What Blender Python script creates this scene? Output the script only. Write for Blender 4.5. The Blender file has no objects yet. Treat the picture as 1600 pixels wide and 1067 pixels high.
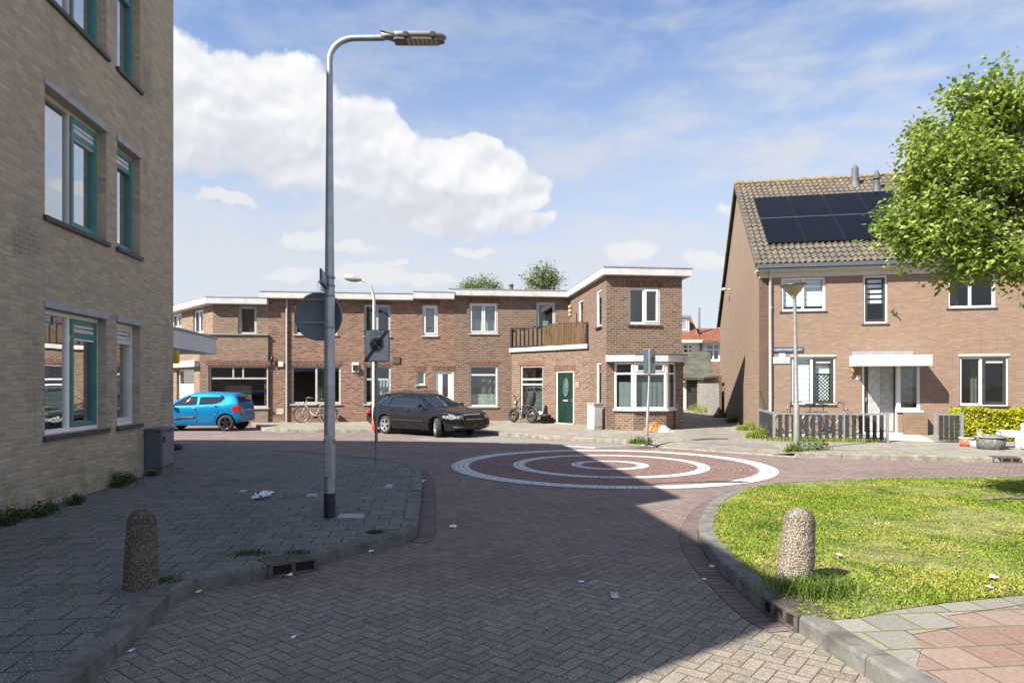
import bpy, bmesh, math, random
import numpy as np
from mathutils import Vector, Matrix
from mathutils.bvhtree import BVHTree
random.seed(7); RNG = np.random.default_rng(11)
R = math.radians
sc = bpy.context.scene
COL = sc.collection
# ---------------------------------------------------------------- camera geometry (24 mm lens, eye 1.75 m, verticals kept upright by lens shift)
EYE, FPX, CX, HY, YAW = 1.75, 1067.0, 800.0, 600.0, R(6.95)
FW = Vector((math.sin(YAW), math.cos(YAW), 0)); RT = Vector((math.cos(YAW), -math.sin(YAW), 0))
def ray(px, py):
    return FW + RT * ((px - CX) / FPX) + Vector((0, 0, (HY - py) / FPX))
def G(px, py, z=0.0):
    """survey point: where the sight line through a photo point meets the level z"""
    d = ray(px, py); t = (z - EYE) / d.z
    return Vector((d.x * t, d.y * t, z))
def camloc(x, d, z=0.0):
    p = RT * x + FW * d
    return Vector((p.x, p.y, z))
SUN_AZ, SUN_EL = R(60), R(43.5)      # direction the light travels, from +Y towards +X
SUNK, SKYK, EXPO, SKYTINT = 5.0, .068, 1.28, (.97, 1.10, 1.30)
# ---------------------------------------------------------------- node expressions
class S:
    def __init__(s, n, k): s.n, s.k = n, k
    def _m(s, op, a=None, b=None, c=None):
        nd = s.n.nt.nodes.new('ShaderNodeMath'); nd.operation = op
        for i, v in enumerate([s if a is None else a, b, c]):
            if v is None: continue
            if isinstance(v, S): s.n.nt.links.new(v.k, nd.inputs[i])
            else: nd.inputs[i].default_value = v
        return S(s.n, nd.outputs[0])
    def __add__(s, o): return s._m('ADD', None, o)
    __radd__ = __add__
    def __sub__(s, o): return s._m('SUBTRACT', None, o)
    def __rsub__(s, o): return s._m('SUBTRACT', o, s)
    def __mul__(s, o): return s._m('MULTIPLY', None, o)
    __rmul__ = __mul__
    def __truediv__(s, o): return s._m('DIVIDE', None, o)
    def floor(s): return s._m('FLOOR')
    def fract(s): return s._m('FRACT')
    def mod(s, o): return s._m('FLOORED_MODULO', None, o)
    def min(s, o): return s._m('MINIMUM', None, o)
    def max(s, o): return s._m('MAXIMUM', None, o)
    def lt(s, o): return s._m('LESS_THAN', None, o)
    def gt(s, o): return s._m('GREATER_THAN', None, o)
    def abs(s): return s._m('ABSOLUTE')
    def pow(s, o): return s._m('POWER', None, o)
    def sqrt(s): return s._m('SQRT')
    def sin(s): return s._m('SINE')
    def atan2(s, o): return s._m('ARCTAN2', None, o)
    def step(s, a, b):
        nd = s.n.nt.nodes.new('ShaderNodeMapRange'); nd.interpolation_type = 'SMOOTHSTEP'
        s.n.nt.links.new(s.k, nd.inputs[0]); nd.inputs[1].default_value = a; nd.inputs[2].default_value = b
        return S(s.n, nd.outputs[0])
class N:
    def __init__(s, nt): s.nt = nt
    def node(s, t, **kw):
        n = s.nt.nodes.new(t)
        for k, v in kw.items(): setattr(n, k, v)
        return n
    def put(s, inp, v):
        if v is None: return
        if isinstance(v, S): s.nt.links.new(v.k, inp)
        elif isinstance(v, (tuple, list)):
            inp.default_value = (*v, 1.0) if len(inp.default_value) == 4 and len(v) == 3 else v
        else: inp.default_value = v
    def coord(s, which='UV'):
        return S(s, s.node('ShaderNodeTexCoord').outputs[which])
    def pos(s): return S(s, s.node('ShaderNodeNewGeometry').outputs['Position'])
    def island(s): return S(s, s.node('ShaderNodeNewGeometry').outputs['Random Per Island'])
    def objrand(s): return S(s, s.node('ShaderNodeObjectInfo').outputs['Random'])
    def xyz(s, v):
        n = s.node('ShaderNodeSeparateXYZ'); s.put(n.inputs[0], v)
        return [S(s, n.outputs[i]) for i in range(3)]
    def vec(s, x, y, z=0.0):
        n = s.node('ShaderNodeCombineXYZ')
        for i, v in enumerate((x, y, z)): s.put(n.inputs[i], v)
        return S(s, n.outputs[0])
    def noise(s, v, scale, detail=3.0, rough=0.55, dist=0.0):
        n = s.node('ShaderNodeTexNoise'); s.put(n.inputs['Vector'], v)
        n.inputs['Scale'].default_value = scale; n.inputs['Detail'].default_value = detail
        n.inputs['Roughness'].default_value = rough; n.inputs['Distortion'].default_value = dist
        return S(s, n.outputs[0])
    def voro(s, v, scale, out='Distance', feature='F1'):
        n = s.node('ShaderNodeTexVoronoi', feature=feature); s.put(n.inputs['Vector'], v); n.inputs['Scale'].default_value = scale
        return S(s, n.outputs[out])
    def white(s, v):
        n = s.node('ShaderNodeTexWhiteNoise'); s.put(n.inputs['Vector'], v)
        return S(s, n.outputs['Value'])
    def mix(s, f, a, b, mode='MIX'):
        n = s.node('ShaderNodeMix', data_type='RGBA', blend_type=mode)
        s.put(n.inputs[0], f); s.put(n.inputs[6], a); s.put(n.inputs[7], b)
        return S(s, n.outputs[2])
    def ramp(s, f, stops, interp='LINEAR'):
        n = s.node('ShaderNodeValToRGB'); s.put(n.inputs[0], f)
        r = n.color_ramp; r.interpolation = interp
        while len(r.elements) < len(stops): r.elements.new(0.5)
        for e, (p, c) in zip(r.elements, stops): e.position = p; e.color = (*c, 1)
        return S(s, n.outputs[0])
    def bump(s, h, strength=0.4, dist=0.01):
        n = s.node('ShaderNodeBump'); s.put(n.inputs['Height'], h)
        n.inputs['Strength'].default_value = strength; n.inputs['Distance'].default_value = dist
        return S(s, n.outputs[0])
def newmat(name):
    m = bpy.data.materials.new(name); m.use_nodes = True
    m.node_tree.nodes.clear()
    return m, N(m.node_tree)
def pbr(name, f):
    m, n = newmat(name)
    b = n.node('ShaderNodeBsdfPrincipled'); o = n.node('ShaderNodeOutputMaterial')
    m.node_tree.links.new(b.outputs[0], o.inputs[0])
    for k, v in f(n).items():
        n.put(b.inputs[k], v)
    return m
def plain(name, col, rough=0.6, metal=0.0, var=0.18, scale=6.0, coat=0.0, bump=0.0, spec=0.5, dirt=None):
    """a painted / bare surface with slight mottling and wear"""
    def f(n):
        p = n.coord('Object')
        a = n.noise(p, scale, 4, 0.6); g = n.noise(p, scale * 9, 2, 0.5)
        lo = tuple(c * (1 - var) for c in col); hi = tuple(min(1, c * (1 + var)) for c in col)
        c = n.mix(a.step(0.3, 0.7), lo, hi)
        if dirt: c = n.mix(n.noise(p, scale * 0.6, 5, 0.7).step(0.52, 0.78), c, dirt)
        d = {'Base Color': c, 'Roughness': (g - 0.5) * 0.2 + rough, 'Metallic': metal, 'Specular IOR Level': spec}
        if coat: d['Coat Weight'] = coat; d['Coat Roughness'] = 0.04
        if bump: d['Normal'] = n.bump(g + a * 0.5, bump, 0.004)
        return d
    return pbr(name, f)
def brick(name, cols, mortar, bw=0.215, bh=0.0625, joint=0.011, stain=0.35, staincol=(.05, .045, .04), rough=0.9, bump=0.5, vary=None, offs=0.5, moss=None, efflo=0.0, soft=0.005, low_green=False, cell=None, spk=0.0):
    """running-bond courses on the surface's own metre coordinates"""
    def f(n):
        u, v, _ = n.xyz(n.coord('UV'))
        wob = n.noise(n.vec(u, v), 3.0, 2) - 0.5
        vv = (v + wob * 0.004) / bh; row = vv.floor()
        uu = u / bw + row.mod(2.0) * offs + n.white(n.vec(row, 3.3)) * (0.08 if offs == .5 else 0.0); col = uu.floor()
        fx, fy = uu.fract(), vv.fract()
        dx = fx.min(1.0 - fx) * bw; dy = fy.min(1.0 - fy) * bh
        e = dx.min(dy) + (n.noise(n.vec(u, v), 60, 2) - 0.5) * 0.003
        m = e.step(joint * 0.5 - soft * .5, joint * 0.5 + soft)
        rid = n.white(n.vec(col, row, 1.7))
        st = [(i / max(1, len(cols) - 1), c) for i, c in enumerate(cols)]
        c = n.ramp(rid, st)
        g = n.noise(n.vec(u, v), 34, 4, 0.65)
        c = n.mix(1.0, c, n.ramp(g, [(0.2, (.72, .72, .72)), (0.8, (1.22, 1.22, 1.22))]), 'MULTIPLY')
        if spk:
            w = n.voro(n.vec(u, v), 160, 'Color')
            wx, _, _ = n.xyz(w)
            c = n.mix(wx.gt(0.78) * spk, c, (.62, .60, .55)); c = n.mix(wx.lt(0.2) * spk * 0.8, c, (.06, .06, .06))
        if vary:
            for (cc, lo, hi, sc_) in vary: c = n.mix(n.noise(n.vec(u, v), sc_, 4, .6).step(lo, hi), c, cc)
        big = n.noise(n.vec(u * 1.0, v * 0.55), 0.55, 5, 0.65)
        c = n.mix(big.step(0.48, 0.75) * stain, c, staincol)
        stq = n.noise(n.vec(u * 5.0, v * .22, 2.0), 1.0, 4, .6).step(.54, .74) * n.noise(n.vec(u * .7, v * .9, 6.0), 1.0, 3).step(.42, .66); c = n.mix(stq * .38, c, tuple(q * .45 for q in staincol))
        if efflo: c = n.mix(n.noise(n.vec(u * 0.8, v * 2.0, 5.0), 1.6, 5, .7).step(0.63, 0.72) * efflo, c, (.62, .58, .54))
        mo = n.mix(n.noise(n.vec(u, v), 5, 3), mortar, tuple(x * 0.6 for x in mortar))
        if moss: mo = n.mix(n.noise(n.vec(u, v, 2.), moss[1], 4, .7).step(moss[2], moss[3]), mo, moss[0])
        c = n.mix(m, mo, c)
        if low_green: c = n.mix((1.0 - v.step(0.1, 0.9)) * n.noise(n.vec(u, v), 2.3, 4).step(.42, .7) * .7, c, (.10, .105, .045))
        h = m * 1.0 + g * 0.35 + rid * 0.18
        return {'Base Color': c, 'Roughness': rough, 'Normal': n.bump(h, bump, 0.008), 'Specular IOR Level': 0.25}
    return pbr(name, f)
def herring(name, rot, unit, red, grey=None, ylim=0.0, mortar=(.05, .045, .04), joint=0.0058, moss=True):
    """90 degree herringbone of 2:1 bricks; bricks nearer than ylim are the grey worn kind"""
    def f(n):
        p = n.pos(); X, Y, _ = n.xyz(p)
        wx = n.noise(p, 0.9, 2) - 0.5; wy = n.noise(n.vec(Y, X, 4.0), 0.9, 2) - 0.5
        x0 = X + wx * 0.035; y0 = Y + wy * 0.035
        ca, sa = math.cos(rot), math.sin(rot)
        x = (x0 * ca + y0 * sa) / unit; y = (y0 * ca - x0 * sa) / unit
        i, j = x.floor(), y.floor(); fx, fy = x.fract(), y.fract()
        s = (i - j).mod(4.0)
        s0 = s.lt(0.5); s1 = s.gt(0.5) * s.lt(1.5); s2 = s.gt(1.5) * s.lt(2.5); s3 = s.gt(2.5)
        L = fx + s1 * 9.0; Rr = (1.0 - fx) + s0 * 9.0; B = fy + s2 * 9.0; T = (1.0 - fy) + s3 * 9.0
        e = L.min(Rr).min(B.min(T)) * unit + (n.noise(p, 55, 2) - 0.5) * 0.004
        m = e.step(joint * 0.5 - .001, joint * 0.5 + 0.004)
        oi = i - s1; oj = j - s2
        rid = n.white(n.vec(oi, oj, 0.3))
        c = n.ramp(rid, [(k / (len(red) - 1), q) for k, q in enumerate(red)])
        g = n.noise(p, 42, 5, 0.7); big = n.noise(p, 0.45, 5, 0.6); mid = n.noise(p, 2.2, 4, .6)
        c = n.mix(1.0, c, n.ramp(g, [(0.2, (.72, .72, .72)), (0.8, (1.25, 1.25, 1.25))]), 'MULTIPLY')
        rough = 0.85
        if grey:
            ox = (oi + 0.5) * unit; oy = (oj + 0.5) * unit
            wy2 = oy * ca + ox * sa
            msk = (wy2 + (n.white(n.vec(oi, oj, 7.)) - .5) * 0.25 - (X * 0.02)).lt(ylim)
            gc = n.ramp(rid, [(k / (len(grey) - 1), q) for k, q in enumerate(grey)])
            vx, _, _ = n.xyz(n.voro(p, 190, 'Color'))
            vd, _, _ = n.xyz(n.voro(p, 75, 'Color'))
            gc = n.mix(vx.gt(0.84) * 0.5, gc, (.42, .39, .33)); gc = n.mix(vx.lt(0.2) * 0.55, gc, (.07, .065, .06)); gc = n.mix(vd.gt(.9) * .3, gc, (.4, .37, .32))
            c = n.mix(msk, c, gc)
        c = n.mix(big.step(0.42, 0.68) * 0.38, c, (.10, .085, .078)); c = n.mix(mid.step(0.5, 0.75) * 0.30, c, (.30, .25, .215)); c = n.mix(n.noise(n.vec(X * .35, Y * 1.2, 3.), 1.3, 5, .7).step(.55, .72) * .30, c, (.075, .065, .062)); c = n.mix(n.noise(p, 1.3, 6, .75).step(.6, .66) * .22, c, (.055, .05, .05))
        mo = n.mix(n.noise(p, 1.1, 4, .65).step(0.52, 0.66), mortar, (.10, .12, .025)) if moss else mortar
        c = n.mix(m, mo, c)
        c = n.mix(n.noise(p, 7.0, 4, .7).step(.70, .74) * .35, c, (.07, .065, .06))
        h = m + g * 0.35 + rid * 0.25
        return {'Base Color': c, 'Roughness': rough, 'Normal': n.bump(h, 0.35, 0.006), 'Specular IOR Level': 0.3}
    return pbr(name, f)
def glassmat(name, tint=(.55, .62, .60), k=1.6, base=0.03, ior=1.5):
    m, n = newmat(name)
    tr = n.node('ShaderNodeBsdfTransparent'); tr.inputs[0].default_value = (*tint, 1)
    gl = n.node('ShaderNodeBsdfGlossy'); gl.inputs['Roughness'].default_value = 0.01; gl.inputs[0].default_value = (.93, .97, 1, 1)
    p = n.coord('Object'); n.put(gl.inputs['Normal'], n.bump(n.noise(p, 1.3, 2), 0.05, 0.02))
    fr = n.node('ShaderNodeFresnel'); bf = S(n, n.node('ShaderNodeNewGeometry').outputs['Backfacing']); n.put(fr.inputs[0], bf * (1 / ior - ior) + ior)
    fac = (S(n, fr.outputs[0]) * k + base).min(1.0)
    mx = n.node('ShaderNodeMixShader'); n.put(mx.inputs[0], fac)
    m.node_tree.links.new(tr.outputs[0], mx.inputs[1]); m.node_tree.links.new(gl.outputs[0], mx.inputs[2])
    o = n.node('ShaderNodeOutputMaterial'); m.node_tree.links.new(mx.outputs[0], o.inputs[0])
    return m
def leafmat(name, cols, trans=0.35, rough=0.5, patch=None):
    m, n = newmat(name)
    rid = n.island()
    c = n.ramp(rid, [(k / (len(cols) - 1), q) for k, q in enumerate(cols)])
    if patch:
        for (cc, lo, hi, scl) in patch: c = n.mix(n.noise(n.pos(), scl, 4, .6).step(lo, hi), c, cc)
    b = n.node('ShaderNodeBsdfPrincipled'); n.put(b.inputs['Base Color'], c); b.inputs['Roughness'].default_value = rough
    b.inputs['Specular IOR Level'].default_value = 0.35
    t = n.node('ShaderNodeBsdfTranslucent'); n.put(t.inputs[0], n.mix(0.45, c, (.28, .34, .03)))
    mx = n.node('ShaderNodeMixShader'); mx.inputs[0].default_value = trans
    m.node_tree.links.new(b.outputs[0], mx.inputs[1]); m.node_tree.links.new(t.outputs[0], mx.inputs[2])
    o = n.node('ShaderNodeOutputMaterial'); m.node_tree.links.new(mx.outputs[0], o.inputs[0])
    return m
# ---------------------------------------------------------------- mesh builder
class MB:
    def __init__(s, M=None):
        s.v, s.f, s.mi, s.sm, s.uv = [], [], [], [], []; s.M = M or Matrix()
    def add(s, vs, fs, mi=0, smooth=False, uvs=None):
        o = len(s.v)
        s.v += [tuple(s.M @ Vector(p)) for p in vs]
        for k, f in enumerate(fs):
            s.f.append([i + o for i in f]); s.mi.append(mi); s.sm.append(smooth); s.uv.append(uvs[k] if uvs else None)
        return s
    def box(s, a, b, mi=0):
        x0, x1 = sorted((a[0], b[0])); y0, y1 = sorted((a[1], b[1])); z0, z1 = sorted((a[2], b[2]))
        return s.add([(x0, y0, z0), (x1, y0, z0), (x1, y1, z0), (x0, y1, z0), (x0, y0, z1), (x1, y0, z1), (x1, y1, z1), (x0, y1, z1)],
                     [(0, 3, 2, 1), (4, 5, 6, 7), (0, 1, 5, 4), (1, 2, 6, 5), (2, 3, 7, 6), (3, 0, 4, 7)], mi)
    def beam(s, p, q, w, h, mi=0, up=(0, 0, 1)):
        p, q = Vector(p), Vector(q); d = (q - p).normalized(); u = Vector(up)
        if abs(d.dot(u)) > .98: u = Vector((0, 1, 0))
        a = d.cross(u).normalized() * (w / 2); b = a.cross(d).normalized() * (h / 2)
        vs = [p - a - b, p + a - b, p + a + b, p - a + b, q - a - b, q + a - b, q + a + b, q - a + b]
        return s.add(vs, [(0, 1, 2, 3), (7, 6, 5, 4), (0, 4, 5, 1), (1, 5, 6, 2), (2, 6, 7, 3), (3, 7, 4, 0)], mi)
    def tube(s, pts, r, n=10, mi=0, caps=True):
        pts = [Vector(p) for p in pts]; rs = r if isinstance(r, (list, tuple)) else [r] * len(pts)
        vs, fs = [], []; ref = None
        for i, p in enumerate(pts):
            d = (pts[min(i + 1, len(pts) - 1)] - pts[max(i - 1, 0)]).normalized()
            if ref is None: ref = Vector((0, 0, 1)) if abs(d.z) < .9 else Vector((1, 0, 0))
            a = d.cross(ref).normalized(); b = a.cross(d).normalized(); ref = b
            for k in range(n):
                t = 2 * math.pi * k / n; vs.append(p + (a * math.cos(t) + b * math.sin(t)) * rs[i])
        for i in range(len(pts) - 1):
            for k in range(n): fs.append((i * n + k, i * n + (k + 1) % n, (i + 1) * n + (k + 1) % n, (i + 1) * n + k))
        s.add(vs, fs, mi, True)
        if caps and n > 2:
            s.add(vs[:n], [tuple(range(n))[::-1]], mi); s.add(vs[-n:], [tuple(range(n))], mi)
        return s
    def cyl(s, p, q, r, n=16, mi=0, r2=None): return s.tube([p, q], [r, r if r2 is None else r2], n, mi)
    def lathe(s, prof, c=(0, 0, 0), n=20, mi=0, axis='Z', smooth=True):
        vs, fs = [], []; c = Vector(c)
        for (r, h) in prof:
            for k in range(n):
                t = 2 * math.pi * k / n; a, b = r * math.cos(t), r * math.sin(t)
                vs.append(c + (Vector((a, b, h)) if axis == 'Z' else Vector((a, h, b)) if axis == 'Y' else Vector((h, a, b))))
        for i in range(len(prof) - 1):
            for k in range(n): fs.append((i * n + k, i * n + (k + 1) % n, (i + 1) * n + (k + 1) % n, (i + 1) * n + k))
        return s.add(vs, fs, mi, smooth)
    def prism(s, poly, z0, z1, mi=0):
        n = len(poly); vs = [(p[0], p[1], z0) for p in poly] + [(p[0], p[1], z1) for p in poly]
        fs = [tuple(range(n))[::-1], tuple(range(n, 2 * n))] + [(i, (i + 1) % n, n + (i + 1) % n, n + i) for i in range(n)]
        return s.add(vs, fs, mi)
    def build(s, name, mats, parent=None, bevel=0.0, sharp=None, wn=False):
        me = bpy.data.meshes.new(name); me.from_pydata(s.v, [], s.f)
        mats = mats if isinstance(mats, (list, tuple)) else [mats]
        for m in mats: me.materials.append(m)
        me.polygons.foreach_set('material_index', s.mi); me.polygons.foreach_set('use_smooth', s.sm)
        me.update()
        uvl = me.uv_layers.new(name='uv'); V = me.vertices
        for pi, p in enumerate(me.polygons):
            c = s.uv[pi]
            if c is not None:
                for k, li in enumerate(p.loop_indices): uvl.data[li].uv = c[k]
                continue
            nn = p.normal
            if abs(nn.z) > 0.8:
                for li in p.loop_indices:
                    q = V[me.loops[li].vertex_index].co; uvl.data[li].uv = (q.x, q.y)
            else:
                h = math.hypot(nn.x, nn.y) or 1.0; tx, ty = -nn.y / h, nn.x / h
                for li in p.loop_indices:
                    q = V[me.loops[li].vertex_index].co; uvl.data[li].uv = (q.x * tx + q.y * ty, q.z / max(h, .2))
        return link(name, me, parent, bevel)
def link(name, me, parent=None, bevel=0.0):
    o = bpy.data.objects.new(name, me); COL.objects.link(o)
    if parent is not None:
        o.parent = parent
        if parent.type == 'EMPTY' and parent.get('fixed'):
            o.matrix_parent_inverse = Matrix.Translation(-Vector(parent.location))
    if bevel:
        b = o.modifiers.new('edge', 'BEVEL'); b.width = bevel; b.segments = 2; b.limit_method = 'ANGLE'; b.angle_limit = R(40)
    return o
def tag(o, label=None, cat=None, group=None, kind=None):
    if label: o['label'] = label
    if cat: o['category'] = cat
    if group: o['group'] = group
    if kind: o['kind'] = kind
    return o
def thing(name, label, cat, loc=(0, 0, 0), group=None, rotz=None):
    """Empty at a thing's base. Without rotz its parts are given in world coordinates, with rotz in its own"""
    o = bpy.data.objects.new(name, None); COL.objects.link(o); o.location = loc; o.empty_display_size = 0.2
    if rotz is None: o['fixed'] = 1
    else: o.rotation_euler = (0, 0, rotz)
    return tag(o, label, cat, group)
def struct(o): return tag(o, kind='structure')
def dup(root, loc, rotz=None, label=None, group=None):
    def cp(o, par):
        c = o.copy(); COL.objects.link(c)
        if par is not None: c.parent = par
        for ch in o.children: cp(ch, c)
        return c
    r = cp(root, None); r.location = loc
    if rotz is not None: r.rotation_euler = (0, 0, rotz)
    if label: r['label'] = label
    if group: r['group'] = group
    return r
def rounded(pts, n=6):
    """Catmull-Rom through 2-D points"""
    out = []
    for i in range(len(pts) - 1):
        p0, p1, p2, p3 = pts[max(i - 1, 0)], pts[i], pts[i + 1], pts[min(i + 2, len(pts) - 1)]
        for k in range(n):
            t = k / n
            out.append(tuple(.5 * ((2 * b) + (-a + c) * t + (2 * a - 5 * b + 4 * c - d) * t * t + (-a + 3 * b - 3 * c + d) * t ** 3) for a, b, c, d in zip(p0, p1, p2, p3)))
    out.append(tuple(pts[-1])); return out
def text(name, body, size, M, mat, parent, extrude=0.002, align='CENTER'):
    cu = bpy.data.curves.new(name, 'FONT'); cu.body = body; cu.size = size; cu.extrude = extrude; cu.align_x = align; cu.align_y = 'CENTER'
    ob = bpy.data.objects.new(name, cu); COL.objects.link(ob)
    dg = bpy.context.evaluated_depsgraph_get(); me = bpy.data.meshes.new_from_object(ob.evaluated_get(dg))
    bpy.data.objects.remove(ob); me.transform(M); me.materials.clear(); me.materials.append(mat)
    return link(name, me, parent)

# ---------------------------------------------------------------- materials
M_ROAD = herring('road_bricks', R(45), 0.100, [(.165, .122, .113), (.195, .146, .132), (.22, .168, .15), (.178, .132, .122)],
                 [(.165, .142, .120), (.205, .176, .143), (.235, .200, .160)], 5.95, mortar=(.062, .054, .048))
M_APRON = herring('apron_bricks', R(45), 0.1, [(0.192, 0.172, 0.148), (0.232, 0.208, 0.18), (0.264, 0.24, 0.208)], None, mortar=(0.104, 0.092, 0.076), moss=False)
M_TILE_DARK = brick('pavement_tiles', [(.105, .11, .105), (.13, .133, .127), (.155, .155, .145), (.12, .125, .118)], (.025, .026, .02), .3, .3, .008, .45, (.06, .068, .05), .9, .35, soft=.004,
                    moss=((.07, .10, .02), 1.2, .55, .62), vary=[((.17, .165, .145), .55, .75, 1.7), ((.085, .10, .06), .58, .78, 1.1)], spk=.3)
M_TILE_PALE = brick('pale_pavement_tiles', [(0.207, 0.189, 0.163), (0.244, 0.222, 0.192), (0.274, 0.252, 0.218), (0.229, 0.211, 0.181)], (0.0888, 0.0814, 0.0629), .3, .3, .010, .3, (0.148, 0.133, 0.107), .9, .3, soft=.005,
                    moss=((0.104, 0.118, 0.0296), .9, .5, .62), vary=[((0.178, 0.163, 0.133), .55, .72, 1.3)])
M_TILE_RED = brick('red_tiles', [(0.199, 0.128, 0.105), (0.223, 0.157, 0.127), (0.247, 0.183, 0.154)], (0.12, 0.125, 0.0967), .30, .30, .012, .35, (0.145, 0.132, 0.105), .9, .35,
                   moss=((0.102, 0.157, 0.0439), 1.6, .5, .6), vary=[((0.265, 0.234, 0.207), .55, .75, 2.5)])
M_TILE_GREY = brick('grey_edge_tiles', [(0.187, 0.18, 0.155), (0.223, 0.212, 0.184), (0.252, 0.241, 0.209)], (0.108, 0.101, 0.0576), .30, .30, .014, .3, (0.144, 0.137, 0.101), .9, .4, moss=((0.108, 0.144, 0.036), 2.0, .42, .55))
M_WHITEBRICK = brick('white_ring_bricks', [(0.539, 0.526, 0.499), (0.612, 0.597, 0.567), (0.666, 0.657, 0.621)], (0.144, 0.126, 0.112),   .21, .105, .014, .55, (0.36, 0.332, 0.306), .85, .4)
M_RINGBRICK = brick('ring_bricks', [(.155, .10, .09), (.19, .123, .108), (.21, .14, .122)], (.05, .042, .038), .21, .105, .007, .3, (.12, .095, .085), .85, .4)
M_SOLDIER = brick('gutter_bricks', [(.125, .095, .09), (.15, .112, .104), (.17, .128, .118)], (.035, .03, .026), .1, .21, .007, .3, (.08, .07, .065), .85, .4, offs=0)
M_KERB = plain('kerb_concrete', (0.133, 0.129, 0.116), .9, var=.3, scale=5, bump=.35, dirt=(0.0597, 0.0564, 0.0431))
M_LAYBY = brick('layby_bricks', [(0.203, 0.191, 0.18), (0.232, 0.221, 0.203)], (0.15, 0.139, 0.128), .21, .105, .006, .3, (0.15, 0.139, 0.128), .9, .2)
M_SOIL = plain('soil', (.15, .15, .05), .95, var=.4, scale=4, bump=.6, dirt=(.15, .19, .035))
M_BRICK_LEFT = brick('grey_brown_brick', [(0.448, 0.367, 0.262), (0.528, 0.435, 0.311), (0.417, 0.352, 0.262), (0.354, 0.314, 0.255), (0.487, 0.405, 0.298), (0.393, 0.338, 0.268)], (0.528, 0.457, 0.361), .215, .066, .011, .42, (0.222, 0.179, 0.135), .9, .6, efflo=.18,
                     vary=[((0.259, 0.237, 0.198), .56, .72, .9), ((0.378, 0.3, 0.185), .55, .75, 2.4)], low_green=True)
ROWC = [(0.176, 0.0791, 0.0501), (0.237, 0.113, 0.072), (0.267, 0.137, 0.0895), (0.151, 0.0751, 0.0546), (0.282, 0.152, 0.0983), (0.0959, 0.0558, 0.0459), (0.207, 0.0974, 0.0655)]
M_BRICK_ROW = brick('orange_row_brick', ROWC, (.30, .25, .20), .23, .08, .019, .16, (.16, .10, .075), .9, .6, efflo=.30, soft=.004)
M_BRICK_ROW2 = brick('brown_row_brick', [(.125, .066, .044), (.165, .090, .060), (.185, .106, .074), (.10, .060, .045), (.20, .118, .080), (.075, .050, .042)], (.31, .265, .215), .23, .08, .020, .18, (.12, .08, .06), .9, .6, efflo=.18, soft=.004)
M_BRICK_OLD = brick('pale_row_brick', [(.20, .118, .075), (.235, .148, .098), (.165, .098, .07), (.265, .175, .12), (.12, .078, .058)], (.31, .265, .215), .23, .08, .019, .2, (.16, .11, .08), .9, .6, efflo=.5, soft=.004)
M_BRICK_HOUSE = brick('salmon_brick', [(0.243, 0.159, 0.112), (0.269, 0.181, 0.13), (0.234, 0.156, 0.117), (0.285, 0.2, 0.148), (0.259, 0.164, 0.109), (0.223, 0.156, 0.127)], (0.218, 0.184, 0.151), .215, .0625, .010, .16, (0.177, 0.119, 0.0871), .9, .45, efflo=.3, soft=.004)
M_BRICK_GABLE = brick('brown_gable_brick', [(0.275, 0.195, 0.138), (0.31, 0.224, 0.16), (0.254, 0.185, 0.138), (0.33, 0.241, 0.172)], (0.172, 0.138, 0.103), .215, .0625, .013, .2, (0.165, 0.118, 0.0825), .9, .6, efflo=.2, low_green=True)
M_BRICK_SOLD = brick('soldier_course', [tuple(q * .82 for q in c) for c in ROWC], (.15, .12, .10), .066, .22, .010, .2, (.16, .11, .085), .9, .5, offs=0)
M_BRICK_WHITE = plain('white_render', (0.504, 0.497, 0.476), .85, var=.08, scale=3, dirt=(0.35, 0.343, 0.322))
M_WHITE = plain('white_paint', (0.624, 0.624, 0.616), .4, var=.05, scale=3, dirt=(0.546, 0.538, 0.515))
M_CREAM = plain('cream_paint', (0.503, 0.483, 0.422), .45, var=.06, scale=4, dirt=(0.374, 0.354, 0.299))
M_FASCIA = plain('white_fascia', (0.503, 0.5, 0.49), .55, var=.08, scale=2.2, dirt=(0.34, 0.333, 0.313))
M_GREYFRAME = plain('grey_paint', (0.403, 0.418, 0.432), .45, var=.06, scale=4)
M_TEAL = plain('teal_paint', (0.0405, 0.194, 0.189), .4, var=.12, scale=5, dirt=(0.045, 0.252, 0.243))
M_TEALD = plain('dark_teal', (.03, .10, .10), .5)
M_GREEN = plain('dark_green_paint', (0.0054, 0.0255, 0.0186), .35, var=.1)
M_SILL = plain('dark_sill_stone', (.055, .05, .05), .6, var=.25, scale=8)
M_SILLP = plain('pale_sill', (0.375, 0.36, 0.33), .8, var=.12, scale=8, dirt=(0.225, 0.21, 0.188))
M_LINTEL = plain('lintel_steel', (.33, .345, .37), .55, metal=.2, var=.12, scale=6, dirt=(.24, .24, .24))
M_BLACK = plain('black_plastic', (.018, .018, .02), .5, var=.2)
M_DARKFR = plain('dark_green_grey', (.035, .04, .032), .4)
M_GLASS = glassmat('window_glass', tint=(.70, .75, .74), k=1.5, base=.055)
M_GLASS_SKY = glassmat('mirror_glass', tint=(.6, .63, .66), k=2.2, base=.30, ior=1.6)
M_CURTAIN = plain('net_curtain', (.62, .63, .66), .9, var=.1)
M_LACE = plain('lace_film', (.42, .50, .50), .8, var=.3, scale=14)
M_GLASS_CLEAR = glassmat('clear_glass', tint=(.86, .90, .92), k=1.2, base=.02)
M_WHITE_BRIGHT = plain('bright_white', (.90, .90, .88), .4, var=.03)
M_BLIND = plain('blind_slat', (.80, .83, .86), .7, var=.04)
M_BLINDG = plain('grey_blind', (.50, .57, .62), .7, var=.08)
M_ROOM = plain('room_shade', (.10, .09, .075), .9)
M_BROWN = plain('brown_curtain', (.10, .055, .03), .9, var=.2)
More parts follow.
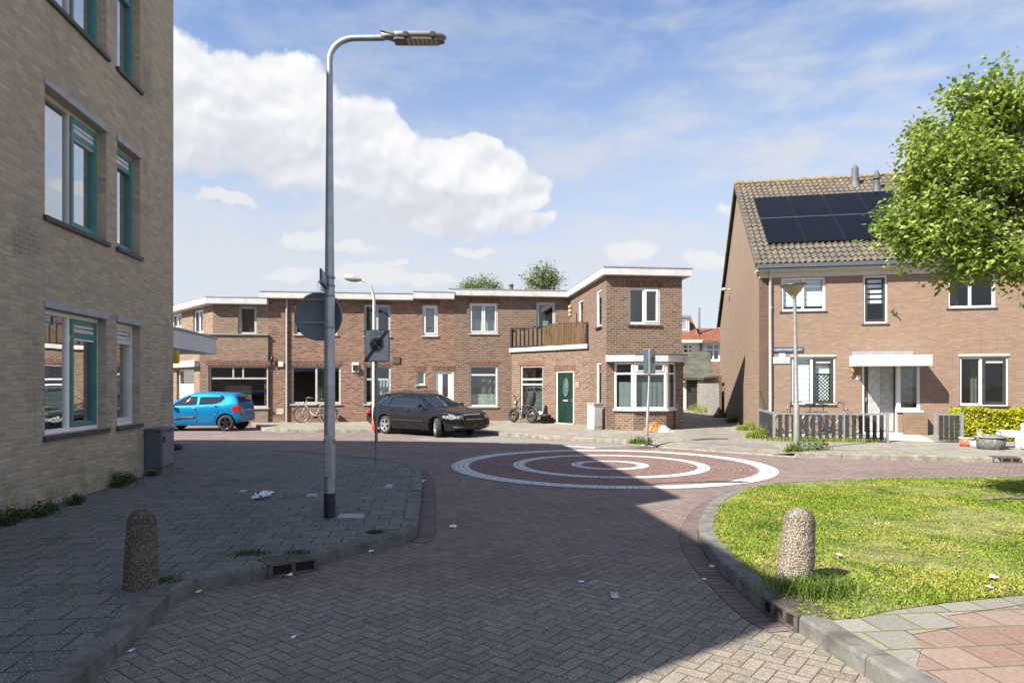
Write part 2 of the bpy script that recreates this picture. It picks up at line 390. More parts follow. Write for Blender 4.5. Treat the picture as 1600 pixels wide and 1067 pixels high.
M_GALV = plain('galvanised_steel', (0.352, 0.385, 0.421), .42, metal=.65, var=.12, scale=7, dirt=(0.258, 0.281, 0.305))
M_GALVD = plain('dark_galvanised', (.20, .23, .26), .5, metal=.5, var=.12, scale=7)
M_ALU = plain('aluminium', (0.385, 0.392, 0.399), .4, metal=.7, var=.1)
M_SIGNBACK = plain('sign_back', (.115, .14, .165), .5, metal=.2, var=.12, scale=6)
M_ZINC = plain('zinc', (0.288, 0.304, 0.32), .5, metal=.4, var=.1)
M_BITUM = plain('bitumen_edge', (.07, .075, .08), .7)
M_IRON = plain('cast_iron', (.10, .085, .075), .7, metal=.3, var=.35, scale=15, dirt=(.16, .10, .06))
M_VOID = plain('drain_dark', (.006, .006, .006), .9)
M_WOOD = plain('weathered_wood', (0.0952, 0.0616, 0.0364), .85, var=.35, scale=9)
M_REED = plain('reed', (0.117, 0.0713, 0.0324), .85, var=.4, scale=25)
M_WOODG = plain('grey_boards', (.25, .235, .215), .85, var=.3, scale=8)
M_PLANK = plain('charcoal_plank', (0.026, 0.026, 0.0277), .6, var=.25, scale=9)
M_POST = plain('grey_post', (0.231, 0.245, 0.259), .5, metal=.25, var=.08)
M_PAPER = plain('paper', (.78, .78, .80), .8, var=.05)
M_TREEBARK = plain('bark', (.12, .10, .075), .9, var=.4, scale=12, bump=.6)
# ---------------------------------------------------------------- ground
def sheet(name, poly, z, mat, kind='structure', uvs=None):
    mb = MB(); mb.add([(p[0], p[1], z) for p in poly], [tuple(range(len(poly)))])
    return tag(mb.build(name, mat), kind=kind)
g = MB(); g.add([(-400, -400, 0), (400, -400, 0), (400, 400, 0), (-400, 400, 0)], [(0, 1, 2, 3)]); struct(g.build('road', M_ROAD))
def P(px, py, z=0.0): q = G(px, py, z); return (q.x, q.y)
def kerb(name, line, width=0.16, z=0.125, side=1, L=1.0, mat=None, z0=-0.05):
    """kerb stones along a road edge; side=+1 puts the stone to the left of the walking direction"""
    pts = [Vector((p[0], p[1], 0)) for p in line]
    seg = [0.0]
    for a, b in zip(pts, pts[1:]): seg.append(seg[-1] + (b - a).length)
    def at(d):
        d = max(0, min(seg[-1], d))
        for i in range(len(seg) - 1):
            if d <= seg[i + 1] + 1e-9:
                t = (d - seg[i]) / max(1e-9, seg[i + 1] - seg[i]); return pts[i].lerp(pts[i + 1], t)
        return pts[-1]
    mb = MB(); n = max(1, int(seg[-1] / L)); st = seg[-1] / n
    for k in range(n):
        sub = [at(k * st + .005 + (st - .010) * j / 4) for j in range(5)]
        outer, inner = [], []
        for j, p in enumerate(sub):
            d = (sub[min(j + 1, 4)] - sub[max(j - 1, 0)]).normalized(); nn = Vector((-d.y, d.x, 0)) * side
            outer.append(p); inner.append(p + nn * width)
        h = z + random.uniform(-.004, .004); vs = []
        for o, i_ in zip(outer, inner):
            off = (i_ - o).normalized() * .022
            vs += [(o.x, o.y, z0), (o.x + off.x * .3, o.y + off.y * .3, h - .022), (o.x + off.x, o.y + off.y, h), (i_.x, i_.y, h), (i_.x, i_.y, z0)]
        fs = []
        for j in range(4):
            for q in range(4): fs.append((j * 5 + q, j * 5 + q + 1, (j + 1) * 5 + q + 1, (j + 1) * 5 + q))
        fs += [(0, 4, 3, 2, 1), (20, 21, 22, 23, 24)]
        if side > 0: fs = [f[::-1] for f in fs]
        mb.add(vs, fs)
    return struct(mb.build(name, mat or M_KERB))
# left pavement with its build-out
LK = [(-1.95, -3), (-1.92, 2.5)] + rounded([P(192, 1020), P(270, 945), P(300, 926), P(429, 902), P(494, 884), P(560, 866), P(640, 846), P(652, 834), P(656, 805), P(660, 770), P(660, 752)], 4)
LFAR = rounded([P(660, 752), P(652, 740), P(630, 731), P(590, 724.5), P(500, 716), P(400, 708), P(271, 699)], 4)
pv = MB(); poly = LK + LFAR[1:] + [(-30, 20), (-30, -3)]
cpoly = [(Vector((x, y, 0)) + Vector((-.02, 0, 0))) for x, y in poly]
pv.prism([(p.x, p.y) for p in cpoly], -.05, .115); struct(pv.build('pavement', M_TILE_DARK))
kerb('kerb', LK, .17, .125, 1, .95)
kerb('kerb', [(x, y) for x, y in LFAR], .12, .122, 1, .9)
# gutter courses of bricks beside the left kerb
def strip(name, line, w, z, mat, side, off=0.0):
    pts = [Vector((p[0], p[1], 0)) for p in line]; mb = MB(); u = 0; prev = None
    for j, p in enumerate(pts):
        d = (pts[min(j + 1, len(pts) - 1)] - pts[max(j - 1, 0)]).normalized(); nn = Vector((-d.y, d.x, 0)) * side
        if j: u += (p - pts[j - 1]).length
        cur = (p + nn * off, p + nn * (off + w), u)
        if prev:
            mb.add([(*prev[0].xy, z), (*prev[1].xy, z), (*cur[1].xy, z), (*cur[0].xy, z)], [(0, 1, 2, 3)],
                   uvs=[[(prev[2], 0), (prev[2], w), (cur[2], w), (cur[2], 0)]])
        prev = cur
    o = mb.build(name, mat)
    me = o.data
    if me.polygons and me.polygons[0].normal.z < 0: me.flip_normals()
    return struct(o)
iA = min(range(len(LK)), key=lambda i: (Vector(LK[i]) - Vector(P(648, 845))).length)
strip('road_gutter', LK[iA:] + LFAR[1:9], .21, .004, M_SOLDIER, -1)
# grass island with its kerb
IK = rounded([(2.66, .9), (2.63, 2.6), P(1367, 1067), P(1309, 1030), P(1243, 985), P(1194, 957), P(1127.5, 897), P(1097, 858), P(1091, 833), P(1098, 813), P(1113, 793), P(1145, 776.5), P(1197, 766), P(1285, 759), P(1440, 755.5), P(1600, 753), P(1900, 748)], 5)
last = Vector(IK[-1]); IK += [(last.x + 6, last.y - 2.2)]
isl = MB(); isl.prism([(x + .02, y - .01) for x, y in IK] + [(26, .9)], -.05, .108); struct(isl.build('pavement', M_TILE_RED))
kerb('kerb', IK, .17, .125, -1, .95)
strip('road_gutter', IK[20:75], .21, .004, M_SOLDIER, 1)
def inset(line, d, side):
    pts = [Vector((p[0], p[1])) for p in line]; out = []
    for j, p in enumerate(pts):
        t = (pts[min(j + 1, len(pts) - 1)] - pts[max(j - 1, 0)]).normalized(); out.append(tuple(p + Vector((-t.y, t.x)) * d * side))
    return out
GI = inset(IK, .165, -1)
i0 = min(range(len(GI)), key=lambda i: (Vector(GI[i]) - Vector(P(1222, 948, .12))).length)
GEDGE = [P(1232, 957, .11), P(1290, 970, .11), P(1340, 966, .11), P(1400, 953, .11), P(1480, 942, .11), P(1600, 930, .11), P(1900, 908, .11), (14, 4.4)]
GPOLY = GI[i0:] + [(18, 6), ] + GEDGE[::-1]
sheet('lawn_soil', GPOLY, .118, M_SOIL)
jn = min(range(len(GI)), key=lambda i: (Vector(GI[i]) - Vector(P(1445, 1067, .11))).length)
sheet('pavement_border', [GI[k] for k in range(jn, i0)] + [P(1300, 966, .11), P(1340, 962, .11), P(1420, 949, .11), P(1600, 928, .11), P(1600, 944, .11), P(1480, 962, .11), P(1498, 978, .11), P(1425, 991, .11), P(1440, 1012, .11), P(1432, 1040, .11)], .1125, M_TILE_GREY)
# far pavement in front of the row and the right house
FK = [(-40, 33), P(150, 663), P(392, 664), P(409, 673), P(450, 675.5), P(590, 676), P(700, 676.5), P(760, 679), P(790, 681.5), P(870, 687), P(960, 692.5), P(1000, 696), P(1040, 700), P(1120, 706), P(1200, 712), P(1243, 715), P(1300, 716.5), P(1450, 720), P(1600, 724), P(2100, 738)]
def far_kerb(i0, i1): return FK[i0:i1]
iR = [i for i, p in enumerate(FK)]
r0, r1 = 11, 15                                   # dropped stretch at the alley mouth
nrm = lambda i: (lambda d: Vector((-d.y, d.x)))((Vector(FK[min(i + 1, len(FK) - 1)]) - Vector(FK[i - 1])).normalized())
back = {i: tuple(Vector(FK[i]) + nrm(i) * (.75 if r0 < i < r1 else .02)) for i in range(r0, r1 + 1)}
fp_ = MB(); fp_.prism([back.get(i, (x + .01, y + .02)) for i, (x, y) in enumerate(FK)] + [(60, 90), (-60, 90)], -.05, .115)
struct(fp_.build('pavement', M_TILE_PALE))
M_PKERB = plain('pale_kerb', (.20, .185, .155), .9, var=.3, scale=5, dirt=(.12, .11, .085))
kerb('kerb', FK[2:r0 + 1], .14, .122, 1, 1.0, M_PKERB); kerb('kerb', FK[r1:], .14, .122, 1, 1.0, M_PKERB); kerb('kerb', FK[r0:r1 + 1], .14, .030, 1, 1.0, M_PKERB)
rm = MB(); rv = []
for i in range(r0, r1 + 1):
    a, b = Vector(FK[i]) + nrm(i) * .03, Vector(back[i]) + nrm(i) * .02; rv += [(a.x, a.y, .022 if r0 < i < r1 else .112), (b.x, b.y, .1165)]
rm.add(rv, [(2 * k, 2 * k + 2, 2 * k + 3, 2 * k + 1) for k in range(r1 - r0)]); struct(rm.build('driveway_ramp', M_APRON))
sheet('driveway_apron', [back[k] for k in range(r0 + 1, r1)] + [P(1195, 690, .12), P(1120, 668, .12), P(1070, 672, .12)], .1195, M_APRON)
sheet('parking_strip', [P(640, 685), P(760, 680.5), P(790, 683), P(870, 688.5), P(960, 694), P(990, 697), P(930, 700.5), P(850, 696), P(760, 691), P(660, 689)], .004, M_LAYBY)
for a, b in (((780, 692.6), (826, 694.2)), ((880, 696.9), (930, 700))):
    sheet('road_marking', [P(a[0], a[1] - .9), P(b[0], b[1] - .9), P(b[0], b[1] + .9), P(a[0], a[1] + .9)], .0085, M_WHITEBRICK)
# circle of white bricks in the junction
RC = camloc(2.11, 14.75)
def annulus(name, r0, r1, z, mat, ry=1.0, seg=120):
    mb = MB()
    for k in range(seg):
        a, b = 2 * math.pi * k / seg, 2 * math.pi * (k + 1) / seg
        q = lambda r, t: (RC.x + (RT.x * math.cos(t) + FW.x * math.sin(t)) * r, RC.y + (RT.y * math.cos(t) + FW.y * math.sin(t)) * r, z)
        mb.add([q(r0, a), q(r1, a), q(r1, b), q(r0, b)], [(0, 1, 2, 3)], uvs=[[(a * r1, r0), (a * r1, r1), (b * r1, r1), (b * r1, r0)]])
    return struct(mb.build(name, mat))
annulus('road_circle', .02, 3.36, .004, M_RINGBRICK)
annulus('road_marking', 3.03, 3.40, .008, M_WHITEBRICK); annulus('road_marking', 1.84, 2.09, .008, M_WHITEBRICK); annulus('road_marking', .60, .84, .008, M_WHITEBRICK)
# ---------------------------------------------------------------- walls with openings
class Fac:
    """a wall plane: P0 + w*F along it, +n outwards, z up"""
    def __init__(s, P0, F, n=0.0):
        s.F = Vector((F[0], F[1], 0)).normalized(); s.Nn = Vector((s.F.y, -s.F.x, 0)); s.P0 = Vector((P0[0], P0[1], 0)) + s.Nn * n
        s.M = Matrix(((s.F.x, s.Nn.x, 0, s.P0.x), (s.F.y, s.Nn.y, 0, s.P0.y), (0, 0, 1, 0), (0, 0, 0, 1)))
    def fp(s, px, py, n=0.0):
        d = ray(px, py); p0 = s.P0 + s.Nn * n
        t = p0.dot(s.Nn) / d.dot(s.Nn); q = d * t
        return ((q - s.P0).dot(s.F), EYE + t * d.z)
    def rect(s, x0, y0, x1, y1):
        xm = (x0 + x1) / 2
        return (s.fp(x0, 600)[0], s.fp(x1, 600)[0], s.fp(xm, y1)[1], s.fp(xm, y0)[1])
    def sub(s, n): return Fac((s.P0 + s.Nn * n)[:2], s.F[:2])
def wall(mb, fac, w0, w1, z0, z1, holes=(), t=.28, mi=0, top=None):
    old = mb.M; mb.M = fac.M
    ws = sorted({w0, w1, *[min(max(h[k], w0), w1) for h in holes for k in (0, 1)]}); zs = sorted({z0, z1, *[min(max(h[k], z0), z1) for h in holes for k in (2, 3)]})
    inside = lambda a, b: any(h[0] < a < h[1] and h[2] < b < h[3] for h in holes)
    for a, b in zip(ws, ws[1:]):
        for c, d in zip(zs, zs[1:]):
            if inside((a + b) / 2, (c + d) / 2): continue
            mb.add([(a, 0, c), (b, 0, c), (b, 0, d), (a, 0, d)], [(0, 1, 2, 3)], mi)
            mb.add([(a, -t, c), (b, -t, c), (b, -t, d), (a, -t, d)], [(3, 2, 1, 0)], mi)
    for (a, b, c, d) in holes:
        mb.add([(a, 0, c), (a, 0, d), (a, -t, d), (a, -t, c)], [(0, 1, 2, 3)], mi); mb.add([(b, 0, c), (b, -t, c), (b, -t, d), (b, 0, d)], [(0, 1, 2, 3)], mi)
        mb.add([(a, 0, d), (b, 0, d), (b, -t, d), (a, -t, d)], [(0, 1, 2, 3)], mi); mb.add([(a, 0, c), (a, -t, c), (b, -t, c), (b, 0, c)], [(0, 1, 2, 3)], mi)
    for w, f in ((w0, (0, 1, 2, 3)), (w1, (3, 2, 1, 0))): mb.add([(w, 0, z0), (w, 0, z1), (w, -t, z1), (w, -t, z0)], [f], mi)
    mb.add([(w0, 0, z1), (w1, 0, z1), (w1, -t, z1), (w0, -t, z1)], [(0, 1, 2, 3)], mi)
    mb.M = old
def fbox(fac, w0, w1, n0, n1, z0, z1, mb=None, mi=0):
    mb = mb or MB(); old = mb.M; mb.M = fac.M; mb.box((w0, n0, z0), (w1, n1, z1), mi); mb.M = old; return mb
def window(par, fac, r, mats=None, fw=.07, mull=(), trans=(), dep=.10, sill=None, sillout=.05, lintel=None, glass=None, sash=(), blind=None, label=None, name='window', sillh=.06, lint_h=.1):
    """frame > pane, sill, lintel, sash, curtain.  r=(w0,w1,z0,z1); mull: fractions across; trans: (fraction up, m0, m1); sash: (frac0, frac1, material)"""
    w0, w1, z0, z1 = r; mats = mats or M_WHITE; glass = glass or M_GLASS
    f = MB(); n0, n1 = -dep - .07, -dep
    for a, b, c, d in ((w0, w0 + fw, z0, z1), (w1 - fw, w1, z0, z1), (w0 + fw, w1 - fw, z0, z0 + fw), (w0 + fw, w1 - fw, z1 - fw, z1)): fbox(fac, a, b, n0, n1, c, d, f)
    xs = [w0 + fw] + [w0 + (w1 - w0) * m for m in mull] + [w1 - fw]
    for m in mull:
        c = w0 + (w1 - w0) * m; fbox(fac, c - fw * .5, c + fw * .5, n0 + .002, n1 - .002, z0 + fw, z1 - fw, f)
    for (tz, a, b) in trans:
        z = z0 + (z1 - z0) * tz; fbox(fac, max(w0 + fw, w0 + (w1 - w0) * a), min(w1 - fw, w0 + (w1 - w0) * b), n0 + .004, n1 + .004, z - fw * .45, z + fw * .45, f)
    fr = f.build(name, mats, par, .004)
    if label: fr['label'] = label
    g = MB(); g.M = fac.M; g.add([(w0 + fw * .6, n0 + .03, z0 + fw * .6), (w1 - fw * .6, n0 + .03, z0 + fw * .6), (w1 - fw * .6, n0 + .03, z1 - fw * .6), (w0 + fw * .6, n0 + .03, z1 - fw * .6)], [(0, 1, 2, 3)])
    g.build('pane', glass, fr)
    for (a, b, c, d, m, sw) in sash:
        s = MB(); A, B = w0 + (w1 - w0) * a, w0 + (w1 - w0) * b; C, D = z0 + (z1 - z0) * c, z0 + (z1 - z0) * d
        for q in ((A, A + sw, C, D), (B - sw, B, C, D), (A + sw, B - sw, C, C + sw), (A + sw, B - sw, D - sw, D)): fbox(fac, q[0], q[1], n0 + .01, n1 + .018, q[2], q[3], s)
        s.build('sash', m, fr, .004)
    if sill:
        s = fbox(fac, w0 - .05, w1 + .05, -dep + .001, sillout, z0 - sillh, z0 - .002); s.build('sill', sill, fr, .005)
    if lintel:
        s = fbox(fac, w0 - .03, w1 + .03, -.05, .03, z1 + .003, z1 + lint_h); s.build('lintel', lintel, fr, .003)
    if blind: blind(fr, fac, (w0 + fw, w1 - fw, z0 + fw, z1 - fw), n0 - .06)
    return fr
def folds(parent, fac, w0, w1, z0, z1, n, mat, amp=.025, per=.11, name='curtain', bottom=None):
    mb = MB(); mb.M = fac.M; k = max(6, int((w1 - w0) / .02)); vs = []
    for i in range(k + 1):
        w = w0 + (w1 - w0) * i / k; o = n - .03 + amp * math.sin(w / per * 6.283 + math.sin(w * 9)); zb = z0 if bottom is None else bottom(i / k)
        vs += [(w, o, zb), (w + .004 * math.sin(w * 40), o, z1)]
    mb.add(vs, [(2 * i, 2 * i + 2, 2 * i + 3, 2 * i + 1) for i in range(k)], 0, True); return mb.build(name, mat, parent)
def slats(parent, fac, w0, w1, z0, z1, n, mat, h=.075, gap=.01, name='blind', alt=None):
    mb = MB(); z = z1; k = 0
    while z - h > z0:
        fbox(fac, w0, w1, n - .012, n, z - h, z, mb, (k % 2) if alt else 0); z -= h + gap; k += 1
    return mb.build(name, [mat, alt] if alt else mat, parent)
def soldier(par, fac, r, h=.21, ext=.1, n=.003):
    fbox(fac, r[0] - ext, r[1] + ext, -.02, n, r[3] + .001, r[3] + h).build('lintel', M_BRICK_SOLD, par)

# ================================================================ apartment block on the left
LB = thing('apartment_building', 'tall grey-brown brick apartment block with teal window sashes', 'building', (-5.06, 7, 0))
LF = Fac((-5.06, .4), (0, 1)); WL = 13.95
H1, H0 = 9.7, 8.75; LSPLIT = 4.55
wr = {}
for nm, r in {'g1': ((69.4, 497), (173, 674)), 'g2': ((183, 505), (215, 661)), 'f1': ((69.4, 165), (166.3, 377)), 'f2': ((183, 244), (218, 395))}.items():
    a, za = LF.fp(*r[0]); b, zb = LF.fp(*r[1]); wr[nm] = [a, b, za, zb]
wl = LF.fp(70, 600)[0]; wr1 = LF.fp(166.3, 600)[0]; w2a, w2b = LF.fp(183, 600)[0], LF.fp(219, 600)[0]
zt_g = LF.fp(166, 499.5)[1]; zb_g = LF.fp(100, 677.3)[1]; zt_f = LF.fp(166.3, 207.7)[1]; zb_f = LF.fp(100, 349.4)[1]
zb_s = LF.fp(171, 93)[1]
FLOOR = zb_f - zb_g
H_L = [(wl, wr1, zb_g, zt_g), (w2a, w2b, zb_g, zt_g), (wl, wr1, zb_f, zt_f), (w2a, w2b, zb_f, zt_f), (wl, wr1, zb_s, zb_s + (zt_f - zb_f)), (w2a, w2b, zb_s, zb_s + (zt_f - zb_f))]
mb = MB(); wall(mb, LF, LSPLIT, WL, -.1, H1, [h for h in H_L], .3); wall(mb, LF, 0, LSPLIT, -.1, H0, [], .3)
outl = [(-5.36, .42), (-7.9, -.3), (-16.6, -1.0), (-16.6, 17.2), (-10.1, 15.95), (-5.36, 14.43)]
for a, b in zip(outl, outl[1:]):
    L = (Vector(b) - Vector(a)).length; e = Fac(a, (a[0] - b[0], a[1] - b[1])) if False else Fac(a, (b[0] - a[0], b[1] - a[1]))
    wall(mb, e, 0, L, -.1, (H0 if a[1] < 1 and b[1] < 1 else H1), [], .25)
mb.box((-5.36, LSPLIT + .4, H0), (-16.5, LSPLIT + .65, H1))
mb.prism([(-5.08, 14.34), (-5.36, 14.33), (-5.36, 14.44), ], -.1, H1)
wobj = mb.build('wall', M_BRICK_LEFT, LB)
rf = MB(); rf.prism([(-5.06, LSPLIT + .4), (-16.6, LSPLIT + .4), (-16.6, 17.2), (-10.1, 16.0), (-5.06, 14.35)], H1, H1 + .08)
rf.prism([(-5.06, .4), (-7.9, -.3), (-16.6, -1.0), (-16.6, LSPLIT + .4), (-5.06, LSPLIT + .4)], H0, H0 + .08); rf.build('roof', M_BITUM, LB)
MFR = plain('frame_beige', (.50, .49, .44), .5, var=.06, scale=4, dirt=(.42, .40, .35))
def vents(par, fac, a, b, z0, z1, n, m):
    s = MB()
    for k in range(2): fbox(fac, a, b, n, n + .02, z0 + (z1 - z0) * (k * .5), z0 + (z1 - z0) * (k * .5 + .38), s)
    s.build('vent_grille', m, par)
for i, h in enumerate(H_L):
    big = i % 2 == 0; up = i >= 2; w = h[1] - h[0]; fm = MFR if up else M_WHITE_BRIGHT
    sash = [(.52, .965, .035, .965, M_TEAL, .075)] if big else ([(.06, .94, .03, .97, M_TEAL, .07)] if up else [(.07, .93, .03, .97, M_WHITE, .07)])
    fr = window(LB, LF, h, fm, .06, (.5,) if big else (), ((.80, .5, 1),) if big else ((.82, 0, 1),), .13, sill=M_SILL, sillout=.05, lintel=M_LINTEL, glass=M_GLASS_SKY, sash=sash, sillh=.07, lint_h=.09)
    hh = h[3] - h[2]; sx = (h[0] + w * .565, h[0] + w * .925) if big else (h[0] + w * .16, h[1] - w * .16)
    sm = M_TEAL if up or big else M_WHITE
    s = fbox(LF, sx[0] - .02, sx[1] + .02, -.185, -.115, h[2] + hh * .80, h[2] + hh * .845); fbox(LF, sx[0] - .02, sx[1] + .02, -.185, -.115, h[2] + hh * .935, h[2] + hh * .96, s); s.build('transom', sm, fr, .003)
    vents(fr, LF, sx[0], sx[1], h[2] + hh * .85, h[2] + hh * .935, -.15, M_WHITE)
    m_ = plain('purple_drape', (.09, .08, .13), .9) if (i == 1) else M_CURTAIN
    if up:
        folds(fr, LF, h[0] + .1, h[1] - .22, h[2] + .05, h[3] - .05, -.42, M_CURTAIN, .015, .12)
    elif big: folds(fr, LF, h[0] + .12, h[0] + w * .55, h[2] + .05, h[3] - .25, -.45, plain('lace_curtain', (.50, .52, .62), .9, var=.3, scale=22), .03, .16)
    else: folds(fr, LF, h[0] + w * .5, h[1] - .08, h[2] + .05, h[3] - .05, -.35, m_, .02, .1)
cp = MB(); cp.prism([(-5.2, 14.42), (-5.3, 17.95), (-9.4, 18.6), (-9.4, 15.9)], 2.50, 2.88); co = cp.build('entrance_canopy', plain('pale_panel', (.62, .63, .64), .6, var=.05, scale=3, dirt=(.5, .51, .52)), LB)
cp = MB(); cp.prism([(-5.17, 14.40), (-5.27, 17.98), (-9.42, 18.65), (-9.42, 15.86)], 2.885, 2.93); cp.build('canopy_edge', M_LINTEL, co)
yb = MB(); yb.box((-5.09, 14.36, 2.16), (-4.99, 14.50, 2.42)); yb.build('alarm_box', plain('yellow_plastic', (.62, .42, .01), .4), LB, .01)
# weep holes / soot lines on the wall are part of its brick pattern
# ================================================================ terrace row
YR = 30.3; ZG = .115
RF = Fac((-30, YR), (1, 0))
def rw(px, n=0.0): return RF.fp(px, 600, n)[0]
xs_step = RF.fp(709.6, 600)[0] - 30; XC = 6.33
def house_shell(mb, x0, x1, zt, depth=8.5, mi=0):
    mb.box((x0, YR + depth, -.1), (x1, YR + depth + .25, zt), mi)
    for x in (x0, x1 - .22): mb.box((x, YR + .285, -.1), (x + .22, YR + depth - .003, zt - .003), mi)
    mb.box((x0 + .23, YR + .29, 2.95), (x1 - .23, YR + depth - .01, 3.1), mi)
def flat_roof(par, x0, x1, zt, h, over=.32, right=.0, left=.3, name='roof'):
    r = MB(); r.box((x0 - left, YR - over, zt - h), (x1 + right, YR + 8.7, zt - .045)); o = r.build(name, M_FASCIA, par, .01)
    e = MB(); e.box((x0 - left - .015, YR - over - .015, zt - .043), (x1 + right + .0, YR + 8.75, zt)); e.build('roof_edge', M_BITUM if False else M_ZINC, o)
    return o
# ---- house A (angled side, ledge, shop-like window)
zA = RF.fp(400, 464, .3)[1]; zB = RF.fp(520, 456, .3)[1]; zC = RF.fp(800, 452, .3)[1]
xA0 = rw(333) - 30; xAB = rw(419.6) - 30; xBC = xs_step
HA = thing('terraced_house', 'flat-roofed brick house with a slanting side wall behind the blue car', 'house', ((xA0 + xAB) / 2, YR, 0), 'flat-roofed terraced houses')
LA = RF.sub(.10)
hu = RF.rect(372, 478, 401, 523); hl = LA.rect(325.5, 571.5, 419, 637)
zl = LA.fp(380, 522.5)[1]
mb = MB(); wall(mb, RF, xA0 + 30, xAB + 30, zl - .2, zA - .05, [hu])
wall(mb, LA, rw(312, .10), xAB + 30 + .002, -.1, zl - .03, [hl], .3)
AD = Vector((-math.sin(R(35.8)), math.cos(R(35.8))))
AU = Fac((xA0 + AD.x * 9, YR + AD.y * 9), (-AD.x, -AD.y)); xl0 = rw(312, .10) - 30
AL = Fac((xl0 + AD.x * 9, YR - .10 + AD.y * 9), (-AD.x, -AD.y))
ha1 = AU.rect(302, 484, 317.5, 521); ha2 = AU.rect(268, 490, 283.5, 512); hd = AL.rect(276, 577, 303, 660); hd = (hd[0], hd[1], -.02, hd[3])
wall(mb, AU, 0, 8.99, zl - .2, zA - .05, [ha1, ha2], .25); wall(mb, AL, 0, 8.99, -.1, zl - .06, [hd], .25)
mb.box((xAB - .24, YR + .3, -.1), (xAB - .02, YR + 8, zA - .2)); mb.box((xA0 - 6, YR + 8.6, -.1), (xAB - .3, YR + 8.8, zA - .2))
mb.build('wall', M_BRICK_OLD, HA)
r = MB(); a0 = Vector((xA0, YR)); o_ = .3
pl = [(xAB + .0, YR - o_), (xA0 - .22, YR - o_), (a0 + AD * 9 + Vector((-AD.y, AD.x)) * .32)[:], (xAB, YR + 9)]
r.prism(pl, zA - .30, zA - .045); ro = r.build('roof', M_FASCIA, HA, .01)
r = MB(); r.prism([(p[0], p[1] - .012) for p in pl], zA - .043, zA); r.build('roof_edge', M_ZINC, ro)
lg = MB(); lg.prism([(xAB + .02, YR - .16), (xl0 - .05, YR - .16), ((Vector((xl0, YR - .10)) + AD * 9)[0] - .05, (Vector((xl0, YR - .10)) + AD * 9)[1]), (xAB, YR + .1)], zl - .025, zl + .02); lg.build('ledge', M_ZINC, HA)
window(HA, RF, hu, M_GREYFRAME, .11, (), (), .08, sill=None, blind=lambda p, f, q, n: folds(p, f, q[0], q[1], q[2], q[3], n, M_BROWN, .01, .2), label='grey framed window with a brown drape')
fr = window(HA, LA, hl, M_GREYFRAME, .075, (), ((.70, 0, 1),), .08, sill=M_SILLP)
s = MB()
for m in (.405, .57): c = hl[0] + (hl[1] - hl[0]) * m; fbox(LA, c - .03, c + .03, -.148, -.078, hl[2] + (hl[3] - hl[2]) * .70, hl[3] - .07, s)
s.build('mullion', M_GREYFRAME, fr)
fbox(LA, hl[0] + .5, hl[0] + 1.6, -.7, -.65, hl[2] + .1, hl[2] + .95).build('cardboard', plain('cardboard', (.30, .23, .12), .9), fr)
soldier(HA, LA, hl)
window(HA, AU, ha1, M_WHITE, .09, (.52,), (), .07); window(HA, AU, ha2, M_WHITE, .09, (.52,), (), .07)
dfr = window(HA, AL, hd, M_WHITE, .07, (), ((.72, 0, 1),), .12, name='door')
fbox(AL, hd[0] + .07, hd[1] - .07, -.19, -.14, 0, hd[2] + (hd[3] - hd[2]) * .70).build('door_leaf', plain('grey_door', (.50, .51, .52), .5), dfr)
zcp = AL.fp(290, 565)[1]; zcb = AL.fp(290, 574)[1]; fbox(AL, hd[0] - 1.2, 8.99, .003, .22, zcb, zcp).build('canopy', M_FASCIA, HA, .01)
# ---- house B
HB = thing('terraced_house', 'orange brick flat-roofed house with a white front door, behind the black car', 'house', ((xAB + xBC) / 2, YR, 0), 'flat-roofed terraced houses')
hB = {k: RF.rect(*v) for k, v in dict(ll=(455, 571.5, 532.5, 631), ul=(460, 477.5, 527, 522.5), um=(568.8, 476, 610, 525), lm=(569, 571, 610.6, 631), ur=(660, 476.5, 684, 524.5), sm=(651, 579, 664, 601)).items()}
dB = RF.rect(679.5, 579, 709, 657); dB = (dB[0], dB[1], ZG + .02, dB[3]); hB['d'] = dB
mb = MB(); wall(mb, RF, xAB + 30, xBC + 30, -.1, zB - .05, list(hB.values())); house_shell(mb, xAB, xBC, zB - .06); mb.build('wall', M_BRICK_ROW, HB)
xst = rw(645.5, .3) - 30
flat_roof(HB, xAB, xst, zB, .30, right=0); zB2 = zB + .09
r = MB(); r.box((xst, YR - .33, zB2 - .32), (xBC, YR + 8.7, zB2 - .045)); ro = r.build('roof', M_FASCIA, HB, .01)
r = MB(); r.box((xst - .01, YR - .345, zB2 - .043), (xBC, YR + 8.7, zB2)); r.build('roof_edge', M_ZINC, ro)
for k in hB: soldier(HB, RF, hB[k])
fr = window(HB, RF, hB['ll'], M_GREYFRAME, .085, (.5,), (), .07, sill=M_SILLP); folds(fr, RF, hB['ll'][0] + 1.0, hB['ll'][0] + 1.35, hB['ll'][2], hB['ll'][3], -.5, plain('dim_curtain', (.14, .15, .13), .9), .03, .12)
window(HB, RF, hB['ul'], M_GREYFRAME, .085, (.5,), (), .07, sill=M_SILLP)
window(HB, RF, hB['um'], M_GREYFRAME, .085, (.5,), (), .07, sill=M_SILLP)
fr = window(HB, RF, hB['lm'], M_GREYFRAME, .085, (), ((.64, 0, 1),), .07, sill=M_SILLP); folds(fr, RF, hB['lm'][0] + .6, hB['lm'][1] - .08, hB['lm'][2] + .4, hB['lm'][2] + 1.1, -.3, M_LACE, .02, .15)
fr = window(HB, RF, hB['ur'], M_WHITE, .085, (), (), .06, sill=M_SILLP, sash=[(.13, .87, .06, .94, M_WHITE, .06)]); folds(fr, RF, hB['ur'][0] + .1, hB['ur'][1] - .1, hB['ur'][2] + .05, hB['ur'][3] - .05, -.24, plain('pale_blue_film', (.40, .50, .58), .8), .006, .2)
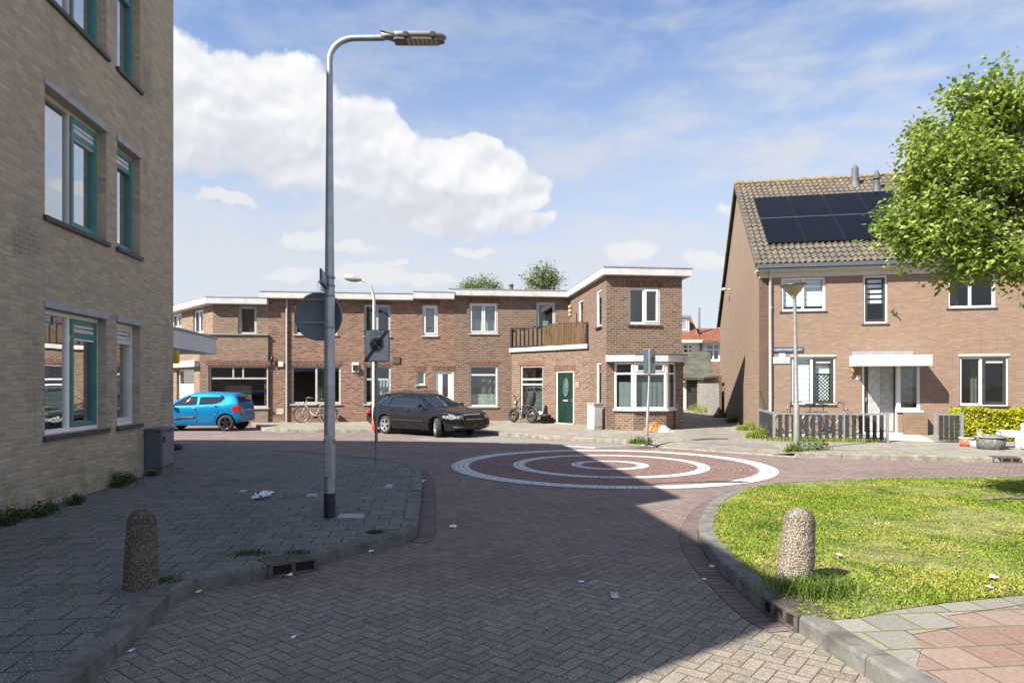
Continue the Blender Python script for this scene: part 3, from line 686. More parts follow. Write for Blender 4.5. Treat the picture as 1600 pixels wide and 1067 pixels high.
fr = window(HB, RF, hB['sm'], M_WHITE, .055, (), (), .06, sill=M_SILLP); folds(fr, RF, hB['sm'][0] + .05, hB['sm'][1] - .05, hB['sm'][2] + .03, hB['sm'][3] - .03, -.2, M_LACE, .01, .1)
w0, w1, z0, z1 = dB; D = MB(); fbox(RF, w0, w0 + .08, -.15, -.04, z0, z1, D); fbox(RF, w1 - .08, w1, -.15, -.04, z0, z1, D); fbox(RF, w0 + .08, w1 - .08, -.15, -.04, z1 - .08, z1, D); dr = D.build('door', M_WHITE, HB, .004)
gw = [w0 + (w1 - w0) * .40, w0 + (w1 - w0) * .70]; gz0 = z0 + (z1 - z0) * .48; gz1 = z1 - .15
D = MB(); wall(D, RF.sub(-.08), w0 + .08, w1 - .08, z0, z1 - .08, [(gw[0], gw[1], gz0, gz1)], .05); D.build('door_leaf', plain('white_door', (.66, .68, .70), .45), dr)
fbox(RF, gw[0], gw[1], -.12, -.10, gz0, gz1).build('door_glass', M_GLASS, dr)
fbox(RF, gw[0] - .05, gw[1] + .2, -.08, -.055, gz0 - .18, gz0 - .11).build('letterbox', M_GREYFRAME, dr)
fbox(RF, w0 + .13, w0 + .16, -.08, -.02, z0 + 1.0, z0 + 1.18).build('handle', M_BLACK, dr)
p = RF.fp(448.5, 600)[0] - 30; dp = MB(); dp.tube([(p, YR - .06, .1), (p, YR - .06, zB - .32)], .045, 10)
for z in (1.2, 2.6, 4.0): dp.tube([(p, YR - .06, z), (p, YR - .06, z + .06)], .055, 10)
dp.build('drainpipe', plain('pale_pipe', (.36, .34, .31), .5, var=.1), HB)
def vbox(px0, py0, px1, py1, nm, m, dep, par, inner=None):
    r = RF.rect(px0, py0, px1, py1); o = fbox(RF, r[0], r[1], .001, dep, r[2], r[3]).build(nm, m, par, .008)
    if inner:
        a, b = (r[0] + r[1]) / 2, (r[2] + r[3]) / 2; fbox(RF, a - .1, a + .12, dep - .02, dep + .10, b - .13, b + .10).build('vent_cowl', inner, o, .01)
vbox(435, 565, 443, 573, 'wall_vent', plain('pale_vent', (.55, .56, .56), .5), .06, HB)
vbox(550, 566, 561, 582, 'wall_vent', plain('vent_plate', (.60, .60, .58), .5), .04, HB, M_BLACK)
vbox(613.5, 557, 625, 567.5, 'wall_vent', M_IRON, .05, HB)
wl_ = RF.fp(426, 560); lm = MB(); c = RF.M @ Vector((wl_[0], .12, wl_[1])); lm.tube([c + Vector((0, .12, .12)), c + Vector((0, 0, .14)), c], .018, 6); lm.lathe([(.02, .08), (.075, .02), (.06, -.16), (0, -.18)], c, 10); lm.build('wall_lamp', M_BLACK, HB)
r = RF.rect(432, 638, 443.5, 647); fbox(RF, r[0], r[1], .002, .02, r[2], r[3]).build('wall_patch', M_SILLP, HB)
ch = MB(); q = RF.fp(491, 600)[0] - 30; ch.cyl((q, YR + 2, zB - .1), (q, YR + 2, zB + .75), .2, 14); ch.build('chimney', M_GALVD, HB)
# ---- corner house C with roof terrace and bay
HC = thing('corner_house', 'brown brick corner house with a bay window, green door and screened roof terrace', 'house', (5, 26, 0), 'flat-roofed terraced houses')
YE, YFC, XR = 0.0, 0, 0
q = G(947.5, 671, .12); XC = q.x; YFC = q.y
CFf = Fac((-30, YFC), (1, 0)); XR = CFf.fp(1065.6, 600)[0] - 30
pEl = (RF.fp(799.5, 600)[0] - 30, YR); pEr = (XC, YR - 3.7); EF = Fac(pEl, (pEr[0] - pEl[0], pEr[1] - pEl[1])); LE = (Vector(pEr) - Vector(pEl)).length; SF = Fac((XC, YR + .2), (0, -1)); LS = YR + .2 - YFC
zE = EF.fp(860, 541)[1]
hC = {k: RF.rect(*v) for k, v in dict(u=(733.5, 473.5, 777.5, 521), l=(733.5, 571, 777.5, 635), bd=(838, 472, 868, 545)).items()}
hC['bd'] = (hC['bd'][0], hC['bd'][1], zE + .02, hC['bd'][3])
hE = {'w': EF.rect(812.5, 571, 848, 645), 'd': EF.rect(868, 579, 897, 662)}; hE['d'] = (hE['d'][0], hE['d'][1], .15, hE['d'][3])
hS = {}
for k, (a, b, y0, y1) in dict(u1=(932.2, 940, 455.5, 512), u2=(904, 911, 471, 520), l1=(932, 939.5, 567, 643)).items():
    wa, za = SF.fp(a, y0 + 1.5 * 0); wb, zb = SF.fp(b, 600); ym = (a + b) / 2; zt_ = SF.fp(a, y0)[1]; zb_ = SF.fp(a, y1)[1]; hS[k] = (wa, wb, zb_, zt_)
hS['u2'] = (hS['u2'][0], hS['u2'][1], hS['u1'][2], hS['u1'][3])
hF = {'u': CFf.rect(982, 449, 1031.5, 507)}
bz1, bz0 = CFf.fp(1000, 566, .45)[1], CFf.fp(1000, 639.5, .45)[1]
zCC = zC
mb = MB(); zW = zC - .06
wall(mb, RF, xBC + 30, XC + 30.3, -.1, zW, list(hC.values())); wall(mb, EF, 0, LE, -.1, zE - .17, list(hE.values()), .24)
wall(mb, SF, .15, LS - .001, -.1, zW, list(hS.values()), .26)
bw0, bw1 = CFf.fp(961, 600)[0], CFf.fp(1054, 600)[0]
wall(mb, CFf, XC + 30, XR + 30, -.1, zW, [hF['u'], (bw0 + .05, bw1 - .05, bz0 - .35, bz1 + .1)], .26)
mb.box((XR - .25, YFC + .27, -.1), (XR - .001, YR + 8.5, zW - .002)); mb.box((xBC + .02, YR + 8.5, -.1), (XR, YR + 8.7, zW - .002)); mb.box((xBC + .02, YR + .3, -.1), (xBC + .2, YR + 8.4, zW - .002)); mb.box((xBC + .21, YR + .3, 2.95), (XR - .26, YR + 8.4, 3.1)); mb.box((XC + .27, YFC + .3, 2.96), (XR - .26, YR + .2, 3.09))
mb.build('wall', M_BRICK_ROW2, HC)
# roof slab, L-shaped, with projecting white fascia
ov = .3; LP = [(xBC - .27, YR - ov), (XC - .17, YR - ov), (XC - .17, YFC - .22), (XR + .30, YFC - .22), (XR + .3, YR + 8.8), (xBC - .27, YR + 8.8)]
r = MB(); r.prism(LP, zC - .30, zC - .045); ro = r.build('roof', M_FASCIA, HC, .01)
r = MB(); r.prism([(p[0] + (-.015 if p[0] < 0 else .0) + (.015 if p[0] > XR else 0), p[1] - (.015 if p[1] < YR else 0)) for p in LP], zC - .043, zC); r.build('roof_edge', M_ZINC, ro)
for k in ('u', 'l'): soldier(HC, RF, hC[k])
for k in hE: soldier(HC, EF, hE[k])
soldier(HC, CFf, hF['u'])
fr = window(HC, RF, hC['u'], M_WHITE, .075, (.5,), (), .06, sill=M_SILLP, sash=[(.05, .48, .05, .95, M_WHITE, .05), (.52, .95, .05, .95, M_WHITE, .05)])
folds(fr, RF, hC['u'][0] + .1, hC['u'][1] - .1, hC['u'][2] + .05, hC['u'][2] + .65, -.24, plain('pale_lace', (.50, .58, .62), .9, var=.25, scale=20), .01, .2)
folds(fr, RF, hC['u'][0] + .1, hC['u'][1] - .1, hC['u'][2] + .66, hC['u'][3] - .05, -.26, plain('blue_net', (.27, .37, .46), .9), .008, .3, name='net')
fr = window(HC, RF, hC['l'], M_WHITE, .075, (), ((.77, 0, 1),), .06, sill=M_SILLP, label='ground floor window with lace film along its lower third')
folds(fr, RF, hC['l'][0] + .08, hC['l'][1] - .08, hC['l'][2] + .05, hC['l'][2] + .55, -.2, M_LACE, .006, .4, name='lace_film')
folds(fr, RF, hC['l'][0] + .08, hC['l'][1] - .08, hC['l'][2] + .56, hC['l'][2] + 1.5, -.3, plain('grey_green_drape', (.13, .16, .145), .9), .03, .3)
fr = window(HC, RF, hC['bd'], M_GREYFRAME, .12, (), (), .06, name='terrace_door'); fbox(RF, hC['bd'][0] + .3, hC['bd'][1] - .3, -.2, -.19, hC['bd'][2] + .55, hC['bd'][2] + 1.25).build('door_motif', plain('frost', (.35, .42, .40), .8, var=.5, scale=16), fr)
fr = window(HC, EF, hE['w'], M_WHITE, .075, (), ((.71, 0, 1), (.60, 0, 1)), .06, sill=M_SILLP)
folds(fr, EF, hE['w'][0] + .08, hE['w'][1] - .08, hE['w'][2], hE['w'][2] + 1.15, -.3, plain('dark_net', (.10, .13, .13), .9), .02, .22)
w0, w1, z0, z1 = hE['d']; D = MB(); fbox(EF, w0, w0 + .09, -.15, -.03, z0, z1, D); fbox(EF, w1 - .09, w1, -.15, -.03, z0, z1, D); fbox(EF, w0 + .09, w1 - .09, -.15, -.03, z1 - .08, z1, D); dr = D.build('door', M_CREAM, HC, .004)
dr['label'] = 'dark green front door with an oval leaded pane'
a, b = w0 + .095, w1 - .095; c_ = (a + b) / 2; fbox(EF, a, b, -.13, -.085, z0 + .02, z1 - .085).build('door_leaf', M_GREEN, dr, .004)
pn = MB(); hh = z1 - z0
for (p0, p1, q0, q1) in ((.10, .44, .06, .36), (.56, .90, .06, .36), (.08, .92, .395, .42), (.1, .34, .45, .66), (.66, .9, .45, .66), (.1, .34, .70, .92), (.66, .9, .70, .92)): fbox(EF, a + (b - a) * p0, a + (b - a) * p1, -.085, -.07, z0 + hh * q0, z0 + hh * q1, pn)
pn.build('door_panel', M_GREEN, dr, .006)
def ring(fac, cw, cz, rx, rz, n, th, seg=24):
    m = MB(); m.M = fac.M; pts = [(cw + rx * math.cos(2 * math.pi * k / seg), n, cz + rz * math.sin(2 * math.pi * k / seg)) for k in range(seg + 1)]; m.tube(pts, th, 6, caps=False); return m
ring(EF, c_, z0 + hh * .68, .14, .37, -.068, .022).build('oval_frame', plain('lighter_green', (.06, .16, .13), .35), dr)
ov_ = MB(); ov_.M = EF.M; ov_.add([(c_ + .13 * math.cos(t * .2618), -.078, z0 + hh * .68 + .36 * math.sin(t * .2618)) for t in range(24)], [tuple(range(24))]); ov_.build('oval_pane', M_GLASS_SKY, dr)
lead = MB()
for k in (-1, 1): fbox(EF, c_ + k * .045 - .006, c_ + k * .045 + .006, -.077, -.070, z0 + hh * .68 - .33, z0 + hh * .68 + .33, lead)
for k in range(-2, 3): fbox(EF, c_ - .115, c_ + .115, -.077, -.071, z0 + hh * .68 + k * .13 - .005, z0 + hh * .68 + k * .13 + .005, lead)
lead.build('pane_leading', M_ALU, dr)
fbox(EF, c_ - .15, c_ + .13, -.085, -.06, z0 + hh * .41, z0 + hh * .445).build('letterbox', plain('pink_brass', (.45, .33, .28), .4, metal=.5), dr)
fbox(EF, b - .1, b - .06, -.085, -.03, z0 + hh * .41, z0 + hh * .45).build('handle', M_ALU, dr)
fbox(EF, w0 - .05, w1 + .05, -.1, .1, .1, .148).build('doorstep', M_SILLP, HC)
r = EF.rect(899.5, 597, 905, 606); fbox(EF, r[0], r[1], .001, .03, r[2], r[3]).build('wall_plate', plain('terracotta_plate', (.40, .22, .15), .6), HC)
fr = window(HC, CFf, hF['u'], M_WHITE, .09, (.5,), (), .05, sill=M_BRICK_SOLD, sillout=.06, sash=[(.52, .95, .05, .95, M_WHITE, .07)]); folds(fr, CFf, hF['u'][0] + .12, hF['u'][0] + .35, hF['u'][2] + .05, hF['u'][3] - .05, -.4, plain('olive_drape', (.07, .07, .05), .9), .03, .1)
for k in hS: window(HC, SF, hS[k], M_WHITE, .07, (), (), .02, sill=M_SILL if k == 'u1' else None, sillout=.08, name='side_window')
# white band under the terrace and terrace deck
dk = MB(); oE = EF.Nn * .10; dk.prism([(pEl[0] - .07, YR - .003), ((Vector((*pEl, 0)) + oE - EF.F * .07).x, (Vector((*pEl, 0)) + oE - EF.F * .07).y), ((Vector((*pEr, 0)) + oE).x, (Vector((*pEr, 0)) + oE).y), (XC - .004, YR - .003)], zE - .17, zE); dk.build('terrace_slab', M_FASCIA, HC, .008)
# bay window
bx0, bx1 = bw0 - 30, bw1 - 30; bf0, bf1 = CFf.fp(990, 600, .5)[0] - 30, CFf.fp(1041, 600, .5)[0] - 30; BY = YFC - .5
BAY = [(bx0, YFC), (bf0, BY), (bf1, BY), (bx1, YFC)]
bay = MB(); tops = []
for (p, q_) in zip(BAY, BAY[1:]):
    L = (Vector(q_) - Vector(p)).length; f = Fac(p, (q_[0] - p[0], q_[1] - p[1])); wall(bay, f, 0, L, -.1, bz0 - .06, [], .2)
bo = bay.build('bay_wall', M_BRICK_ROW2, HC)
for i, (p, q_) in enumerate(zip(BAY, BAY[1:])):
    L = (Vector(q_) - Vector(p)).length; f = Fac(p, (q_[0] - p[0], q_[1] - p[1]))
    fr = window(HC, f, (.003, L - .003, bz0, bz1), M_WHITE, .085 if i == 1 else .07, (), ((.76, 0, 1),), -.05, sill=M_WHITE, sillout=.09, sash=[(.08, .92, .80, .97, M_WHITE, .045)] if i == 1 else (), name='bay_window')
    folds(fr, f, .1, L - .1, bz0 + .05, bz0 + (bz1 - bz0) * .58, -.05, plain('grey_green_net', (.20, .25, .25), .9, var=.1), .01, .2)
ct = MB(); ct.prism([(XC - .03, YFC - .005), (XC - .03, YFC - .32), (bf0 - .02, BY - .14), (bf1 + .02, BY - .14), (XR + .12, YFC - .22), (XR + .12, YFC - .005)], bz1 + .02, CFf.fp(1000, 552.5, .5)[1] - .03); co = ct.build('bay_cornice', M_FASCIA, HC, .01)
zt = CFf.fp(1000, 552.5, .5)[1]; ct = MB(); ct.prism([(XC - .04, YFC - .004), (XC - .04, YFC - .34), (bf0 - .02, BY - .16), (bf1 + .02, BY - .16), (XR + .14, YFC - .24), (XR + .14, YFC - .004)], zt - .028, zt); ct.build('cornice_edge', M_BITUM, co)
pr = MB(); pr.box((XR - .28, YFC - .07, -.05), (XR + .02, YFC + .2, bz1 - .1)); pr.box((XR - .31, YFC - .12, bz1 - .1), (XR + .05, YFC + .2, bz1 + .015)); pr.build('pier', M_BRICK_ROW2, HC)
lampw = SF.fp(899, 486); 
# terrace railing with planks and reed screen (a thing of its own kind, resting on the slab)
TR = thing('terrace_screen', 'brown reed and plank screen along the roof terrace railing', 'screen', tuple(EF.M @ Vector((LE / 2, 0, zE))))
zt0 = EF.fp(830, 511)[1]; zt1 = EF.fp(895, 503.5)[1]; xm = EF.fp(853, 600)[0]; xE = 0.02; xR_ = LE
ra = MB(); ra.M = EF.M @ Matrix.Diagonal((1, -1, 1, 1))
for k in range(9): x = xE + .03 + (xm - xE) * k / 8; ra.box((x - .018, YE - .05, zE), (x + .018, YE - .015, zt0))
ra.box((xE, YE - .055, zt0 - .05), (xR_ - .03, YE - .01, zt0)); ra.box((xE - .03, YE - .07, zE), (xE + .06, YE + .01, zt0 + .03)); ra.box((xR_ - .13, YE - .06, zE), (xR_ - .06, YE, zt1 - .1)); ra.box((xE, YE - .05, zE + .04), (xR_ - .05, YE - .015, zE + .08)); ra.build('railing', M_BLACK, TR)
pk = MB(); pk.M = ra.M
for k in range(13):
    x = xE + .09 + (xm - xE) * k / 13; pk.box((x, YE + .0, zE + .03), (x + .155, YE + .02, zt0 - .08 + random.uniform(-.1, .04)))
pk.build('plank_screen', M_WOOD, TR)
rd = MB(); rd.M = ra.M; x = xm
while x < xR_ - .16:
    w = random.uniform(.012, .03); y = YE - .075 + random.uniform(-.02, .012); zt_ = zt1 + random.uniform(-.09, .04) - .1 * max(0, (x - xm) < .25); x2 = x + random.uniform(-.03, .03)
    rd.beam((x, y, zE + .02), (x2, y, zt_), w, .015); x += w * .8
rd.build('reed_screen', M_REED, TR)
hl_ = thing('hanging_lantern', 'pale wooden hanging lantern above the reed screen of the terrace', 'lantern', (0, 0, 0)); c = RT * ((891 - 800) / FPX * 29.2) + FW * 29.2; cz = EYE + (600 - 486) / FPX * 29.2
lm = MB(); lm.cyl((c.x, c.y, cz + .3), (c.x, c.y, zC - .3), .008, 5); lm.build('cord', M_BLACK, hl_)
lm = MB()
for k in range(3): lm.lathe([(.03, -.09), (.085, -.07), (.09, .05), (.04, .08)], (c.x, c.y, cz - .17 + .17 * k), 12)
lm.build('shade', plain('pale_wood', (.38, .27, .15), .6), hl_)
# roof pipes of the row
for px, hgt, rad, m, nm in ((799, .62, .09, M_IRON, 'chimney'), (783, .18, .14, M_ALU, 'roof_vent')):
    q = RF.fp(px, 600, -3)[0] - 30; c = MB(); c.cyl((q, YR + 3, zC - .05), (q, YR + 3, zC + hgt), rad, 12); c.cyl((q, YR + 3, zC + hgt + .02), (q, YR + 3, zC + hgt + .1), rad * 1.7, 12, 0, rad * .9); c.build(nm, m, HC)
# ================================================================ house on the right
hc = camloc(.3618 * 23.2, 23.2); TH = R(18.4); F_ = Vector((math.cos(TH), -math.sin(TH))); B_ = Vector((math.sin(TH), math.cos(TH)))
HF = Fac((hc.x, hc.y), F_[:]); HL = 13.5
HR = thing('brick_house', 'salmon brick house with a tiled roof carrying black solar panels', 'house', (hc.x, hc.y, 0))
zE0 = HF.fp(1190, 414, .3)[1]
GB = Fac((hc.x, hc.y), (-B_[0], -B_[1]))
def gp(px, py):
    w, z = GB.fp(px, py); return -w, z
sA, zAp = gp(1153, 289); sBk, zBk = gp(1125, 508)
hh = {k: HF.rect(*v) for k, v in dict(ul=(1220.5, 419, 1290, 486), un=(1348.5, 416.5, 1387, 505.5), ur=(1481, 412, 1556, 481), ll=(1236, 557.5, 1305.5, 632), lr=(1499, 556.5, 1576, 634), side=(1402, 566, 1438, 641), door=(1347, 566, 1401.8, 686)).items()}
zw = zE0 - .28
for k in ('ul', 'un', 'ur'): hh[k] = (*hh[k][:3], min(hh[k][3], zw - .13))
hh['ur'] = (hh['ur'][0], hh['ur'][1], hh['ur'][2], zw - .13); hh['ul'] = (*hh['ul'][:3], zw - .13); hh['un'] = (*hh['un'][:3], zw - .13)
hh['door'] = (hh['door'][0], hh['side'][0], .17, hh['side'][3])
mb = MB(); wall(mb, HF, 0, HL, -.1, zw, list(hh.values()), .3)
mb.build('wall', M_BRICK_HOUSE, HR)
gm = MB(); gm.M = Fac((hc.x, hc.y), B_[:]).M      # along B, +n to the right/inside
sA_, sB_ = sA, sBk; slope = (zAp - zE0) / (sA + .3)
pf = [(-.0, -.1), (sB_, -.1), (sB_, zBk - .1), (sA_, zAp - .16), (0, zE0 + .3 * slope - .2)]
n = len(pf); gm.add([(a, -.002, z) for a, z in pf] + [(a, .3, z) for a, z in pf], [tuple(range(n)), tuple(range(n, 2 * n))[::-1]] + [(i, n + i, n + (i + 1) % n, (i + 1) % n) for i in range(n)])
go = gm.build('gable_wall', M_BRICK_GABLE, HR)
bk = MB(); o2 = Vector((hc.x, hc.y)) + B_ * sB_; wall(bk, Fac((o2 - F_ * 0)[:], F_[:]), .31, HL, -.1, zBk - .15, [], .3); bk.box((0, 0, 0), (.01, .01, .01)); e2 = Vector((hc.x, hc.y)) + F_ * HL
wall(bk, Fac((e2 + B_ * sB_)[:], (-B_[0], -B_[1])), .3, sB_ - .3, -.1, zE0, [], .3); bk.build('back_wall', M_BRICK_GABLE, HR)
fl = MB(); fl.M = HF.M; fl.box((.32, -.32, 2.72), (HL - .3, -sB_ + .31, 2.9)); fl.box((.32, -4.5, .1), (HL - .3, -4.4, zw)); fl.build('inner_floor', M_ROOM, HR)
# pantile roof
def roofpt(w, t, h=0.0):
    """w along the eaves, t metres up the slope from the eaves (front plane)"""
    L = math.hypot(sA + .3, zAp - zE0); c = (sA + .3) / L; s = (zAp - zE0) / L
    q = Vector((hc.x, hc.y)) + F_ * w + B_ * (-.3 + t * c)
    return Vector((q.x - B_[0] * s * h, q.y - B_[1] * s * h, zE0 + t * s + c * h))
RL = math.hypot(sA + .3, zAp - zE0); course = .335; tw = .20; ncr = int(RL / course) + 1
rt = MB(); npx = 6; W0, W1 = -.12, HL
cols = int((W1 - W0) / tw * npx)
for r_ in range(ncr):
    t0 = r_ * course; t1 = min(RL, t0 + course + .02); vs = []; j = random.uniform(-.006, .006)
    for k in range(cols + 1):
        w = W0 + k * tw / npx; ph = (w / tw) % 1.0
        h = .034 * (1 + math.cos(2 * math.pi * ph)) * (1 if ph < .62 else .8) + .01 + .004 * math.sin(k // npx * 12.9 + r_ * 7.7)
        jag = .012 * math.sin((k // npx) * 91.7 + r_ * 47.3)
        vs += [roofpt(w, t0 - .03 + jag, h + .045 + j), roofpt(w, t0 - .03 + jag, h - .01), roofpt(w, t1, h + .005)]
    fs = []
    for k in range(cols): a = k * 3; fs += [(a, a + 3, a + 5, a + 2), (a + 1, a + 4, a + 3, a)]
    rt.add(vs, fs, 0, False)
def roofmat(n):
    p = n.pos(); u, v, _ = n.xyz(n.coord('UV'))
    c = n.ramp(n.noise(p, 2.2, 5, .7), [(.25, (.064, .057, .048)), (.5, (.098, .087, .073)), (.75, (.142, .127, .106))])
    idn = n.white(n.vec((u / tw).floor(), (v / course).floor(), 1.0)); c = n.mix(1.0, c, n.ramp(idn, [(0, (.75, .75, .75)), (1, (1.25, 1.22, 1.15))]), 'MULTIPLY')
    z = n.xyz(p)[2]
    c = n.mix(n.noise(p, 5.5, 5, .75).step(.54, .64) * (z.step(zAp - 1.0, zAp - .1) * .75 + .14), c, (.36, .20, .03))
    c = n.mix(n.noise(p, 11, 4, .7).step(.62, .7) * .5, c, (.36, .35, .30)); c = n.mix(n.noise(p, 8, 4, .7).step(.6, .72) * .5, c, (.06, .055, .035))
    return {'Base Color': c, 'Roughness': .92, 'Normal': n.bump(n.noise(p, 60, 3), .4, .006)}
M_ROOF = pbr('mossy_pantiles', roofmat)
ro = rt.build('roof', M_ROOF, HR)
bkp = MB(); q0, q1 = roofpt(-.1, RL), roofpt(HL, RL); e0 = Vector((hc.x, hc.y)) + B_ * (sBk + .3) - F_ * .1; e1 = e0 + F_ * (HL + .1); bkp.add([q0, q1, (e1.x, e1.y, zBk - .1), (e0.x, e0.y, zBk - .1)], [(0, 1, 2, 3)])
bkp.add([roofpt(0, 0, -.05), roofpt(HL, 0, -.05), roofpt(HL, RL, -.05), roofpt(0, RL, -.05)], [(0, 1, 2, 3)]); bkp.build('rear_slope', M_ROOF, ro)
rg = MB(); k = -.14
while k < HL:
    a, b = roofpt(k, RL, .03), roofpt(k + .36, RL, .035 + random.uniform(-.01, .01)); rg.tube([a, b], [.115, .125], 10); k += .35
rg.build('ridge_cap', pbr('lichen_ridge', lambda n: {'Base Color': n.mix(n.noise(n.pos(), 5, 5, .7).step(.42, .6), (.22, .18, .13), (.16, .125, .06)), 'Roughness': .95}), ro)
vg = MB()
for r_ in range(ncr): vg.beam(roofpt(-.13, r_ * course, .0), roofpt(-.13, min(RL, (r_ + 1) * course + .02), -.02), .05, .17)
vg.beam(roofpt(-.13, RL, -.02), Vector((hc.x, hc.y, zBk - .12)).lerp(Vector((hc.x, hc.y, zBk - .12)), 0) + Vector((B_[0] * (sBk + .2) - F_[0] * .13, B_[1] * (sBk + .2) - F_[1] * .13, 0)), .05, .16)
vg.build('verge', plain('verge_tile', (.10, .085, .065), .9, var=.4, scale=5), ro)
# solar panels
PVB = pbr('solar_cells', lambda n: (lambda uv: {'Base Color': n.mix(((uv[0] / .16).fract().lt(.04)).max((uv[1] / .16).fract().lt(.04)) * .3, (.004, .0045, .008), (.012, .013, .018)), 'Roughness': .15, 'Specular IOR Level': .12})(n.xyz(n.coord('UV'))))
def onroof(px, py):
    d = ray(px, py); a, b, c = roofpt(0, 0), roofpt(1, 0), roofpt(0, 1); nn = (b - a).cross(c - a); t = (a - Vector((0, 0, EYE))).dot(nn) / d.dot(nn)
    q = Vector((0, 0, EYE)) + d * t - a; return q.dot(b - a), q.dot(c - a)
wA, tA = onroof(1177, 315); wB, tB = onroof(1198, 386); wC2, tC = onroof(1340, 307.5); w_m, t_m = onroof(1187, 346)
w_0 = (wA + wB) / 2; pwid = (onroof(1283, 308)[0] - onroof(1177, 315)[0]) / 2; phei = (tA - tB) / 2
for i in range(4):
    for j in range(2):
        a, b = w_0 + i * pwid, w_0 + (i + 1) * pwid - .025; c, d = tB + j * phei, tB + (j + 1) * phei - .025
        f = MB(); vs = [roofpt(x, y, h) for h in (.13, .165) for x, y in ((a, c), (b, c), (b, d), (a, d))]
        f.add(vs, [(0, 3, 2, 1), (0, 1, 5, 4), (1, 2, 6, 5), (2, 3, 7, 6), (3, 0, 4, 7), (4, 5, 6, 7)]); sp = f.build('solar_panel', plain('panel_frame', (.02, .02, .022), .4, metal=.4), HR)
        f = MB(); i_ = .018; f.add([roofpt(x, y, .168) for x, y in ((a + i_, c + i_), (b - i_, c + i_), (b - i_, d - i_), (a + i_, d - i_))], [(0, 1, 2, 3)], uvs=[[(0, 0), (pwid, 0), (pwid, phei), (0, phei)]]); f.build('cells', PVB, sp)
rl = MB(); rl.beam(roofpt(w_0 - .03, tB + phei - .012, .172), roofpt(w_0 + 4 * pwid, tB + phei - .012, .172), .03, .012)
rl.build('panel_rail', M_GALVD, HR)
for px, py, top, kind in ((1336, 293, 258, 0), (1370, 299, 267, 1)):
    w, t = onroof(px, py); b = roofpt(w, t, .0); hgt = (py - top) / FPX * (b.dot(FW)); c = MB()
    if kind == 0: c.cyl(b, b + Vector((0, 0, hgt * .85)), .13, 14); c.cyl(b + Vector((0, 0, hgt * .85)), b + Vector((0, 0, hgt)), .13, 14, 0, .05); c.cyl(b - Vector((0, 0, .05)), b + Vector((0, 0, .22)), .2, 14, 0, .15)
    else: c.cyl(b - Vector((0, 0, .05)), b + Vector((0, 0, .25)), .17, 14, 0, .12); c.cyl(b, b + Vector((0, 0, hgt * .6)), .10, 14); c.cyl(b + Vector((0, 0, hgt * .6)), b + Vector((0, 0, hgt * .75)), .15, 14, 0, .15); c.cyl(b + Vector((0, 0, hgt * .75)), b + Vector((0, 0, hgt)), .13, 14, 0, .05)
    c.build('roof_pipe', plain('pipe_grey%d' % kind, (.10, .115, .13) if kind == 0 else (.07, .08, .09), .6, var=.15), HR)
# gutter, soffit, downpipe
gt = MB(); gt.M = HF.M; gt.box((-.12, .30, zE0 - .13), (HL, .42, zE0 - .0)); gt.build('gutter', plain('dark_gutter', (.07, .085, .10), .5, var=.1), HR, .01)
gt = MB(); gt.M = HF.M; gt.box((-.10, -.3, zE0 - .2), (HL, .30, zE0 - .14)); gt.box((0, .004, zw - .12), (HL, .03, zE0 - .2)); gt.build('soffit', M_CREAM, HR)
w = HF.fp(1204, 600, .06)[0]; dp = MB(); dp.M = HF.M; dp.tube([(w, .06, .1), (w, .06, zE0 - .35), (w, .3, zE0 - .12)], .05, 12)
for z in (1.4, 2.9, 4.3): dp.tube([(w, .06, z), (w, .06, z + .05)], .06, 12)
dp.build('drainpipe', plain('white_pipe', (.42, .41, .40), .5, var=.06), HR)
# windows of the right house
b3 = lambda p, f, q, n: slats(p, f, q[0], q[1], q[2] + .02, q[3], n, M_BLIND, .085, .004, alt=M_BLINDG)
SP = dict(sill=M_SILL, sillout=.035, dep=.05, sillh=.05, glass=M_GLASS_CLEAR)
window(HR, HF, hh['ul'], M_WHITE, .075, (.5,), blind=b3, **SP)
fr = window(HR, HF, hh['un'], M_WHITE, .075, (), blind=lambda p, f, q, n: slats(p, f, q[0] + .06, q[1] - .06, q[2] + (q[3] - q[2]) * .4, q[3] - .05, n, M_BLIND, .10, .07), sash=[(.12, .90, .05, .95, M_DARKFR, .05)], **SP)
window(HR, HF, hh['ur'], M_WHITE, .075, (.48,), blind=lambda p, f, q, n: folds(p, f, q[0], q[0] + .4, q[2], q[3], n - .3, plain('olive_shade', (.08, .075, .05), .9), .03, .12), **SP)
fr = window(HR, HF, hh['ll'], M_WHITE, .08, (.47,), sash=[(.50, .955, .03, .965, M_DARKFR, .085)], lintel=M_CREAM, lint_h=.07, label='ground floor window with white blind and a patterned dark sash', **SP)
q = hh['ll']; wm = q[0] + (q[1] - q[0]) * .47; slats(fr, HF, q[0] + .08, wm - .05, q[2] + .08, q[3] - .08, -.19, M_BLIND, .085, .004, alt=M_BLINDG)
slats(fr, HF, wm + .15, q[1] - .15, q[2] + (q[3] - q[2]) * .62, q[3] - .22, -.19, M_BLINDG, .08, .004, alt=M_BLIND)
lat = MB(); a0, a1, c0, c1 = wm + .15, q[1] - .16, q[2] + .14, q[2] + (q[3] - q[2]) * .62
for k in range(-6, 9):
    for sg in (1, -1):
        p0 = Vector((a0 + k * .12, 0, c0)); 
        t0_, t1_ = 0, (c1 - c0); xa, xb = p0.x, p0.x + sg * (c1 - c0)
        lo, hi = sorted((max(a0, min(a1, xa)), max(a0, min(a1, xb))))
        if hi - lo < .02: continue
        za, zb = c0 + abs((lo if sg > 0 else hi) - xa), c0 + abs((hi if sg > 0 else lo) - xa)
        lat.M = HF.M; lat.beam(((lo if sg > 0 else hi), -.185, za), ((hi if sg > 0 else lo), -.185, zb), .018, .012, up=(0, 1, 0))
lat.build('lattice_screen', plain('white_lattice', (.62, .68, .68), .7), fr)
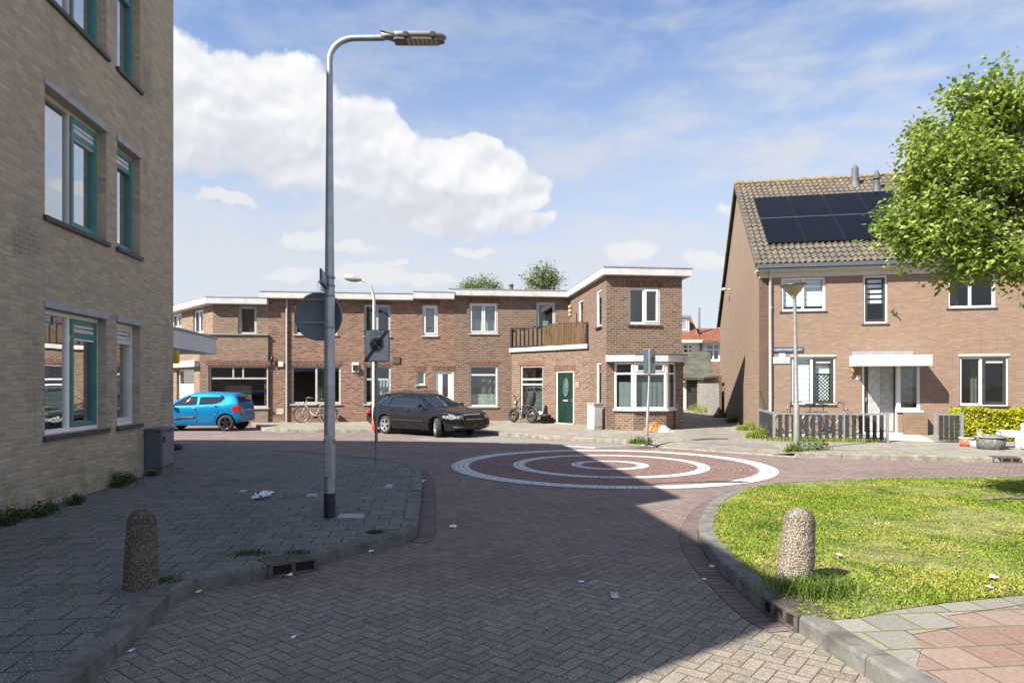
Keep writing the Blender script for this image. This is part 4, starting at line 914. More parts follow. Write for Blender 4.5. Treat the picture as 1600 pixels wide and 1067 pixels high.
fbox(HF, a0, a1, -.24, -.23, c0, c1).build('screen_backing', plain('green_backing', (.05, .09, .08), .9), fr)
fbox(HF, wm + .13, q[1] - .14, -.125, -.05, q[3] - .21, q[3] - .11).build('vent_grille', M_GREYFRAME, fr)
fr = window(HR, HF, hh['lr'], M_WHITE, .08, (.45,), sash=[(.48, .955, .03, .965, M_DARKFR, .085)], lintel=M_CREAM, lint_h=.07, label='ground floor window above the yellow hedge', **SP)
q = hh['lr']; wm = q[0] + (q[1] - q[0]) * .45; fbox(HF, wm + .15, q[1] - .14, -.125, -.05, q[3] - .22, q[3] - .11).build('vent_grille', M_GREYFRAME, fr)
folds(fr, HF, q[0] + .5, q[0] + .75, q[2] + .1, q[3] - .1, -.5, plain('dim_olive', (.09, .085, .06), .9), .03, .1)
fr = window(HR, HF, (hh['side'][0], hh['side'][1], hh['side'][2], hh['side'][3]), M_WHITE, .085, (), dep=.03, sill=M_WHITE, sillout=.16, name='side_light'); q = hh['side']; folds(fr, HF, q[0] + .1, q[1] - .1, q[2], q[3] - .1, -.4, plain('pale_green_net', (.30, .36, .34), .9), .05, .3)
# open front door
w0, w1, z0, z1 = hh['door']; D = MB(); fbox(HF, w0, w0 + .07, -.16, -.02, z0, z1, D); fbox(HF, w1 - .02, w1 + .10, -.14, .0, z0, z1, D); fbox(HF, w0 + .07, w1 - .02, -.16, -.02, z1 - .06, z1, D); fbox(HF, w0, w1 + .15, -.2, .12, .10, z0 - .002, D); dr = D.build('door', M_WHITE, HR, .004); dr['label'] = 'open front door under the white canopy'
fbox(HF, w0 + .075, w0 + .20, -.17, -.12, z0 + .02, z1 - .065).build('fixed_panel', plain('dark_panel', (.05, .05, .045), .5), dr)
dl = MB(); dl.M = HF.M @ Matrix.Translation((w0 + .215, -.16, 0)) @ Matrix.Rotation(R(-12), 4, 'Z'); wd = (w1 - w0) * .36; dl.box((0, 0, z0 + .02), (wd, .045, z1 - .07)); dl.build('door_leaf', plain('pale_grey_door', (.40, .405, .40), .5), dr)
dl = MB(); fbox(HF, w0 + .225 + wd, w1 - .03, -.30, -.26, z0 + .02, z1 - .07, dl); dl.build('door_leaf', plain('grey_door2', (.33, .335, .33), .5), dr)
hb_ = MB(); fbox(HF, w0 - .4, w1 + .5, -2.2, -2.15, 0, z1 + .2, hb_); fbox(HF, w1 + .02, w1 + .08, -2.1, -.2, .1, z1 + .2, hb_); hb_.build('hall_wall', plain('hall_grey', (.42, .42, .41), .8), dr)
fbox(HF, w0 + .12, w0 + .16, -.12, -.06, z0 + 1.0, z0 + 1.14).build('handle', M_ALU, dr)
# porch bay below the side light, low garden wall, canopy
fbox(HF, hh['side'][0] + .0, hh['side'][1] + .1, .001, .10, -.05, hh['side'][2] - .07).build('porch_base', M_BRICK_HOUSE, HR)
a = HF.fp(1416, 600, .45)[0]; b = HF.fp(1459, 600, .8)[0]; zz = HF.fp(1436, 646, .8)[1]
fbox(HF, a, b, .12, .34, -.05, zz).build('garden_wall', brick('low_wall_brick', [(.21, .14, .095), (.24, .16, .11), (.26, .18, .125)], (.18, .145, .105), low_green=True), HR, .006)
c0, c1 = HF.fp(1340.5, 600, .95)[0], HF.fp(1457, 600, .95)[0]; cz0, cz1 = HF.fp(1400, 571.5, .95)[1], HF.fp(1400, 554.5, .95)[1]
fbox(HF, c0, c1, .003, .95, cz0, cz1).build('canopy', M_WHITE, HR, .008)
fbox(HF, c0 + .05, c1 - .25, .002, .10, cz1 + .003, cz1 + .16).build('lead_flashing', M_ZINC, HR)
q = HF.fp(1331.5, 577); c = HF.M @ Vector((q[0], .1, q[1])); lm = MB(); lm.lathe([(.0, -.12), (.05, -.1), (.075, .12), (0, .13)], c, 12); lm.tube([c + Vector((0, 0, -.1)), c + Vector((-.02, .04, -.22)), c + Vector((-.02, .12, -.2))], .02, 6); lm.build('wall_lamp', plain('brass_cream', (.50, .36, .17), .4, metal=.3), HR)
r = HF.rect(1337.5, 586, 1344.5, 592.5); np_ = fbox(HF, r[0], r[1], .001, .012, r[2], r[3]).build('number_plate', M_WHITE, HR); 
def facM(fac, w, n, z):     # text plane facing out of a wall
    f, nn = fac.F, fac.Nn; p = fac.M @ Vector((w, n, z)); return Matrix(((f.x, 0, nn.x, p.x), (f.y, 0, nn.y, p.y), (0, 1, 0, p.z), (0, 0, 0, 1)))
text('lettering', '7', .1, facM(HF, (r[0] + r[1]) / 2, .014, (r[2] + r[3]) / 2), M_BLACK, np_)
q = HF.fp(1392.5, 487); c = HF.M @ Vector((q[0], 0, q[1])); lm = MB(); lm.tube([c, c + Vector((0, -.14, .02)), c + Vector((.08, -.2, -.06))], .022, 6); lm.tube([c + Vector((-.06, -.1, .0)), c + Vector((.02, -.15, .12))], .018, 6); lm.build('wall_hook', M_IRON, HR)
q = GB.fp(1141, 452); c = GB.M @ Vector((q[0], .0, q[1])); dn = GB.Nn; lm = MB(); lm.cyl(c, c + dn * .12, .03, 8); lm.lathe([(.0, -.06), (.11, -.05), (.13, .03), (0, .09)], c + dn * .28, 14); lm.build('gable_lamp', M_CREAM, HR)
# street name signs on the wall
M_BLUE = plain('sign_blue', (.028, .065, .135), .4)
sgn = thing('street_sign', 'blue street name plate with white letters on the salmon brick wall', 'street sign', tuple(HF.M @ Vector((0, 0, 3))))
r = HF.rect(1208, 542.5, 1255, 550.5); fbox(HF, r[0], r[1], .02, .035, r[2], r[3]).build('plate', M_BLUE, sgn, .003)
text('lettering', 'HORSTMANSTRAAT', .098, facM(HF, (r[0] + r[1]) / 2, .037, (r[2] + r[3]) / 2), M_WHITE, sgn)
s2 = thing('history_sign', 'pale enamel plate with small dark lines of text beside the drainpipe', 'plate', tuple(HF.M @ Vector((0, 0, 2.6))))
r = HF.rect(1207, 558, 1233.5, 568); fbox(HF, r[0], r[1], .02, .035, r[2], r[3]).build('plate', plain('enamel', (.52, .60, .68), .4), s2, .003)
ln = MB()
for k, (a, b) in enumerate(((.06, .86), (.16, .8), (.06, .94))):
    x = a
    while x < b: ww = random.uniform(.04, .1); fbox(HF, r[0] + (r[1] - r[0]) * x, r[0] + (r[1] - r[0]) * min(b, x + ww), .035, .037, r[3] - .055 - k * .06, r[3] - .03 - k * .06, ln); x += ww + .025
ln.build('lettering', plain('ink', (.08, .10, .16), .6), s2)
s3 = thing('notice', 'small blank white card fixed between the two wall plates', 'notice', tuple(HF.M @ Vector((.3, 0, 2.8)))); r = HF.rect(1217, 552, 1227, 557.5); fbox(HF, r[0], r[1], .003, .012, r[2], r[3]).build('card', M_WHITE, s3)
# ================================================================ far end of the alley
def at(px, py, d): q = ray(px, py) * d; return Vector((q.x, q.y, EYE + q.z))
SH = thing('shed', 'white shed with mossy green roof and black door at the alley end', 'shed', tuple(at(1085, 636, 44)))
SF2 = Fac(tuple(at(1040, 600, 44))[:2], (RT.x, RT.y))
r0 = SF2.rect(1040, 590, 1114, 640); dz = SF2.rect(1072.5, 593.5, 1090, 637)
mb = MB(); wall(mb, SF2, r0[0], r0[1], -.1, r0[3] + .05, [(dz[0], dz[1], -.05, dz[3])], .2); mb.build('wall', M_BRICK_WHITE, SH)
fbox(SF2, dz[0], dz[1], -.15, -.06, -.05, dz[3]).build('door', plain('black_door', (.03, .028, .026), .5), SH)
zt = SF2.fp(1085, 549, -2.5)[1]; mb = MB(); mb.M = SF2.M; mb.add([(r0[0] - .2, .25, r0[3] + .0), (r0[1] - .0, .25, r0[3] + .0), (SF2.fp(1109, 549, -3.5)[0], -3.5, zt), (r0[0] - .2, -3.5, zt), (r0[0] - .2, .25, r0[3] - .14), (r0[1], .25, r0[3] - .14), (SF2.fp(1109, 549, -3.5)[0], -3.5, 0), (r0[0] - .2, -3.5, 0)], [(0, 1, 2, 3), (0, 4, 5, 1), (1, 5, 6, 2), (2, 6, 7, 3), (3, 7, 4, 0)])
mb.build('roof', plain('mossy_felt', (.068, .070, .050), .95, var=.35, scale=1.2, dirt=(.105, .10, .08)), SH)
q = SF2.fp(1067, 597); c = SF2.M @ Vector((q[0], .15, q[1])); mb = MB(); mb.lathe([(0, -.1), (.18, -.06), (.16, .08), (0, .12)], c, 10); mb.build('wall_lamp', M_ALU, SH)
WF = thing('wooden_fence', 'weathered grey board fence with an open lattice top along the alley', 'fence', tuple(at(1105, 640, 36)))
A_, B2 = at(1090, 640, 43.5), at(1123.5, 650, 34); A_.z = B2.z = 0; ff = Fac(A_[:2], (B2 - A_)[:2]); L = (B2 - A_).length; zf = 1.75 + 8 / FPX * 34
mb = MB(); z = .1; k = 0
while z < 1.75: fbox(ff, 0, L, .0 - .003 * (k % 2), .03, z, z + .16, mb); z += .17; k += 1
mb.build('board_panel', M_WOODG, WF)
for k in range(5): fbox(ff, L * k / 4 - .05, L * k / 4 + .05, -.12, -.004, 0, 2.15 if k > 1 else 1.8).build('post', M_WOOD, WF)
mb = MB(); fbox(ff, L * .35, L, -.02, .03, 2.1, 2.2, mb)
for k in range(14): a = L * .35 + L * .65 * k / 13; mb.beam(ff.M @ Vector((a, 0, 1.75)), ff.M @ Vector((min(L, a + .25), 0, 2.12)), .05, .03)
mb.build('lattice', M_WOOD, WF)
for i, (x0, x1, ye, yr, d, dorm, lab) in enumerate(((1010, 1094, 532, 493, 62, True, 'white walled house with an orange tiled roof and a dormer beyond the alley'), (1095.5, 1215, 533, 513, 62, False, 'orange tiled house with brown gutter half hidden by the salmon house gable'))):
    H = thing('distant_house', lab, 'house', tuple(at((x0 + x1) / 2, 640, d)), 'tiled houses beyond the alley'); f = Fac(tuple(at(x0, 600, d))[:2], (RT.x, RT.y)); L = (x1 - x0) / FPX * d
    ze = f.fp(x0, ye)[1]; zr = f.fp(x0, yr, -3.5)[1]; mb = MB()
    ws = [f.rect(1067, 537, 1083, 560)] if i == 0 else [f.rect(1103, 537, 1125, 563)]
    wall(mb, f, 0, L, -.1, ze, ws, .25); fbox(f, 0, .2, -6.8, -.251, -.1, ze, mb); fbox(f, 0, L, -7, -6.8, -.1, ze, mb); mb.build('wall', M_BRICK_WHITE, H)
    fbox(f, 0, L, .004, .05, 1.5, f.fp(x0, 565)[1]).build('brick_apron', M_BRICK_ROW, H)
    mb = MB(); mb.M = f.M; mb.add([(0, .4, ze), (L, .4, ze), (L, -3.5, zr), (0, -3.5, zr), (0, -7.2, ze), (L, -7.2, ze)], [(0, 1, 2, 3), (3, 2, 5, 4), (0, 3, 4), (1, 5, 2)])
    tilem = brick('orange_tiles%d' % i, [(.20, .072, .042), (.24, .095, .055), (.17, .06, .036)], (.10, .04, .026), .24, .3, .03, .2, (.25, .08, .04), .8, .6)
    ro = mb.build('roof', tilem, H)
    fbox(f, -.1, L + .1, .1, .6, ze - .22, ze + .02).build('gutter', M_WHITE if i == 0 else plain('brown_gutter', (.13, .09, .06), .6), H)
    for w_ in ws: window(H, f, w_, M_WHITE, .12, (.55,), ((.65, 0, 1),), .1)
    if dorm:
        r = f.rect(1062, 495, 1081, 515); o = fbox(f, r[0] - 1.5, r[1], -3.4, -.9, r[2] - .3, r[3]); dm = o.build('dormer', M_WHITE, H); fbox(f, r[0] - 1.7, r[1] + .15, -3.5, -.7, r[3], r[3] + .22).build('dormer_roof', M_ZINC, dm)
        w3 = window(dm, f.sub(-.9), (r[0] + .1, r[1] - .2, r[2], r[3] - .15), M_WHITE, .1, (), (), -.06); folds(w3, f.sub(-.9), r[0] + .2, r[1] - .3, r[2] + .1, r[3] - .25, .01, M_CURTAIN, .01, .2)
        q = f.fp(1092.5, 512, -2)[0]; mb = MB(); mb.M = f.M; mb.cyl((q, -2, ze), (q, -2, f.fp(1092, 481, -2)[1]), .1, 8); mb.build('flue', M_GALVD, H)
        q = f.fp(1093, 600)[0]; mb = MB(); mb.M = f.M; mb.tube([(q + .1, .3, ze - .1), (q + .1, .1, ze - .9), (q, .1, ze - 3)], .09, 8); mb.build('drainpipe', M_IRON, H)

# ================================================================ street furniture
# tall lamp post
b = G(515, 808, .115); dL = b.dot(FW)
zl = lambda py, d=dL: EYE + (HY - py) / FPX * d
T = thing('street_lamp', 'tall grey steel street lamp standing on the dark pavement corner', 'street lamp', tuple(b))
mb = MB(); zb_ = zl(95)
mb.tube([(b.x, b.y, .11), (b.x, b.y, .115 + .30)], .071, 20); mb.build('base_collar', M_BLACK, T)
mb = MB(); pts = [(b.x, b.y, .30), (b.x, b.y, 1.2), (b.x, b.y, zl(452)), (b.x, b.y, zl(445)), (b.x, b.y, zl(330)), (b.x, b.y, zl(200)), (b.x, b.y, zb_)]
mb.tube(pts, [.068, .067, .064, .058, .050, .042, .038], 20)
rr = zl(60) - zb_; arm = [Vector((b.x, b.y, zb_)) + RT * (rr * 1.15 * (1 - math.cos(t))) + Vector((0, 0, rr * math.sin(t))) for t in np.linspace(0, math.pi / 2, 10)]
endp = Vector((b.x, b.y, 0)) + RT * ((601 - 515) / FPX * dL); endp.z = zl(59.5)
mb.tube(arm + [endp], .037, 16); mb.build('pole', M_GALV, T)
mb = MB(); door = Vector((b.x, b.y, 0)) - FW * .066
mb.M = Matrix.Translation(door) @ Matrix.Rotation(-YAW, 4, 'Z'); mb.box((-.045, -.006, .62), (.045, .02, 1.12)); mb.box((-.012, -.012, .66), (.012, .0, .69)); mb.box((-.012, -.012, 1.04), (.012, .0, 1.07)); mb.build('service_hatch', M_GALV, T, .006)
# lamp head: flat LED housing, pointed heel, rounded toe
hd = MB(); hd.M = Matrix.Translation(endp) @ Matrix.Rotation(-YAW, 4, 'Z')
def plan(x, L=.76):
    t = x / L; return .105 * (1 - max(0, (t - .72) / .28) ** 2.2) ** .5 if t > .72 else .045 + .06 * min(1, t / .22) ** .8
vs, fs = [], []; xs = [-.04, .0, .05, .12, .2, .35, .5, .56, .62, .67, .70, .73, .75, .758]; nr = 14
for x in xs:
    hw = plan(max(0, x)) if x < .757 else .012; top = .05 if x > .1 else .06 - .05 * (x + .04) ; bot = -.03 if x > .1 else -.015
    if x > .6: top = .05 - .04 * ((x - .6) / .16) ** 2; bot = -.03 + .02 * ((x - .6) / .16) ** 2
    for k in range(nr):
        t = 2 * math.pi * k / nr; c_, s_ = math.cos(t), math.sin(t); sg = lambda v, e: math.copysign(abs(v) ** e, v)
        vs.append((x, hw * sg(c_, .5), (top + bot) / 2 + (top - bot) / 2 * sg(s_, .6)))
for i in range(len(xs) - 1):
    for k in range(nr): fs.append((i * nr + k, i * nr + (k + 1) % nr, (i + 1) * nr + (k + 1) % nr, (i + 1) * nr + k))
fs += [tuple(range(nr))[::-1], tuple(range((len(xs) - 1) * nr, len(xs) * nr))]
hd.add(vs, fs, 0, True); head = hd.build('lamp_head', plain('housing_grey', (.21, .215, .215), .5, metal=.1, var=.08), T)
lens = MB(); lens.M = hd.M
pl = [(x, plan(x) - .018) for x in np.linspace(.12, .735, 14)]; pl = pl + [(x, -y) for x, y in pl[::-1]]
lens.prism(pl, -.055, -.026); lens.build('lens', plain('lamp_lens', (.12, .115, .095), .15, var=.15, scale=30), head)
led = MB(); led.M = hd.M
for i in range(7):
    for j in range(-2, 3): led.box((.30 + i * .055 - .017, j * .035 - .012, -.060), (.30 + i * .055 + .017, j * .035 + .012, -.0545))
led.build('led_array', plain('led_pale', (.50, .46, .34), .3), head)
fin = MB(); fin.M = hd.M; fin.add([(-.05, -.05, .085), (.12, -.1, .03), (.12, .1, .03), (-.05, .05, .085), (-.05, -.05, .07), (.12, -.1, .0), (.12, .1, .0), (-.05, .05, .07)], [(0, 1, 2, 3), (7, 6, 5, 4), (0, 4, 5, 1), (2, 6, 7, 3), (1, 5, 6, 2), (0, 3, 7, 4)])
for x in (.27, .60):
    fin.box((x - .028, -.118, -.035), (x + .028, -.096, .022))
fin.build('clasp', M_BLACK, head)
cl = MB()
for py in (690, 434, 447, 463, 512): hb2 = .028 if py > 600 else .012; cl = MB(); cl.tube([(b.x, b.y, zl(py) - hb2), (b.x, b.y, zl(py) + hb2)], .073 if py > 600 else .067, 18); cl.build('clamp_band', M_GALVD, T)
# round traffic sign seen from behind
c = b + FW * .10 + RT * ((494 - 515) / FPX * (dL + .1)); cz = zl(494.5, dL + .1); rad = 37.5 / FPX * (dL + .1)
RS = thing('traffic_sign', 'round traffic sign seen from its grey back, clamped to the tall lamp post', 'traffic sign', (c.x, c.y, cz))
fr_ = Matrix.Translation((c.x, c.y, cz)) @ Matrix.Rotation(-YAW - R(4), 4, 'Z')
mb = MB(fr_); mb.lathe([(0, 0), (rad * .90, 0), (rad * .965, -.012), (rad, -.012), (rad, .03), (rad * .97, .03), (0, .032)], (0, 0, 0), 56, 0, 'Y'); mb.build('sign_disc', M_SIGNBACK, RS)
mb = MB(fr_); mb.box((-.2, -.02, .2), (.24, -.002, .225)); mb.box((-.2, -.02, -.09), (.24, -.002, -.065))
mb.build('back_rail', M_GALVD, RS)
# small blue plate on the lamp post
pA = b + RT * ((513 - 515) / FPX * dL) - FW * .06; pB = ray(502, 430) * 7.82; pB = Vector((pB.x, pB.y, 0))
za0, za1 = zl(448.5, dL - .06), zl(430, dL - .06)
NS = thing('street_sign', 'small blue and white street plate sticking out from the tall lamp post', 'street sign', (pA.x, pA.y, za0)); f = Fac((pB.x, pB.y), (pA - pB)[:2]); L = (pA - pB).to_2d().length
fbox(f, 0, L, -.02, .0, za0, za1).build('plate', M_BLUE, NS, .003); fbox(f, .03, L - .02, .0005, .004, za0 + .02, za1 - .02).build('plate_face', plain('pale_blue', (.22, .30, .45), .5, var=.3, scale=20), NS)
fbox(f, -.012, L + .02, -.03, .012, za0 - .018, za0 - .001).build('plate_rail', M_GALVD, NS)
# end-of-zone sign
b2 = G(588, 723, .115); d2 = b2.dot(FW)
ZS = thing('traffic_sign', 'rectangular end of no-parking zone sign on a thin grey post', 'traffic sign', tuple(b2))
mb = MB(); mb.cyl((b2.x, b2.y, 0), (b2.x, b2.y, zl(519, d2)), .032, 12); mb.build('post', M_GALVD, ZS)
x0, x1, zt, zb_ = (570.5 - 588) / FPX * d2, (610.5 - 588) / FPX * d2, zl(515.5, d2), zl(565.5, d2); PM = Matrix.Translation((b2.x, b2.y, 0)) @ Matrix.Rotation(-YAW - R(6), 4, 'Z')
mb = MB(PM); mb.box((x0, -.065, zb_), (x1, -.035, zt)); pn = mb.build('sign_panel', M_SIGNBACK, ZS, .012)
mb = MB(PM); mb.box((x0 + .02, -.069, zb_ + .02), (x1 - .02, -.0652, zt - .02)); mb.build('sign_face', plain('sign_grey', (.55, .58, .60), .5, var=.12, scale=10), pn)
cx, cz = (x0 + x1) / 2 - .005, zb_ + (zt - zb_) * .53; rr = (x1 - x0) * .31
mb = MB(PM @ Matrix.Translation((cx, -.0692, cz))); mb.lathe([(rr, 0), (rr, -.001), (rr * .78, -.001), (rr * .78, 0)], (0, 0, 0), 40, 0, 'Y', False); mb.build('emblem_rim', plain('sign_rim', (.26, .29, .30), .5), pn)
mb = MB(PM @ Matrix.Translation((cx, -.0695, cz))); mb.lathe([(0, 0), (rr * .775, 0)], (0, 0, 0), 40, 0, 'Y', False); mb.build('emblem', plain('sign_dark', (.045, .055, .07), .5), pn)
mb = MB(PM); q = rr * .55; mb.beam((cx - q, -.0715, cz + q), (cx + q, -.0715, cz - q), .022, .002, up=(0, 1, 0)); mb.build('emblem_bar', plain('sign_bar', (.24, .26, .27), .5), pn)
mb = MB(PM)
for o in (-.032, -.0, .032):
    mb.beam((x0 + .03 + o, -.074, zb_ + .015), (x1 - .055 + o, -.074, zt - .03), .019, .002, up=(0, 1, 0))
mb.build('cancel_stripe', M_BLACK, pn)
text('lettering', 'ZONE', .10, PM @ Matrix(((1, 0, 0, cx - .01), (0, 0, -1, -.0705), (0, 1, 0, zt - .085), (0, 0, 0, 1))), plain('sign_letter', (.16, .17, .18), .5), pn)
# second street lamp across the road
b3_ = G(584.5, 671, .12); d3 = b3_.dot(FW)
T2 = thing('street_lamp', 'slim street lamp with a red base beside the rear of the black car', 'street lamp', tuple(b3_))
mb = MB(); mb.tube([(b3_.x, b3_.y, .1), (b3_.x, b3_.y, .55)], .085, 14); mb.build('painted_base', plain('red_band', (.50, .06, .04), .5, var=.3, scale=3, dirt=(.62, .58, .55)), T2)
mb = MB(); z5 = zl(472, d3); pt = [(b3_.x, b3_.y, .5), (b3_.x, b3_.y, 2.2), (b3_.x, b3_.y, z5)]
for px, py in ((583.5, 462), (581, 452), (577, 445), (571, 440), (560, 435.5)): q = b3_ + RT * ((px - 584.5) / FPX * d3); pt.append((q.x, q.y, zl(py, d3)))
mb.tube(pt, [.08, .075, .055, .05, .045, .042, .04, .036], 12); mb.build('pole', plain('pale_galv', (.50, .50, .48), .5, metal=.3, var=.1), T2)
q = b3_ + RT * ((562 - 584.5) / FPX * d3); hm = MB(Matrix.Translation((q.x, q.y, zl(436.5, d3))) @ Matrix.Rotation(-YAW, 4, 'Z') @ Matrix.Rotation(R(8), 4, 'Y'))
hm.lathe([(.04, .08), (.075, 0), (.12, -.12), (.13, -.3), (.10, -.48), (.04, -.58), (0, -.6)], (0, 0, 0), 14, 0, 'X'); hm.build('lamp_head', plain('lamp_grey', (.33, .33, .30), .4), T2)
# small bowl lamp right
b4 = G(1244.5, 703, .12); d4 = b4.dot(FW)
T3 = thing('street_lamp', 'short lamp post with an upturned bowl shade in front of the slatted fence', 'street lamp', tuple(b4))
topz = zl(462, d4); mb = MB(); mb.tube([(b4.x, b4.y, .1), (b4.x, b4.y, 1.25), (b4.x, b4.y, 1.3), (b4.x - .05, b4.y, topz)], [.075, .07, .052, .042], 14); mb.build('pole', plain('lamp_post_pale', (.27, .265, .25), .45, metal=.45, var=.1, scale=8), T3)
rb = .5 * 38 / FPX * d4; ht = 19 / FPX * d4; mb = MB(Matrix.Translation((b4.x - .07, b4.y, topz)) @ Matrix.Rotation(R(-3), 4, 'Y')); mb.lathe([(.05, -.06), (.075, .0), (.14, .07), (rb * .80, ht * .62), (rb * .97, ht * .80)], (0, 0, 0), 26); bw = mb.build('lamp_shade', pbr('amber_bowl', lambda n: {'Base Color': n.mix(n.noise(n.coord('Object'), 3, 3), (.25, .20, .08), (.42, .36, .20)), 'Roughness': .15, 'Specular IOR Level': .7}), T3)
mb = MB(mb.M); mb.lathe([(rb * .97, ht * .78), (rb * 1.03, ht * .80), (rb * 1.03, ht * .9), (rb * .9, ht * 1.0), (0, ht * 1.06)], (0, 0, 0), 26); mb.build('shade_cover', M_DARKFR, bw)
# double faced sign on leaning post at the corner house
b5 = G(1010, 693, .12); d5 = b5.dot(FW)
S5 = thing('traffic_sign', 'leaning post with a double-sided rectangular sign before the bay window', 'traffic sign', tuple(b5))
tp = b5 + RT * (6.0 / FPX * d5); mid = b5.lerp(tp, .42)
mb = MB(); mb.tube([(b5.x, b5.y, .05), (mid.x, mid.y, zl(632, d5)), (mid.x, mid.y, zl(630, d5)), (tp.x, tp.y, zl(548, d5))], [.042, .042, .028, .028], 12); mb.build('post', M_ALU, S5)
pz0, pz1 = zl(584, d5), zl(545.5, d5); px_ = lambda p: (p - 1015.0) / FPX * d5
for k, (xa, ya, xb, yb, m) in enumerate(((-.13, -.10, .12, -.36, M_SIGNBACK), (-.02, .26, .22, .04, plain('worn_sign_face', (.34, .34, .34), .5, var=.1, scale=5)))):
    pass
def panel(cx0, cx1, dn0, dn1, nm, m):
    a = b5 + RT * ((cx0 - 1010) / FPX * d5) + FW * dn0; c = b5 + RT * ((cx1 - 1010) / FPX * d5) + FW * dn1; f = Fac(a[:2], (c - a)[:2]); L = (c - a).to_2d().length; return f, L, fbox(f, 0, L, -.03, 0, pz0, pz1).build(nm, m, S5, .006)
f, L, o = panel(1013.5, 1025.5, -.16, .10, 'sign_panel', M_ALU)
fbox(f, .02, L - .02, .0006, .003, pz0 + .02, pz1 - .02).build('sign_face', plain('worn_sign_face', (.33, .32, .32), .5, var=.1, scale=5), o)
mb = MB(); mb.M = f.M @ Matrix.Translation((L * .5, .0035, pz0 + (pz1 - pz0) * .55)); mb.lathe([(0, 0), (L * .33, 0)], (0, 0, 0), 24, 0, 'Y', False); mb.build('emblem', plain('worn_emblem', (.10, .09, .10), .5), o)
mb = MB(); mb.M = f.M; mb.beam((L * .12, .005, pz0 + .05), (L * .9, .005, pz1 - .05), .03, .002, up=(0, 1, 0)); mb.build('cancel_stripe', M_SIGNBACK, o)
f, L, o = panel(1007.3, 1012.2, .14, -.14, 'sign_panel', M_ALU); fbox(f, .0, L - .03, .0006, .004, pz0 + .015, pz1 - .015).build('sign_face', plain('teal_face', (.045, .085, .095), .5), o)
# bollards of washed gravel concrete
def bollard(px, pyb, pyt, w, lab, tilt, z):
    b = G(px, pyb - 6, z); d = b.dot(FW); h = (pyb - pyt - 2) / FPX * d; r = w / 2 / FPX * d
    o = MB(Matrix.Translation((b.x, b.y, z)) @ Matrix.Rotation(R(tilt), 4, 'Y'))
    prof = [(r * 1.04, -.06), (r * 1.02, .03), (r * .97, h * .35), (r * .90, h * .62), (r * .845, h * .82)] + [(r * .845 * math.cos(t), h * .82 + h * .18 * math.sin(t)) for t in np.linspace(.15, math.pi / 2, 8)]
    n = 64; P2 = rounded(prof, 8); o.lathe([(max(.0005, a), b_) for a, b_ in P2], (0, 0, 0), n)
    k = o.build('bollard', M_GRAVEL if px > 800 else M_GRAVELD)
    tag(k, lab, 'bollard', 'gravel concrete bollards')
    me = k.data; nn = RNG.random(len(me.vertices))
    for v, x in zip(me.vertices, nn):
        q = Vector((v.co.x - b.x, v.co.y - b.y, 0))
        if q.length > .01: v.co += q.normalized() * (x - .5) * .010
    return k
def gravel(n, k=1.0):
    p = n.pos(); vx, vy, _ = n.xyz(n.voro(p, 82, 'Color')); vd = n.voro(p, 82)
    c = n.ramp(vx, [(0, (.15, .105, .065)), (.3, (.26, .20, .135)), (.55, (.34, .295, .23)), (.75, (.40, .38, .33)), (1, (.18, .165, .145))])
    c = n.mix(vd.step(.42, .72), c, (.12, .105, .085)); c = n.mix(n.noise(p, 3, 4).step(.55, .75) * .35, c, (.22, .19, .12))
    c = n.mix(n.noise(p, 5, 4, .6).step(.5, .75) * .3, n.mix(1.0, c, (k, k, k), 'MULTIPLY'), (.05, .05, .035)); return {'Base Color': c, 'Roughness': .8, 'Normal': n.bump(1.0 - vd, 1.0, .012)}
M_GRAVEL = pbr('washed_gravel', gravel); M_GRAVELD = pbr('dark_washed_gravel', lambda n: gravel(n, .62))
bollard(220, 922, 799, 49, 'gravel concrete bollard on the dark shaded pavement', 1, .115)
bollard(1241, 917, 796, 54, 'gravel concrete bollard leaning at the edge of the sunny lawn', 5, .12)
# grey utility cabinet at the apartment corner
a = G(256, 741, .115)
UC = thing('utility_cabinet', 'dark grey utility cabinet against the corner of the apartment block', 'cabinet', (-4.9, 13.3, .115))
zt = EYE - 68 / FPX * 12.5; mb = MB(); mb.box((-5.055, 12.92, .24), (a.x, 13.55, zt - .05)); bd = mb.build('body', plain('cabinet_grey', (.085, .10, .125), .5, var=.1), UC, .008)
mb = MB(); mb.box((-5.056, 12.90, zt - .048), (a.x + .02, 13.57, zt)); mb.build('lid', plain('cabinet_lid', (.10, .115, .14), .5), UC, .01)
mb = MB(); mb.box((-5.054, 12.93, .05), (a.x - .01, 13.54, .238)); mb.build('plinth', M_KERB, UC); mb = MB(); mb.box((a.x + .001, 12.97, .28), (a.x + .012, 13.50, zt - .1)); dd = mb.build('door', plain('cabinet_door', (.15, .165, .19), .5, var=.1), UC, .004); mb = MB(); mb.box((a.x + .012, 13.0, .7), (a.x + .03, 13.05, .8)); mb.build('handle', M_BLACK, dd)
